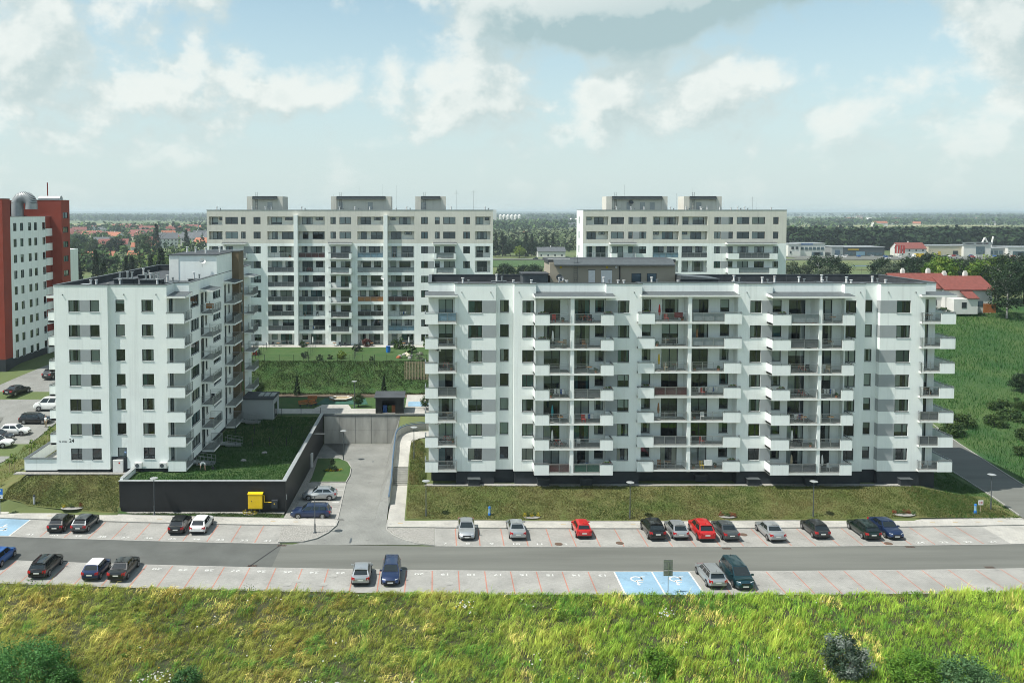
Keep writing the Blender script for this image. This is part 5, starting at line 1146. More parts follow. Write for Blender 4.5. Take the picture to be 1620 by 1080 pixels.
b = MB(); b.box(-.16, -.06, -.054, -.051, .98, 1.28, 'lamp_red'); b.box(.03, .08, -.054, -.051, .98, 1.28, 'lamp_red'); b.box(.13, .18, -.054, -.051, .98, 1.28, 'lamp_red'); b.box(.03, .18, -.054, -.051, 1.1, 1.16, 'lamp_red'); b.build('lettering', sp)

# ------------------------------------------------------------------ cars
def paint(name, col, metal=.35, rough=.32): return mat('paint_' + name, col, rough, .02, .6, metal=metal, coat=.8, spec=.5)
for nm, col, me_ in (('black', (.008, .009, .010), .2), ('grey', (.085, .095, .10), .5), ('silver', (.42, .44, .45), .6), ('white', (.72, .72, .70), .0), ('red', (.48, .012, .012), .1), ('blue', (.012, .028, .085), .4), ('brightblue', (.01, .10, .36), .3), ('teal', (.010, .05, .065), .5), ('green', (.006, .02, .016), .4), ('charcoal', (.03, .033, .036), .4)): paint(nm, col, me_)
KIND = {  # L, W, H, belt, hood front z, cowl y, roof front, roof rear, rear glass base, deck z, side windows, rails
    'hatch': (4.15, 1.76, 1.47, .93, .74, .92, .28, -1.38, -1.86, .95, 2, 0), 'hatch3': (4.2, 1.75, 1.42, .94, .72, .88, .2, -1.25, -1.9, .97, 2, 0), 'small': (3.7, 1.68, 1.45, .95, .78, .88, .42, -1.25, -1.62, .98, 2, 0),
    'wagon': (4.6, 1.78, 1.47, .93, .74, 1.08, .42, -1.80, -2.12, .96, 3, 1), 'sedan': (4.65, 1.80, 1.45, .93, .74, 1.0, .35, -.95, -1.58, 1.0, 2, 0), 'suv': (4.5, 1.84, 1.68, 1.06, .92, 1.0, .42, -1.55, -2.02, 1.08, 2, 1),
    'mpv': (4.75, 1.86, 1.74, 1.05, .86, 1.55, .62, -1.85, -2.2, 1.08, 3, 0), 'van': (5.0, 1.92, 1.98, 1.15, 1.0, 1.7, .95, -2.25, -2.42, 1.2, 3, 1)}
def car_meshes(kind, pm, roofm=None, glassroof=False):
    L, Wd, Hh, zb, hf, yc, yf, yr, yb_, dz, nsw, rails = KIND[kind]; w = Wd / 2; hl = L / 2; out = []
    # lower body as rings along the length
    st = [(-hl, .80, .36, dz - .22), (-hl + .06, .90, .30, dz - .06), (-hl + .25, .97, .22, dz), (yb_, .985, .2, max(dz, zb)), (-.7, 1, .19, zb + .02), (.3, 1, .19, zb), (yc, .99, .19, zb), ((yc + hl) / 2 + .1, .97, .2, (zb + hf) / 2 + .05), (hl - .32, .93, .22, hf + .03), (hl - .1, .84, .27, hf - .1), (hl, .72, .34, hf - .24)]
    b = MB(); k = b.mi(pm); R_ = []
    for y, kw, z0, zs in st:
        W_ = w * kw; zm = min(.58, zs - .15)
        half = [(W_ * .86, z0), (W_ * .97, z0 + .1), (W_, zm), (W_ * .985, zs - .13), (W_ * .93, zs - .03), (W_ * .6, zs + .015), (0, zs + .03)]
        ring = [(x, y, z) for x, z in half] + [(-x, y, z) for x, z in half[-2::-1]]; R_.append(b.pts(ring)); nr = len(ring)
    for p, q in zip(R_, R_[1:]):
        for i in range(nr - 1): b.f.append((p + i, p + i + 1, q + i + 1, q + i)); b.m.append(k)
        b.f.append((p + nr - 1, p, q, q + nr - 1)); b.m.append(b.mi('trim_black'))
    b.f.append(tuple(R_[0] + i for i in range(nr))); b.m.append(k); b.f.append(tuple(R_[-1] + i for i in range(nr))[::-1]); b.m.append(k)
    # cabin
    wb, wt = w * .915, w * .72; zt = Hh; kr = b.mi(roofm or pm)
    lo = [(-wb, yb_, dz - .02), (wb, yb_, dz - .02), (wb, yc, zb - .02), (-wb, yc, zb - .02)]; hi = [(-wt, yr, zt - .05), (wt, yr, zt - .05), (wt, yf, zt - .04), (-wt, yf, zt - .04)]
    B = b.pts(lo + hi)
    for i in range(4): b.f.append((B + i, B + (i + 1) % 4, B + 4 + (i + 1) % 4, B + 4 + i)); b.m.append(k)
    g = []                                       # crowned roof
    for i in range(5):
        for j in range(5):
            s_, t_ = i / 4, j / 4; x = -wt + 2 * wt * s_; y = yr + (yf - yr) * t_; z = zt - .05 + .05 * (1 - (2 * s_ - 1) ** 4) * .9 + .02 * (1 - (2 * t_ - 1) ** 2); g.append((x, y, z))
    G = b.pts(g); kg = b.mi('car_glass') if glassroof else kr
    for i in range(4):
        for j in range(4): b.f.append((G + i * 5 + j, G + (i + 1) * 5 + j, G + (i + 1) * 5 + j + 1, G + i * 5 + j + 1)); b.m.append(kg if (i in (1, 2)) else kr)
    out.append(('body', b.mesh('body', True), None))
    lo = [Vector(p) for p in lo]; hi = [Vector(p) for p in hi]
    def quad(i, s0, s1, t0, t1, name, m='car_glass', off=.012):
        j = (i + 1) % 4; A, B2, C, D = lo[i], lo[j], hi[j], hi[i]; nrm = (B2 - A).cross(D - A).normalized()
        def pt(s_, t_): return (A * (1 - s_) + B2 * s_) * (1 - t_) + (D * (1 - s_) + C * s_) * t_
        P = [pt(s0, t0), pt(s1, t0), pt(s1, t1), pt(s0, t1)]; mb = MB(); o_ = nrm * off
        mb.hexa([tuple(p - o_ * .5) for p in P] + [tuple(p + o_) for p in P], m); out.append((name, mb.mesh(name), None))
    quad(2, .05, .95, .10, .93, 'windscreen'); quad(0, .08, .92, .16, .9, 'rear_window')
    cuts = {2: ((.06, .47), (.52, .93)), 3: ((.05, .33), (.37, .64), (.68, .95))}[nsw]
    if kind == 'sedan' or kind.startswith('hatch'): cuts = ((.10, .5), (.54, .92))
    for a_, c_ in cuts: quad(1, a_, c_, .16, .90, 'side_window'); quad(3, 1 - c_, 1 - a_, .16, .90, 'side_window')
    # wheels
    r = .315 if kind not in ('suv', 'van', 'mpv') else .345
    wb2 = L * .295
    for sx in (-1, 1):
        for y in (-wb2 - .06, wb2 + .02):
            mb = MB(); n = 14; X = sx * (w + .004)
            mb.face([(X, y + r * 1.2 * math.cos(math.pi * i / n), r + r * 1.2 * math.sin(math.pi * i / n)) for i in range(n + 1)], 'trim_black'); out.append(('wheel_arch', mb.mesh('wheel_arch'), None))
            mb = MB(); mb.tube((sx * (w - .2), y, r), (sx * (w + .012), y, r), r, n=18, m='rubber'); tyre = mb.mesh('wheel', True)
            mb = MB(); mb.tube((sx * (w - .02), y, r), (sx * (w + .02), y, r), r * .66, n=16, m='rim'); rim = mb.mesh('rim')
            mb = MB()
            for q in range(5):
                t0 = 2 * math.pi * q / 5; P = [(sx * (w + .023), y + rr * math.cos(t0 + dt), r + rr * math.sin(t0 + dt)) for rr, dt in ((r * .22, -.3), (r * .56, -.35), (r * .56, .35), (r * .22, .3))]; mb.face(P, 'trim_black')
            out.append(('wheel', tyre, None)); out.append(('rim', rim, 'wheel')); out.append(('rim_opening', mb.mesh('rim_opening'), 'wheel'))
    # lamps, plates, mirrors, bumpers
    tall = kind in ('wagon', 'suv', 'mpv', 'van', 'small')
    for sx in (-1, 1):
        mb = MB(); x0, x1 = sorted((sx * w * .62, sx * w * .95)); ze = dz - .08
        mb.hexa([(x0, -hl - .03, ze - .22), (x1, -hl + .05, ze - .22), (x1, -hl + .4, ze - .2), (x0, -hl + .3, ze - .2), (x0, -hl - .0, ze), (x1, -hl + .09, ze + .02), (x1, -hl + .42, ze + .02), (x0, -hl + .3, ze)] if sx > 0 else
                [(x0, -hl + .05, ze - .22), (x1, -hl - .03, ze - .22), (x1, -hl + .3, ze - .2), (x0, -hl + .4, ze - .2), (x0, -hl + .09, ze + .02), (x1, -hl - .0, ze), (x1, -hl + .3, ze), (x0, -hl + .42, ze + .02)], 'lamp_red'); out.append(('tail_light', mb.mesh('tail_light'), None))
        mb = MB(); zl = hf - .10
        a0, a1 = sx * w * .50, sx * w * .84; P = [(a0, hl - .045, zl - .1), (a1, hl - .2, zl - .08), (a1, hl - .5, zl - .04), (a0, hl - .3, zl - .1), (a0, hl - .10, zl + .05), (a1, hl - .28, zl + .09), (a1, hl - .5, zl + .1), (a0, hl - .3, zl + .1)]
        mb.hexa(P, 'lamp_clear'); out.append(('headlight', mb.mesh('headlight'), None))
        mb = MB(); x0, x1 = sorted((sx * w * .95, sx * (w + .17))); mb.box(x0, x1, yc - .32, yc - .2, zb + .0, zb + .15, pm); out.append(('mirror', mb.mesh('mirror'), None))
        if rails: mb = MB(); x0, x1 = sorted((sx * (wt - .04), sx * (wt + .0))); mb.box(x0, x1, yr + .15, yf - .15, zt + .0, zt + .045, 'trim_black' if kind != 'van' else 'steel'); out.append(('roof_rail', mb.mesh('roof_rail'), None))
    zp = dz - .32 if kind in ('hatch', 'small', 'suv', 'sedan', 'hatch3') else dz - .3
    mb = MB(); mb.box(-.26, .26, -hl - .012, -hl + .06, zp - .06, zp + .06, 'plate'); out.append(('number_plate', mb.mesh('number_plate'), None))
    mb = MB(); mb.box(-.26, .26, hl - .05, hl + .012, .38, .49, 'plate'); out.append(('number_plate', mb.mesh('number_plate'), None))
    mb = MB(); mb.box(-.42, .42, hl - .08, hl + .006, hf - .26, hf - .13, 'trim_black'); mb.box(-.4, .4, hl - .08, hl + .005, .27, .35, 'trim_black'); out.append(('grille', mb.mesh('grille'), None))
    mb = MB(); mb.hexa([(-w * .84, -hl - .01, .32), (w * .84, -hl - .01, .32), (w * .9, -hl + .14, .3), (-w * .9, -hl + .14, .3), (-w * .84, -hl - .01, .43), (w * .84, -hl - .01, .43), (w * .9, -hl + .14, .43), (-w * .9, -hl + .14, .43)], 'trim_black'); out.append(('rear_bumper', mb.mesh('rear_bumper'), None))
    mb = MB(); mb.tube((0, yr + .2, zt), (0, yr + .08, zt + .16), .012, n=5, m='trim_black'); out.append(('aerial', mb.mesh('aerial'), None))
    if kind in ('hatch', 'suv', 'wagon', 'mpv', 'hatch3'): mb = MB(); mb.box(-wt * .95, wt * .95, yr - .14, yr + .04, zt - .075, zt - .04, roofm or pm); out.append(('spoiler', mb.mesh('spoiler'), None))
    return out
def car(x, y, z, rz, kind, pm, label, group='parked cars', roofm=None, glassroof=False):
    e = empty('parked_car', (x, y, z), rz); tag(e, label, 'car', group); last = None
    for nm, me, par in cached(('car', kind, pm, roofm, glassroof), lambda: car_meshes(kind, pm, roofm, glassroof)):
        o = link(nm, me, last if par else e)
        if nm == 'wheel': last = o
    return e
PI = math.pi
def park(x, yr, rz, kind, pm, label, **k):
    """yr: road offset of the car's end nearest the camera"""
    L = KIND[kind][0]; car(x, yr + cv(x) + L / 2 + .05, .03, rz, kind, 'paint_' + pm, label, **k)
j = lambda: 0.
park(-41.5, 89.2, .03, 'hatch', 'black', 'black hatchback parked left of the grey hatchback by the left lawn')
park(-38.85, 89.4, -.02, 'hatch', 'grey', 'grey hatchback parked tight beside a black one by the left lawn')
park(-28.2, 89.7, .02, 'hatch', 'black', 'black hatchback parked left of the white one before the podium wall')
park(-25.85, 89.95, -.01, 'hatch', 'white', 'white hatchback parked before the black podium wall')
park(-43.6, 79.6, .0, 'hatch', 'brightblue', 'bright blue hatchback cut off by the left edge, lower row')
park(-38.0, 77.8, .02, 'wagon', 'black', 'black estate with red tail lamps alone in the lower left row', glassroof=True)
park(-32.75, 77.75, .0, 'small', 'blue', 'small blue hatchback with a white roof in the lower row', roofm='paint_white')
park(-30.2, 77.75, .0, 'sedan', 'black', 'black saloon beside the small car with the white roof')
park(-7.1, 78.05, .02, 'hatch3', 'silver', 'silver hatchback in the lower row facing the road, left of the navy estate')
park(-4.3, 78.1, PI + .01, 'wagon', 'blue', 'navy blue estate with roof rails nose to the meadow, lower row centre')
park(26.05, 77.9, .03, 'wagon', 'silver', 'silver estate beside the blue disabled bays')
park(28.5, 77.6, PI + .02, 'mpv', 'teal', 'dark teal people carrier nose to the meadow, beside the silver estate')
park(3.3, 89.5, PI - .01, 'sedan', 'silver', 'silver saloon nose out in the upper row, nearest the driveway')
park(8.7, 89.65, .01, 'sedan', 'silver', 'silver saloon with its boot to the road, second from the driveway')
park(15.8, 90.15, .02, 'small', 'red', 'small bright red hatchback standing alone in the upper row')
park(23.5, 89.6, .02, 'suv', 'black', 'black crossover left of the silver and red cars, upper row')
park(26.05, 89.8, .015, 'hatch', 'silver', 'silver hatchback between the black crossover and the red car')
park(28.7, 89.3, .01, 'suv', 'red', 'tall red hatchback between the silver and grey cars')
park(31.3, 89.35, .02, 'sedan', 'grey', 'grey saloon right of the tall red hatchback')
park(36.05, 89.0, .03, 'sedan', 'silver', 'silver saloon alone right of the grey one, upper row')
park(41.2, 89.8, .02, 'hatch', 'charcoal', 'charcoal hatchback in the upper row below the lawn lamp')
park(46.4, 89.3, .02, 'wagon', 'green', 'dark green estate left of the navy saloon, upper row')
park(49.0, 89.45, PI + .02, 'sedan', 'blue', 'navy blue saloon nose out, last car of the upper row')
car(-14.35, 97.25, .02, PI / 2, 'wagon', 'paint_blue', 'dark blue estate side on beside the corner of the podium')
car(-14.3, 104.1, -.18, PI / 2, 'hatch3', 'paint_silver', 'silver three door hatchback side on beside the grass island')
def lot(x, y, rz, kind, pm, label): car(x, y, hz(x, y) + .08, rz, kind, 'paint_' + pm, label)
lot(-69.0, 140.5, -.30, 'sedan', 'black', 'black saloon parked along the kerb by the red building'); lot(-67.6, 151, -.25, 'suv', 'charcoal', 'dark crossover farther up the left street by the red building')
lot(-60.2, 133.2, PI / 2, 'van', 'white', 'white passenger van behind the numbered block at left'); lot(-60.0, 127.6, -PI / 2, 'wagon', 'black', 'black estate in the left lot in front of the white van')
lot(-60.5, 122.3, -PI / 2, 'hatch', 'white', 'white hatchback with green side stripe in the left lot'); lot(-61.6, 119.6, -PI / 2, 'hatch', 'charcoal', 'dark hatchback between the two white cars of the left lot'); lot(-60.6, 117.0, -PI / 2, 'sedan', 'white', 'white saloon at the left edge, nearest of the left lot')
b = MB(); b.box(-61.9, -59.2, 121.395, 121.41, .35, .7, 'screen_green')
# left street surfaces
struct(sheet('left_street', [[(xa, y), ((xa + xb) / 2, y), (xb, y)] for y, xa, xb in ((104, -72, -60), (112, -72, -57), (120, -72, -56.5), (128, -72, -57), (136, -74, -57.5), (144, -75, -62), (152, -74, -64), (160, -72, -64), (172, -71, -64))], 'pavers_drive', None, .05))
struct(sheet('left_street_asphalt', [[(xa, y), (xb, y)] for y, xa, xb in ((104, -80, -66.5), (115, -80, -65.5), (124, -78, -64.5), (130, -76, -66))], 'asphalt', None, .055))
struct(sheet('left_verge', [[(xa, y), ((xa + xb) / 2, y), (xb, y)] for y, xa, xb in ((99.5, -58.5, -51), (104, -57.2, -50.6), (110, -56.6, -51), (120, -56, -51), (128, -56.4, -51.5), (134, -57, -52))], 'lawn', None, .07))

# ------------------------------------------------------------------ vegetation
def vnoise(x, y, sc, seed):
    """smooth value noise, vectorised"""
    r = np.random.RandomState(seed); G = r.rand(64, 64); u = x / sc; v = y / sc
    i = np.floor(u).astype(int); j_ = np.floor(v).astype(int); fu = u - i; fv = v - j_; fu = fu * fu * (3 - 2 * fu); fv = fv * fv * (3 - 2 * fv)
    g = lambda a, b_: G[a % 64, b_ % 64]
    return (g(i, j_) * (1 - fu) + g(i + 1, j_) * fu) * (1 - fv) + (g(i, j_ + 1) * (1 - fu) + g(i + 1, j_ + 1) * fu) * fv
HZ = np.vectorize(hz)
CVv = np.vectorize(cv)
def blades(name, x, y, z, h, w, lean, ldir, col, material, rng, bend=.35):
    """grass blades: two-segment strips, all in one mesh"""
    n = len(x); a = rng.rand(n) * 2 * np.pi; dx, dy = np.cos(a) * w / 2, np.sin(a) * w / 2
    lx, ly = np.cos(ldir) * lean, np.sin(ldir) * lean
    V = np.zeros((n, 5, 3), np.float32)
    V[:, 0] = np.stack([x - dx, y - dy, z], 1); V[:, 1] = np.stack([x + dx, y + dy, z], 1)
    mx, my, mz = x + lx * h * bend, y + ly * h * bend, z + h * .6
    V[:, 2] = np.stack([mx + dx * .8, my + dy * .8, mz], 1); V[:, 3] = np.stack([mx - dx * .8, my - dy * .8, mz], 1)
    V[:, 4] = np.stack([x + lx * h, y + ly * h, z + h * np.clip(1.05 - lean * .45, .2, 1)], 1)
    b_ = np.arange(n)[:, None] * 5
    F = np.concatenate([b_ + np.array([0, 1, 2]), b_ + np.array([0, 2, 3]), b_ + np.array([3, 2, 4])], 0)
    C = np.repeat(col[:, None, :], 5, 1); C[:, 0:2] *= .95
    return np_mesh(name, V.reshape(-1, 3), F, [material], C.reshape(-1, 3))
def palette(t, cols):
    """pick from a list of colours by t in 0..1, blended"""
    c = np.array(cols); k = np.clip(t, 0, .9999) * (len(c) - 1); i = k.astype(int); f = (k - i)[:, None]; return c[i] * (1 - f) + c[i + 1] * f
def meadow():
    rng = np.random.RandomState(4); n = 450000
    Y_ = 58 + (77.3 - 58) * rng.rand(n) ** .9; X_ = rng.uniform(-54, 64, n); keep = (X_ > -.66 * (Y_ + 6)) & (X_ < .82 * (Y_ + 4)); X_, Y_ = X_[keep], Y_[keep]; gap = vnoise(X_ + 70, Y_, .38, 61) * .6 + vnoise(X_ + 70, Y_, 1.3, 62) * .4; kp = rng.rand(len(X_)) < np.clip((gap - .22) * 3.2, .10, 1); X_, Y_ = X_[kp], Y_[kp]; n = len(X_); Yr = Y_.copy(); Y_ = Y_ + CVv(X_)
    big = vnoise(X_ + 90, Y_, 7, 1) * .6 + vnoise(X_ + 90, Y_, 2.6, 2) * .4; mid = vnoise(X_ + 90, Y_ * 1.5, 1.1, 3); fine = vnoise(X_ + 90, Y_, .45, 9)
    side = np.clip((X_ + 8) / 26, 0, 1)                      # left: dry waving grass, right: fresh herbs
    t = np.clip(.5 * big + .25 * mid + .25 * rng.rand(n), 0, 1)
    dry = palette(t, [(.030, .056, .013), (.062, .085, .018), (.100, .112, .026), (.145, .132, .040), (.22, .18, .075)])
    fresh = palette(t, [(.026, .062, .012), (.060, .115, .016), (.100, .158, .022), (.155, .190, .034), (.27, .23, .08)])
    col = dry * (1 - side[:, None]) + fresh * side[:, None]
    straw = (rng.rand(n) < np.clip((vnoise(X_ + 40, Y_, 2.6, 12) * .7 + vnoise(X_ + 40, Y_, .7, 13) * .3 - .64) * 3.2, .025, .6)); col[straw] = np.array((.34, .27, .13)) * rng.uniform(.7, 1.2, (straw.sum(), 1))
    rust = rng.rand(n) < np.clip((vnoise(X_ + 15, Y_, 3.0, 92) * .6 + vnoise(X_ + 15, Y_, .8, 93) * .4 - .52) * 2.4, 0, .38) * (1 - .6 * side); col[rust] = np.array((.125, .085, .026)) * rng.uniform(.7, 1.3, (rust.sum(), 1))
    dk = rng.rand(n) < np.clip((vnoise(X_ + 55, Y_, 1.8, 22) * .65 + vnoise(X_ + 55, Y_, .6, 23) * .35 - .55) * 3, 0, .7); col[dk] = np.array((.045, .105, .022)) * rng.uniform(.7, 1.5, (dk.sum(), 1))
    col = col * .88 + .12 * col.mean(1, keepdims=True); col *= np.array((1.32, 1.38, .84)) * 2.3 * rng.uniform(.65, 1.3, (n, 1))
    cl = vnoise(X_ + 33, Y_, .32, 71); h = (.16 + .5 * big * mid + .75 * cl * fine) * rng.uniform(.6, 1.3, n); h *= np.where(rng.rand(n) < .06, 1.7, 1)
    h *= np.clip((77.9 - Yr) / 1.2, .55, 1); col *= (.55 + .8 * cl)[:, None]  # blade colour follows the clump noise: shading between clumps is painted in
    lean = .25 + .75 * (1 - side) * vnoise(X_ + 10, Y_ * 2, 2.0, 5) + .25 * rng.rand(n); ld = .1 + 1.2 * (vnoise(X_, Y_, 3.5, 6) - .5) + rng.normal(0, .5, n)
    w = rng.uniform(.016, .042, n) * (1 + .6 * side * (rng.rand(n) < .3))
    me = blades('meadow_grass', X_, Y_, HZ(X_, Y_) - .05, h, w, lean, ld, col, 'blade', rng); o = link('meadow_grass', me); tag(o, 'tall wild meadow grass filling the foreground', 'grass', kind='stuff')
    # flower heads: white umbels low in the frame, a few yellow
    m = 420; cx = rng.uniform(-34, 46, 60); cy = rng.uniform(60, 76, 60); k = rng.randint(0, 60, m); k2 = rng.rand(m) < .2
    lo = np.array([(-22.6, 64.2), (-21.6, 64.8), (-19.8, 63.9), (-4.6, 63.4), (-2.8, 62.8), (-2.0, 63.2), (7.6, 63.4), (9.5, 63), (12.0, 62.8), (15.1, 63.2), (31, 65.5), (2.5, 74.5), (-8.5, 62.9), (-9.4, 63.3), (20, 73)]); kk = rng.randint(0, len(lo), m)
    fx = np.where(k2, cx[k], lo[kk, 0]) + rng.normal(0, .45, m); fy = np.where(k2, cy[k], lo[kk, 1]) + rng.normal(0, .35, m); fz = HZ(fx, fy) + rng.uniform(.35, .8, m)
    s_ = rng.uniform(.03, .07, m); V = np.zeros((m, 4, 3)); 
    for q, (a_, b_) in enumerate(((-1, -1), (1, -1), (1, 1), (-1, 1))): V[:, q] = np.stack([fx + a_ * s_, fy + b_ * s_ * .8, fz + b_ * s_ * .35], 1)
    C = np.where((rng.rand(m) < .1)[:, None], np.array((.6, .42, .02)), np.array((.62, .62, .58)))
    o = link('wild_flowers', np_mesh('wild_flowers', V.reshape(-1, 3), np.arange(m * 4).reshape(m, 4), ['blade'], np.repeat(C[:, None], 4, 1).reshape(-1, 3))); tag(o, 'small white wild flowers scattered through the meadow', 'flowers', kind='stuff')
def leaf_cloud(rng, centers, radii, per, size, cols, flat=.0, squash=1.):
    """leaves (quads) gathered in clumps; each clump has its own tone"""
    n = len(centers); tot = n * per; idx = np.repeat(np.arange(n), per); d = rng.normal(size=(tot, 3)); d /= np.linalg.norm(d, axis=1)[:, None]; rr = rng.rand(tot) ** .45
    P = centers[idx] + d * (radii[idx] * rr)[:, None] * np.array((1, 1, squash)); nn = d + rng.normal(0, .6, (tot, 3)) + np.array((0, 0, .5)); nn /= np.linalg.norm(nn, axis=1)[:, None]
    a = np.cross(nn, rng.normal(size=(tot, 3))); a /= np.linalg.norm(a, axis=1)[:, None]; b_ = np.cross(nn, a); s_ = size * rng.uniform(.6, 1.25, tot)[:, None]
    V = np.stack([P - a * s_, P - b_ * s_ * .6, P + a * s_, P + b_ * s_ * .6], 1)
    ct = palette(rng.rand(n), cols)[idx] * rng.uniform(.75, 1.3, (tot, 1)); return V.reshape(-1, 3), np.repeat(ct[:, None], 4, 1).reshape(-1, 3)
def clumps_in(rng, n, rx, rz, z0, shape='round'):
    d = rng.normal(size=(n, 3)); d /= np.linalg.norm(d, axis=1)[:, None]; r = rng.uniform(.55, 1.0, n)[:, None]; P = d * r
    if shape == 'cone':
        t = rng.rand(n) ** 1.4; a = rng.rand(n) * 6.283; q = (1 - t) * rng.uniform(.55, 1, n); return np.stack([q * rx * np.cos(a), q * rx * np.sin(a), z0 + t * rz * 2], 1)
    P[:, 2] = np.where(P[:, 2] < -.55, -.55, P[:, 2]); return P * np.array((rx, rx, rz)) + np.array((0, 0, z0 + rz * .6))
GREEN = [(.018, .040, .012), (.030, .062, .018), (.048, .085, .024), (.070, .110, .030)]
DARK = [(.010, .024, .012), (.016, .034, .015), (.024, .048, .020), (.034, .060, .024)]
BRIGHT = [(.045, .095, .014), (.070, .135, .018), (.10, .165, .024), (.14, .19, .03)]
GREY = [(.035, .058, .032), (.055, .08, .045), (.08, .105, .06), (.11, .13, .08)]
LIME = [(.08, .13, .015), (.12, .17, .02), (.16, .20, .025)]
def crown_mesh(key, seed, rx, rz, z0, ncl, per, leaf, cols, shape='round', mt='leaf', crad=.32):
    def f():
        rng = np.random.RandomState(seed); c = clumps_in(rng, ncl, rx, rz, z0, shape); rad = rng.uniform(.7, 1.3, ncl) * rx * crad
        if shape == 'cone': rad *= .75
        V, C = leaf_cloud(rng, c, rad, per, leaf, cols, squash=.8); return np_mesh('crown', V, np.arange(len(V)).reshape(-1, 4), [mt], C)
    return cached(('crown', key), f)
def trunk_mesh(key, h, r, m='bark', seed=0):
    def f():
        b = MB(); rg = random.Random(seed); top = (rg.uniform(-.3, .3), rg.uniform(-.3, .3), h); b.tube((0, 0, -.4), (top[0] * .3, top[1] * .3, h * .45), r, r * .75, 8, m); b.tube((top[0] * .3, top[1] * .3, h * .45), top, r * .75, r * .25, 8, m)
        for i in range(6):
            z = h * rg.uniform(.4, .85); a = rg.uniform(0, 6.28); l = h * rg.uniform(.2, .38); b.tube((0, 0, z), (l * math.cos(a), l * math.sin(a), z + l * .7), r * .35, r * .1, 6, m)
        return b.mesh('trunk', True)
    return cached(('trunk', key), f)
TREES = {  # crown radius, half height, crown base, clumps, leaves per clump, leaf size, palette, shape
    'round1': (3.6, 3.6, 2.6, 90, 34, .26, GREEN, 'round'), 'round2': (4.2, 3.4, 2.8, 100, 34, .28, DARK, 'round'), 'bright': (3.8, 3.2, 2.4, 90, 34, .26, BRIGHT, 'round'), 'grey': (3.8, 3.4, 2.0, 90, 34, .26, GREY, 'round'),
    'cone': (2.6, 6.0, .8, 110, 30, .26, DARK, 'cone'), 'lime': (2.8, 2.6, 1.5, 70, 30, .24, LIME, 'round'), 'shrub': (1.4, .95, .1, 40, 28, .13, GREEN, 'round'), 'birch': (3.6, 4.6, 2.6, 90, 26, .22, DARK, 'round')}
def tree(x, y, kind, s, label, group, z=None, rz=0., sx=1., name='tree', cat='tree'):
    rx, rz_, z0, ncl, per, lf, cols, shp = TREES[kind]; e = empty(name, (x, y, hz(x, y) if z is None else z), rz); e.scale = (s * sx, s * sx, s); tag(e, label, cat, group)
    link('trunk', trunk_mesh(kind, z0 + rz_ * (1.1 if shp != 'cone' else 1.9), .22 if kind != 'shrub' else .05, 'bark_birch' if kind == 'birch' else 'bark', len(kind)), e)
    link('crown', crown_mesh(kind, len(kind) * 7 + 3, rx, rz_, z0, ncl, per, lf, cols, shp), e); return e
def bush(x, y, r, h, ncl, per, leaf, cols, label, seed, name='bush', squash=1.):
    e = empty(name, (x, y, hz(x, y) - .1)); tag(e, label, 'bush', 'bushes in the meadow')
    rng = np.random.RandomState(seed); c = clumps_in(rng, ncl, r, h * .55, h * .12); V, C = leaf_cloud(rng, c, rng.uniform(.45, 1.6, ncl) * r * .26, per, leaf, cols)
    link('crown', np_mesh('crown', V, np.arange(len(V)).reshape(-1, 4), ['leaf'], C), e)
    b = MB(); rg = random.Random(seed)
    for i in range(7): a = rg.uniform(0, 6.28); b.tube((0, 0, -.1), (r * .6 * math.cos(a), r * .6 * math.sin(a), h * .7), .05, .015, 6, 'bark')
    b.build('stems', e)
meadow()
bush(-31.5, 64.6, 3.4, 3.1, 120, 110, .085, [(.03, .10, .022), (.055, .16, .035), (.09, .21, .055)], 'large rounded green bush in the bottom left corner', 1)
bush(-28.3, 63.4, 1.7, 1.9, 60, 90, .085, [(.04, .12, .022), (.075, .19, .04)], 'lower green bush leaning against the large one at bottom left', 7)
bush(-18.9, 63.6, 1.3, 2.0, 46, 90, .08, [(.03, .09, .025), (.06, .15, .04)], 'small dark green bush low in the meadow left of centre', 2)
bush(32.0, 65.6, 1.8, 3.2, 80, 100, .085, [(.025, .055, .025), (.045, .085, .045), (.10, .14, .10), (.32, .36, .32)], 'dark bush with silvery leaf tips at lower right', 3)
bush(36.8, 64.6, 2.0, 2.3, 70, 90, .085, [(.07, .17, .02), (.13, .25, .03)], 'bright green bush right of the silvery one', 4)
bush(40.3, 63.8, 2.6, 2.0, 90, 90, .09, [(.04, .11, .035), (.08, .17, .065), (.11, .20, .08)], 'blue green bush at the bottom right corner', 5)
bush(17.4, 66.2, 1.5, 1.5, 50, 80, .08, [(.06, .14, .014), (.10, .19, .02)], 'low bright green shrub in the meadow right of centre', 6)
bush(28.6, 64.0, 1.6, 1.2, 46, 80, .08, [(.04, .10, .015), (.07, .14, .02)], 'low leafy shrub left of the silvery bush', 8)
rg_ = np.random.RandomState(8)
def lawn_tufts(name, x0, x1, y0, y1, n, cols, label, hmin=.05, hmax=.14, seed=1, cond=None):
    rng = np.random.RandomState(seed); X_ = rng.uniform(x0, x1, n); Y_ = rng.uniform(y0, y1, n)
    if cond is not None: k = cond(X_, Y_); X_, Y_ = X_[k], Y_[k]
    n = len(X_); t = .6 * vnoise(X_ + 90, Y_, 2.4, seed + 3) + .4 * rng.rand(n); col = palette(t, cols) * rng.uniform(.7, 1.3, (n, 1)); h = rng.uniform(hmin, hmax, n) * (.6 + .9 * vnoise(X_ + 90, Y_, .9, seed))
    me = blades(name, X_, Y_, HZ(X_, Y_) + .0, h, rng.uniform(.03, .07, n), rng.uniform(.2, .8, n), rng.rand(n) * 6.28, col, 'blade', rng); tag(link(name, me), label, 'grass', kind='stuff')
LAWN = [(.05, .10, .022), (.08, .118, .03), (.12, .13, .04), (.17, .15, .058), (.22, .18, .085)]
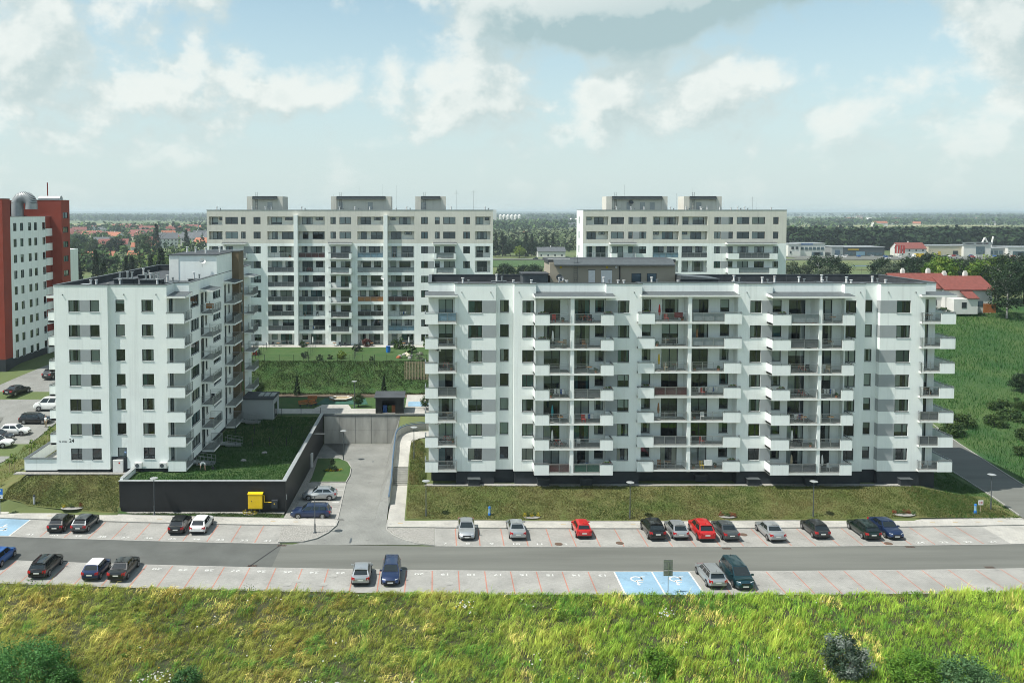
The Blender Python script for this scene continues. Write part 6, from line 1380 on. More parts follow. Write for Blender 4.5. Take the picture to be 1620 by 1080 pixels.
lawn_tufts('lawn_grass', -3.4, 66, 95.7, 102.7, 95000, LAWN, 'short dry lawn grass in front of the long white block', .08, .18, 1, lambda x, y: y - CVv(x) > 95.7)
lawn_tufts('lawn_grass', 56, 67.2, 96, 126, 26000, [(.02, .07, .012), (.04, .095, .018), (.075, .11, .028)], 'green grass between the long block and the access road', .1, .25, 9, lambda x, y: ((x > 61.6) | (y < 102.6)) & (x < 66.6 + (y - 97) * .11))
lawn_tufts('lawn_grass', -52, -37, 96, 102.4, 30000, LAWN, 'short dry lawn grass in front of the numbered block', .08, .18, 2, lambda x, y: y - CVv(x) > 95.7)
lawn_tufts('lawn_grass', -36.3, -18, 99, 131.5, 60000, [(.02, .07, .014), (.035, .10, .02), (.05, .115, .026)], 'lush dark grass of the shaded garden', .1, .25, 3, lambda x, y: (x > -30.4) | (y < 103))
lawn_tufts('lawn_grass', -46, 2, 147.5, 156, 42000, [(.02, .05, .014), (.035, .06, .018), (.06, .07, .025)], 'rough grass on the bank below the garden terrace', .15, .4, 4)
lawn_tufts('lawn_grass', 68, 135, 97, 215, 90000, [(.012, .06, .010), (.020, .09, .014), (.032, .11, .018), (.085, .125, .03)], 'tall green grass of the field right of the access road', .3, .9, 5, lambda x, y: x > 75.5 + np.clip((y - 112) * .16, -1.5, 30))
lawn_tufts('lawn_grass', -58, -51, 99, 134, 9000, [(.07, .11, .02), (.12, .14, .03), (.2, .18, .05)], 'grass verge beside the left car lot', .12, .3, 6, lambda x, y: x > -57.0 + (y - 99.5) * .02)
lawn_tufts('lawn_grass', -3.4, -1.2, 103, 118, 6000, LAWN, 'rough grass between the stepped path and the long block', .15, .35, 7)
lawn_tufts('lawn_grass', -36.5, -17.8, 96.8, 98.2, 6000, [(.04, .08, .02), (.07, .10, .03)], 'narrow grass strip at the foot of the podium wall', .08, .18, 8, lambda x, y: y - CVv(x) > 95.7)
# little planting beds along the lawns
def bed(x, y, label, n=5, r=1.0, z=None):
    z = hz(x, y) if z is None else z; e = empty('flower_bed', (x, y, z)); tag(e, label, 'flower bed', 'pebble flower beds'); b = MB(); b.lathe([(r, .0), (r, .04), (r * .8, .06), (.01, .07)], 16, 'gravel'); g_ = b.build('pebbles', e); g_.scale = (1, .55, 1)
    rg = random.Random(int(x * 10))
    for i in range(n):
        cols = rg.choice([[(.35, .28, .02), (.42, .36, .03)], [(.16, .03, .02), (.2, .06, .03)], [(.35, .28, .02), (.42, .36, .03)], [(.03, .07, .02), (.05, .1, .03)]]); rng = np.random.RandomState(i + int(abs(x) * 3))
        c = clumps_in(rng, 10, .28, .25, .05); V, C = leaf_cloud(rng, c, np.full(10, .13), 14, .05, cols); link('shrub', np_mesh('shrub', V, np.arange(len(V)).reshape(-1, 4), ['leaf'], C), e, (-r * .75 + i * r * 1.5 / max(1, n - 1), rg.uniform(-.2, .2), .05))
    return e
bed(-42.3, 98.45, 'pebble bed with yellow shrubs on the left lawn above the grey hatchback', 3, 1.3); bed(10.9, 96.35, 'pebble bed with yellow and red shrubs above the second silver saloon'); bed(33.2, 96.45, 'pebble bed with yellow and red shrubs above the grey saloon'); bed(53.5, 96.9, 'pebble bed with yellow and red shrubs at the right end of the lawn', 6, 1.3)
bed(-21.5, 97.9, 'small pebble bed under the yellow gas cabinet', 3, .8)
e = bed(-14.2, 116.3, 'round pebble bed on the grass island with a dark dwarf conifer', 6, 1.5)
rng = np.random.RandomState(3); c = clumps_in(rng, 30, .7, .8, .1, 'cone'); V, C = leaf_cloud(rng, c, np.full(30, .25), 30, .08, DARK); link('dwarf_conifer', np_mesh('dwarf_conifer', V, np.arange(len(V)).reshape(-1, 4), ['leaf'], C), e, (0, .1, .1))

# ------------------------------------------------------------------ houses and halls beyond
def house(x, y, w, d, h, rh, wm, rm, label, rz=0., z=None, group=None, wins=2, floors=1, chim=1, far=False, name='house', dormers=0):
    """gabled house, ridge along local x; parts: wall, roof, windows, door, chimneys"""
    e = empty(name, (x, y, hz(x, y) if z is None else z), rz); tag(e, label, 'house', group)
    b = MB(); b.box(-w / 2, w / 2, -d / 2, d / 2, -.6, h, wm)
    for s_ in (-1, 1): b.face([(s_ * w / 2, -d / 2, h), (s_ * w / 2, d / 2, h), (s_ * w / 2, 0, h + rh)], wm)
    b.build('wall', e)
    o = .45; k = rh / (d / 2); r = MB()
    for s_ in (-1, 1):
        y0 = s_ * (d / 2 + o); z0 = h - o * k; t = .22
        r.hexa([(-w / 2 - o, y0, z0), (w / 2 + o, y0, z0), (w / 2 + o, 0, h + rh), (-w / 2 - o, 0, h + rh), (-w / 2 - o, y0, z0 + t), (w / 2 + o, y0, z0 + t), (w / 2 + o, 0, h + rh + t), (-w / 2 - o, 0, h + rh + t)], rm)
    ro = r.build('roof', e)
    for i in range(chim):
        cx = -w / 2 + w * (i + .6) / (chim + .2); b = MB(); b.box(cx - .4, cx + .4, .1, .9, h + rh * .6, h + rh + 1.0, wm); b.box(cx - .3, cx - .05, .3, .7, h + rh + 1.0, h + rh + 1.35, 'plaster'); b.box(cx + .05, cx + .3, .3, .7, h + rh + 1.0, h + rh + 1.35, 'plaster'); b.build('chimney', ro)
    for i in range(dormers):
        cx = -w / 2 + w * (i + .5) / dormers; b = MB(); yy = -d / 2 + .6; b.box(cx - .8, cx + .8, yy, yy + 2.2, h, h + rh * .62, wm); b.build('dormer', ro); b = MB(); b.box(cx - 1, cx + 1, yy - .2, yy + 2.6, h + rh * .62, h + rh * .7, rm); b.build('dormer_roof', ro); b = MB(); b.box(cx - .5, cx + .5, yy - .03, yy - .001, h + rh * .15, h + rh * .55, 'frame'); b.build('dormer_window', ro)
    if wins:
        for fl in range(floors):
            zz = .9 + fl * (h / floors)
            for i in range(wins):
                cx = -w / 2 + w * (i + .5) / wins; b = MB(); b.box(cx - .6, cx + .6, -d / 2 - .05, -d / 2 - .002, zz, zz + 1.3, 'frame'); w_ = b.build('window', e)
                if not far: b = MB(); b.box(cx - .5, cx + .5, -d / 2 - .06, -d / 2 - .051, zz + .1, zz + 1.2, 'facade_glass'); b.build('pane', w_)
        for s_ in (-1, 1):
            b = MB(); xx = sorted((s_ * (w / 2 + .002), s_ * (w / 2 + .05))); b.box(*xx, -.6, .6, h * .95, h * .95 + 1.1, 'frame'); b.build('window', e)
    return e
# red-roofed pair on the rise at the right
hr = house(115.6, 206.5, 13.5, 9.5, 5.0, 3.0, 'plaster', 'roof_red', 'long white house with red tiled roof behind the right end of the long block', 0, 12.0, wins=4, chim=2)
h2 = house(124.5, 205.5, 11.0, 10.5, 4.9, 2.6, 'plaster', 'roof_red', 'white house with low sweeping red roof and wooden gate beside the dark trees', 0, 11.9, wins=2, chim=2)
b = MB(); b.hexa([(-2.2, -8.5, 3.0), (.5, -8.5, 3.0), (.5, -4.9, 4.6), (-2.2, -4.9, 4.6), (-2.2, -8.5, 3.2), (.5, -8.5, 3.2), (.5, -4.9, 4.95), (-2.2, -4.9, 4.95)], 'roof_red'); b.build('porch_roof', h2)
b = MB(); b.box(-5.2, .3, -8.2, -5.3, -.5, 3.0, 'plaster'); b.build('porch_wall', h2); b = MB(); b.box(-3.4, -2.3, -8.26, -8.201, .9, 2.2, 'frame'); b.build('window', h2)
gt = empty('wooden_gate', (127.5, 197.2, 11.9)); tag(gt, 'reddish wooden garden gate beside the white house', 'gate')
for i in range(12): b = MB(); b.box(-1.5 + i * .25, -1.28 + i * .25, -.03, .03, -.2, 1.9, 'wood_orange'); b.build('board', gt)
# far left: town houses and red roofs above the dark conifers
for a in ((-297, 792, 26, 13, 6.5, 4.5, 'plaster_cream', 'roof_red', 'cream house with bright red dormer roof above the left conifers', 3), (-262, 770, 20, 11, 5, 3.5, 'plaster', 'roof_orange', 'low orange roofed house right of the bright red dormer roof', 0),
          (-252, 640, 24, 10, 3.4, 3.2, 'plaster_cream', 'roof_orange', 'orange roofed bungalow nearest the brick red tower', 0), (-224, 655, 20, 10, 3.4, 3.0, 'plaster_cream', 'roof_orange', 'orange roofed bungalow second from the brick red tower', 0), (-330, 850, 16, 12, 6, 5, 'plaster_cream', 'roof_grey', 'cream gabled house close to the brick red tower', 0), (-300, 960, 24, 12, 6, 4, 'plaster', 'roof_red', 'far red roofed house above the bright dormer roof', 2)):
    house(*a[:8], a[8], dormers=a[9], wins=4, floors=2 if a[4] > 5 else 1, far=True, rz=.15)
for i, (x, y, s_) in enumerate(((-268, 860, 1.0), (-250, 880, 1.1), (-234, 905, 1.0), (-262, 960, 1.), (-218, 925, 1.0), (-246, 985, 1.1), (-205, 890, .9))):
    house(x, y, 18 * s_, 13, 9.5, 5.5, 'plaster', 'roof_grey', ['pale town house with grey gable, leftmost of the row by the tall block', 'pale town house with grey gable, second of the row by the tall block', 'pale town house with grey gable, third of the row by the tall block', 'pale grey gabled house just behind the town house row', 'pale town house with grey gable touching the tall block edge', 'pale grey gabled house farthest behind the town house row', 'pale gabled house half hidden by the tall block'][i], rz=(.3, .0, -.15, .4, 0, .2, 1.4)[i], group='pale town houses', wins=5, floors=3, far=True, chim=2)
house(92, 690, 22, 12, 4.5, 3.2, 'plaster', 'roof_grey', 'white bungalow with grey roof in the gap between the tall blocks', wins=4, far=True)
house(116, 1150, 14, 12, 4, 6, 'plaster_cream', 'roof_orange', 'lone orange gabled house in the far green between the tall blocks', rz=.6, far=True); house(92, 1190, 20, 10, 5, 3, 'plaster', 'roof_grey', 'lone white house in the far green between the tall blocks', far=True)
rl_ = random.Random(5)
for i in range(26):
    y = rl_.uniform(820, 1700); house(rl_.uniform(-.43, -.262) * y, y, rl_.uniform(14, 26), 12, rl_.uniform(5, 8), rl_.uniform(3.5, 5), rl_.choice(('plaster', 'plaster_cream', 'plaster')), rl_.choice(('roof_red', 'roof_red', 'roof_orange', 'roof_grey')), 'small gabled house in the hazy town at far left', rl_.uniform(-.6, .6), group='hazy town houses at far left', wins=3, chim=1, far=True)
rh_ = random.Random(21)
for i in range(70):
    y = rh_.uniform(1300, 5200); x = rh_.uniform(-.44, .70) * y
    if -.26 * y < x < .06 * y or .17 * y < x < .40 * y: continue
    house(x, y, rh_.uniform(14, 40), 14, rh_.uniform(5, 9), rh_.uniform(3, 5), rh_.choice(('plaster', 'plaster', 'plaster_cream')), rh_.choice(('roof_red', 'roof_grey', 'plaster', 'roof_orange')), 'tiny pale house in the hazy distance', rh_.uniform(-.5, .5), group='tiny far houses', wins=0, chim=0, far=True)
si = empty('grain_silo', (220, 2600, -1)); tag(si, 'row of pale grain silos on the horizon right of the tall left block', 'silo')
for i in range(6): b = MB(); b.lathe([(5.5, 0), (5.5, 24), (1, 28)], 14, 'plaster'); b.build('silo_tube', si, (-26 + i * 11.5, 0, 0))
b = MB(); b.box(-52, -38, -6, 6, 0, 42, 'plaster'); b.build('tower', si)
# car dealers along the far road
struct(sheet('main_road', [[(-900 + 100 * i, y + .02 * abs(-900 + 100 * i - 200)) for i in range(20)] for y in (640, 654)], 'asphalt', None, .3, lambda x, y: -1.2)); struct(poly_sheet('forecourt', [(280, 664), (480, 664), (480, 696), (280, 696)], -.9, 'asphalt', thick=.3))
struct(sheet('far_lawn', [[(20 + 30 * i, y) for i in range(8)] for y in (560, 600, 638)], 'lawn_green', None, .25, lambda x, y: -1.2))
def hall(x0, x1, y, d, h, m, label, parts, name='car_showroom', cat='building'):
    e = empty(name, (x0, y, -1.)); tag(e, label, cat); W_ = x1 - x0
    b = MB(); b.box(0, W_, 0, d, -.3, h, m); b.build('wall', e); b = MB(); b.box(-.4, W_ + .4, -.4, d + .4, h, h + .35, 'cap_light'); b.build('roof', e)
    for (nm, a, c_, z0, z1, pm) in parts:
        b = MB(); b.box(a, c_, -.25, -.01, z0, z1, pm); b.build(nm, e)
    return e
hall(287, 297, 700, 20, 9.5, 'plaster', 'white cube shaped office beside the right tall block', [('window', 2.5, 4.5, 5.5, 7.5, 'frame'), ('window', 6, 8, 5.5, 7.5, 'frame'), ('window', 1.5, 2.5, 2, 4, 'frame')])
hall(297, 318, 702, 20, 10, 'plaster', 'white car showroom with blue roof band and glass bays', [('blue_band', 0, 11, 9, 9.8, 'sign_blue')] + [('window', 1 + 3.3 * i, 3.4 + 3.3 * i, 4.8, 7.2, 'facade_glass') for i in range(6)] + [('window', 10, 19, .4, 3.2, 'facade_glass'), ('banner', 12, 16.5, .4, 2.6, 'cloth_teal')])
hall(323, 332, 701, 24, 7.2, 'cap_light', 'silver entrance bay of the dark grey car showroom', [('door', 2.5, 6.5, .2, 4.8, 'cladding_blue')]); hall(332, 366, 701, 24, 7.0, 'steel_dark', 'long dark grey car showroom with a yellow sign strip', [('yellow_sign', 4, 13, 4.9, 5.6, 'yellow'), ('billboard', 11, 18, .3, 3.4, 'screen_blue'), ('window', 1.5, 8, .4, 2.6, 'facade_glass'), ('window', 20, 32, .4, 2.8, 'facade_glass')])
for i in range(4):
    e = empty('banner_flag', (368.5 + 2.2 * i, 690, -1)); tag(e, 'tall red banner flag, one of four before the dark showroom', 'flag', 'four red banner flags'); b = MB(); b.tube((0, 0, 0), (0, 0, 9.2), .1, n=6, m='steel'); b.build('pole', e); b = MB(); b.box(.12, 1.6, -.03, .03, 2.6, 9, 'cloth_red'); b.build('flag', e)
house(388, 706, 22, 14, 6, 4.5, 'plaster', 'roof_red', 'white house with dull red roof between the car showrooms', z=-1, wins=4, far=True, floors=2)
hall(403, 430, 703, 18, 8, 'plaster_cream', 'plain cream warehouse right of the dull red roofed house', [('door', 8, 10, .3, 3.6, 'cloth_yellow'), ('door', 20, 24, .3, 4, 'frame')]); hall(430, 452, 700, 18, 8.5, 'plaster', 'white showroom with a wide lettered roof sign', [('roof_sign', -1, 23, 8.9, 11.2, 'cap_light'), ('sign_lettering', 10, 15, 9.6, 10.6, 'lamp_red'), ('sign_lettering', 16, 20, 9.6, 10.6, 'lamp_red'), ('sign_lettering', 1, 8, 9.6, 10.4, 'steel_dark'), ('window', 10, 17, 1.5, 7.5, 'facade_glass')])
hall(452, 466, 704, 18, 6, 'cap_light', 'low grey glazed building under the white zigzag frame', [('window', 1.5 + 4 * i, 4.5 + 4 * i, 1.2, 4, 'facade_glass') for i in range(3)]); hall(466, 500, 700, 20, 7, 'plaster', 'white showroom with green door at the right edge', [('window', 4, 26, .5, 4, 'facade_glass'), ('door', 8, 12, .3, 2.8, 'cloth_teal')])
e = empty('zigzag_sculpture', (452.5, 715, 0)); tag(e, 'white zigzag frame standing above the far showrooms', 'sculpture')
zz = [(0, 0, 5), (4, 0, 13.5), (9, 0, 4.6), (11, 0, 14.5)]
for p, q in zip(zz, zz[1:]): b = MB(); b.tube(p, q, .7, n=6, m='plaster'); b.build('beam', e)
def far_car(x, y, z, rz, pm, label):
    e = empty('parked_car', (x, y, z), rz); tag(e, label, 'car', 'tiny far cars'); last = None
    for nm, me, par in cached(('car', 'hatch', pm, None, False), lambda: car_meshes('hatch', pm)):
        if nm in ('body', 'windscreen', 'rear_window', 'side_window', 'wheel'): link(nm, me, e)
rc = random.Random(9); k = 0
for i in range(44):
    x = 318 + i * 3.6; y = rc.choice((676, 683, 690))
    if rc.random() < .25: continue
    c_ = rc.choice(('white', 'silver', 'grey', 'black', 'white', 'red', 'brightblue', 'silver')); far_car(x, y, -.88, PI / 2 * rc.choice((0, 2, 1)), 'paint_' + c_, 'tiny %s car on the far dealer forecourt' % c_.replace('brightblue', 'blue'))
far_car(342, 650, -.9, PI / 2, 'paint_white', 'tiny white car driving on the far road'); far_car(75, 648, -.9, PI / 2, 'paint_black', 'tiny black car driving on the far road between the tall blocks')
tr = empty('delivery_truck', (375, 668, -.9), PI / 2); tag(tr, 'yellow truck on the far dealer forecourt', 'truck'); b = MB(); b.box(-1.3, 1.3, -4, 2.2, .7, 3.4, 'yellow'); b.build('cargo_box', tr); b = MB(); b.hexa([(-1.2, 2.3, .6), (1.2, 2.3, .6), (1.2, 4.4, .6), (-1.2, 4.4, .6), (-1.2, 2.3, 3.0), (1.2, 2.3, 3.0), (1.2, 3.7, 3.0), (-1.2, 3.7, 3.0)], 'cloth_white'); b.build('cab', tr)
for sx in (-1.05, 1.05):
    for y in (-2.6, 3.2): b = MB(); b.tube((sx - .15, y, .5), (sx + .15, y, .5), .5, n=12, m='rubber'); b.build('wheel', tr)
for i, (x, y) in enumerate(((262, 520), (282, 530))):
    e = empty('carport', (x, y, -.5)); tag(e, ('blue roofed carport left of its twin beyond the long block', 'blue roofed carport right of its twin beyond the long block')[i], 'carport'); b = MB(); b.box(-9, 9, -3, 3, 2.6, 2.8, 'cladding_blue'); b.build('roof', e)
    for xx in (-8, 0, 8): b = MB(); b.box(xx - .1, xx + .1, -.1, .1, -.5, 2.6, 'steel'); b.build('post', e)
struct(sheet('orange_earth', [[(150 + 14 * i, y + 6 * math.sin(i)) for i in range(8)] for y in (392, 420, 455)], 'earth', None, 1.2) if False else sheet('bare_earth', [[(262 + 12 * i, y + 4 * math.sin(i)) for i in range(9)] for y in (392, 430, 470)], 'sand', None, 1.0))

# ------------------------------------------------------------------ trees one can tell apart
rt = random.Random(31)
def row(pts, kinds, s0, s1, label, group, **k):
    order = sorted(pts, key=lambda p: p[0] / p[1]); NTH = ['leftmost', 'second from left', 'third from left', 'fourth from left', 'fifth from left', 'sixth from left', 'seventh from left', 'eighth from left'] + ['%dth from left' % i for i in range(9, 30)]
    for (x, y) in pts:
        i = order.index((x, y)); lab = label if len(pts) == 1 else label + ', ' + ('rightmost' if i == len(pts) - 1 else NTH[i])
        tree(x, y, rt.choice(kinds), rt.uniform(s0, s1), lab, group, rz=rt.uniform(0, 6.28), sx=rt.uniform(.85, 1.2), **k)
def scatter(n, x0, x1, y0, y1): return [(rt.uniform(x0, x1), rt.uniform(y0, y1)) for _ in range(n)]
row([(-118, 268), (-110, 282), (-126, 290), (-133, 300), (-104, 296), (-98, 275), (-142, 330), (-120, 318), (-92, 290)], ('grey', 'round2', 'round1'), 1.0, 1.35, 'grey green tree in the grove just behind the numbered block', 'grove behind the numbered block')
row([(-128, 330), (-121, 335), (-137, 345), (-113, 340), (-106, 330), (-148, 352), (-125, 352)], ('cone',), 1.1, 1.45, 'dark conifer in the grove behind the numbered block', 'conifers behind the numbered block')
row([(-134, 430), (-124, 442), (-116, 425), (-146, 450), (-131, 455), (-140, 470), (-108, 418), (-128, 480)], ('bright', 'bright', 'lime'), 1.15, 1.6, 'bright green tree beside the left edge of the tall left block', 'bright trees left of the tall block')
row([(-262, 700), (-240, 705), (-275, 690), (-285, 680), (-228, 700), (-300, 720), (-215, 740)], ('round2', 'round1', 'cone'), 1.5, 2.1, 'dark tree between the red roofed houses at far left', 'trees among the red roofed houses')
row([(48, 690), (54, 700), (60, 695), (66, 702), (72, 690), (78, 700), (84, 694), (90, 704), (57, 710), (81, 712), (97, 715)], ('cone', 'round2', 'cone'), 1.25, 1.6, 'dark tall conifer in the row between the two tall blocks', 'dark conifer row between the tall blocks')
row([(65, 672)], ('lime',), 1.7, 1.7, 'yellow green young tree before the dark conifer row', None)
row([(28, 400), (35, 410), (41, 402), (48, 408), (54, 402), (60, 410), (32, 392), (45, 394)], ('round2', 'shrub'), .9, 1.2, 'dark rounded tree in the low hedge between the tall blocks', 'hedge trees between the tall blocks')
row([(122, 330), (130, 338), (138, 332), (146, 340), (154, 345), (128, 352), (141, 356), (163, 352), (150, 330)], ('round2', 'birch', 'grey'), 1.15, 1.45, 'dark leafy tree in the clump right of the tall right block', 'clump right of the tall right block')
row([(176, 330), (184, 322), (192, 318), (200, 314), (208, 312), (216, 316), (224, 320), (188, 338), (199, 334), (211, 336), (222, 340), (232, 330), (180, 345), (205, 350)], ('round2', 'birch', 'round2', 'grey'), 1.3, 1.65, 'dark leafy tree in the grove behind the red roofed house', 'grove behind the red roofed house')
row([(139.5, 209), (147, 214), (152, 205), (158, 216), (145, 222)], ('round2', 'birch'), 1.05, 1.35, 'dark leafy tree at the right edge beside the red roofed house', 'trees at the right edge')
row([(131, 196.5)], ('birch',), 1.0, 1.0, 'birch with pale trunk on the green field at the right edge', None)
row([(152, 238), (160, 245), (147, 250)], ('bright',), 1.2, 1.5, 'sunlit bright tree at the right edge above the dark ones', 'sunlit trees at the right edge')
row(scatter(16, 78, 98, 116, 150), ('shrub',), .6, 1.3, 'dark wild shrub on the slope right of the access road', 'wild shrubs by the access road', name='shrub', cat='shrub')
row([(101, 141), (103, 150), (99.5, 146)], ('shrub', 'round2'), .3, .55, 'young dark tree on the green field near the right edge', 'young trees on the green field')
row([(118, 199), (121, 200.5), (115.5, 200)], ('shrub',), .8, 1.2, 'garden shrub in front of the red roofed house', 'shrubs by the red roofed house', name='shrub', cat='shrub')
def sapling(x, y, label):
    e = empty('sapling', (x, y, hz(x, y))); tag(e, label, 'young tree', 'staked saplings by the left lot'); b = MB(); b.tube((0, 0, 0), (0, 0, 2.2), .03, .015, 6, 'bark'); b.build('trunk', e)
    for s_ in (-.3, .3): b = MB(); b.tube((s_, 0, -.1), (s_, 0, 1.4), .035, n=6, m='wood_pale'); b.build('stake', e)
    link('crown', crown_mesh('sap', 5, .6, .7, 1.3, 16, 22, .09, BRIGHT), e)
for x, y, l in ((-54.4, 104, 'staked sapling nearest the terrace wall'), (-54.2, 108.5, 'staked sapling second from the terrace wall'), (-53.8, 113, 'staked sapling third from the terrace wall'), (-53.6, 118, 'staked sapling farthest up the verge by the left lot')): sapling(x, y, l)
for i, (x, y) in enumerate(((-30.5, 147.3), (-24, 147), (-12.6, 138.2), (-9, 146.6), (-1.6, 136.3), (.2, 136.6))): tree(x, y, ('round1', 'cone')[i % 2], .26, 'little courtyard tree ' + ('by the soil bank, left', 'by the soil bank, middle', 'beside the playground lamp', 'by the soil bank, right', 'beside the blue bay, left', 'beside the blue bay, right')[i], 'little courtyard trees')

# ------------------------------------------------------------------ far woods, hills, haze
def forest(name, pts, hts, per, cols, label, mt='far_leaf', seed=1, conif=.3, k=.42):
    rng = np.random.RandomState(seed); n = len(pts); tot = n * per; idx = np.repeat(np.arange(n), per); H_ = hts[idx]; r = H_ * .36 * rng.uniform(.8, 1.3, n)[idx]; cone = (rng.rand(n) < conif)[idx]
    d = rng.normal(size=(tot, 3)); d /= np.linalg.norm(d, axis=1)[:, None]; rr = rng.rand(tot) ** .35; P = d * rr[:, None]; t = rng.rand(tot) ** 1.3; a = rng.rand(tot) * 6.283
    px = np.where(cone, (1 - t) * r * .75 * np.cos(a), P[:, 0] * r); py = np.where(cone, (1 - t) * r * .75 * np.sin(a), P[:, 1] * r); pz = np.where(cone, (.08 + .95 * t) * H_, H_ * (.52 + .46 * P[:, 2]))
    C0 = np.stack([pts[idx, 0] + px, pts[idx, 1] + py, pts[idx, 2] + pz], 1); nn = np.stack([px, py, (pz - H_ * .4)], 1) / np.maximum(r, .1)[:, None] + rng.normal(0, .5, (tot, 3)); nn /= np.linalg.norm(nn, axis=1)[:, None]
    u = np.cross(nn, rng.normal(size=(tot, 3))); u /= np.linalg.norm(u, axis=1)[:, None]; v = np.cross(nn, u); s_ = (r * k * rng.uniform(.6, 1.2, tot) * np.where(cone, .7, 1))[:, None]
    V = np.stack([C0 - u * s_, C0 - v * s_ * .7, C0 + u * s_, C0 + v * s_ * .7], 1); ct = palette(rng.rand(n), cols)[idx] * rng.uniform(.75, 1.25, (tot, 1))
    tag(link(name, np_mesh(name, V.reshape(-1, 3), np.arange(tot * 4).reshape(-1, 4), [mt], np.repeat(ct[:, None], 4, 1).reshape(-1, 3))), label, 'forest', kind='stuff')
rf = np.random.RandomState(17)
def pts_in(n, y0, y1, kx0, kx1, dens=None, z=-1.2):
    y = y0 + (y1 - y0) * rf.rand(n) ** 1.0; x = rf.uniform(kx0, kx1, n) * y
    if dens is not None: k = dens(x, y) > rf.rand(n); x, y = x[k], y[k]
    return np.stack([x, y, np.full(len(x), z)], 1)
A = pts_in(1500, 800, 930, .36, .76); forest('dark_wood', A, rf.uniform(13, 21, len(A)), 60, DARK + [(.03, .055, .02)], 'dark belt of wood behind the far car showrooms', seed=1, conif=.45)
A = pts_in(1300, 760, 1250, .02, .2, lambda x, y: np.where(y < 800, .5, 1)); forest('light_wood', A, rf.uniform(7, 14, len(A)), 36, [(.045, .07, .03), (.075, .10, .05), (.11, .13, .075)], 'silvery green thicket between the two tall blocks', seed=2, conif=.1)
A = pts_in(1500, 480, 1200, -.5, -.24, lambda x, y: np.where(y < 560, .55, .7) * (np.abs(x + 255) > 0)); A = A[~((A[:, 1] > 590) & (A[:, 1] < 1000) & (rf.rand(len(A)) < .72))]; forest('garden_trees', A, rf.uniform(6, 13, len(A)), 44, GREEN + [(.09, .13, .035)], 'garden trees among the houses at far left', seed=3, conif=.25)
A = pts_in(1600, 930, 1500, .36, .78, lambda x, y: (vnoise(x + 3000, y, 160, 31) > .5) * 1.); forest('pale_wood', A, rf.uniform(8, 14, len(A)), 24, [(.06, .085, .035), (.09, .115, .05), (.12, .14, .065)], 'pale scrub wood beyond the dark belt at right', seed=4, conif=.1)
A = pts_in(9000, 1250, 3600, -.5, .8, lambda x, y: (vnoise(x + 9000, y, 330, 32) > .46) * 1.); forest('distant_wood', A, rf.uniform(10, 18, len(A)), 12, GREEN, 'distant woods spread over the plain', seed=5, conif=.2, k=.7)
A = pts_in(12000, 3600, 9000, -.5, .8, lambda x, y: (vnoise(x + 19000, y * .6, 700, 33) > .42) * 1.); forest('distant_wood', A, rf.uniform(13, 24, len(A)), 6, GREEN, 'hazy far woods below the horizon', seed=6, conif=.1, k=1.3)
def ridge(name, Y_, z0, amp, seed, label):
    n = 240; X_ = np.linspace(-8200, 12500, n); t = vnoise(X_ + 20000, X_ * 0 + 5, 2400, seed) * .7 + vnoise(X_ + 20000, X_ * 0 + 9, 500, seed + 1) * .2 + vnoise(X_ + 20000, X_ * 0 + 2, 120, seed + 2) * .1
    rows = [np.stack([X_, np.full(n, Y_ + dy), z], 1) for dy, z in ((-1500, np.full(n, -2.)), (-700, (z0 + amp * t) * .55), (0, z0 + amp * t), (900, np.full(n, -2.)))]
    V = np.concatenate(rows); F = np.array([(j_ * n + i, j_ * n + i + 1, (j_ + 1) * n + i + 1, (j_ + 1) * n + i) for j_ in range(3) for i in range(n - 1)]); struct(link(name, np_mesh(name, V, F, ['hill'], smooth=True)))
mat('hill', (.03, .055, .025), .95, .3, .002, col2=(.075, .09, .04), detail=12)
ridge('hills', 10200, 12, 26, 41, ''); ridge('hills', 13500, 22, 26, 51, '')
# wide pale stubble and hay fields on the plain
mat('hayfield', (.24, .22, .10), .95, .2, .01, col2=(.17, .18, .07))
mat('pasture', (.10, .15, .04), .95, .2, .01, col2=(.13, .15, .05))
for i, (x0, x1, y0, y1, m_) in enumerate(((520, 1250, 1560, 1900, 'hayfield'), (900, 1500, 2050, 2300, 'hayfield'), (420, 800, 1960, 2100, 'pasture'), (60, 240, 2900, 3300, 'hayfield'), (330, 560, 3000, 3200, 'hayfield'), (-1300, -700, 2300, 2600, 'hayfield'), (-900, -500, 1700, 1800, 'pasture'), (1300, 2600, 3300, 3700, 'hayfield'), (30, 60, 960, 1050, 'pasture'))):
    struct(poly_sheet('far_field', [(x0, y0), (x1, y0 + 40), (x1 - 60, y1), (x0 + 30, y1 - 20)], -1.0 - .0 * i, m_, thick=.4))
def haze():
    b = MB(); b.box(-16300, 16300, -500, 16300, -11, 50, 'trim_black'); me = b.mesh('haze'); me.materials.clear()
    m = bpy.data.materials.new('haze'); m.use_nodes = True; nt = m.node_tree; nt.nodes.remove(nt.nodes['Principled BSDF']); v = nt.nodes.new('ShaderNodeVolumePrincipled')
    v.inputs['Color'].default_value = (.80, .94, 1., 1); v.inputs['Density'].default_value = .00013; v.inputs['Anisotropy'].default_value = .2
    nt.links.new(v.outputs[0], nt.nodes['Material Output'].inputs['Volume']); me.materials.append(m); tag(link('haze', me), 'thin summer haze over the plain', 'haze', kind='stuff')
haze()

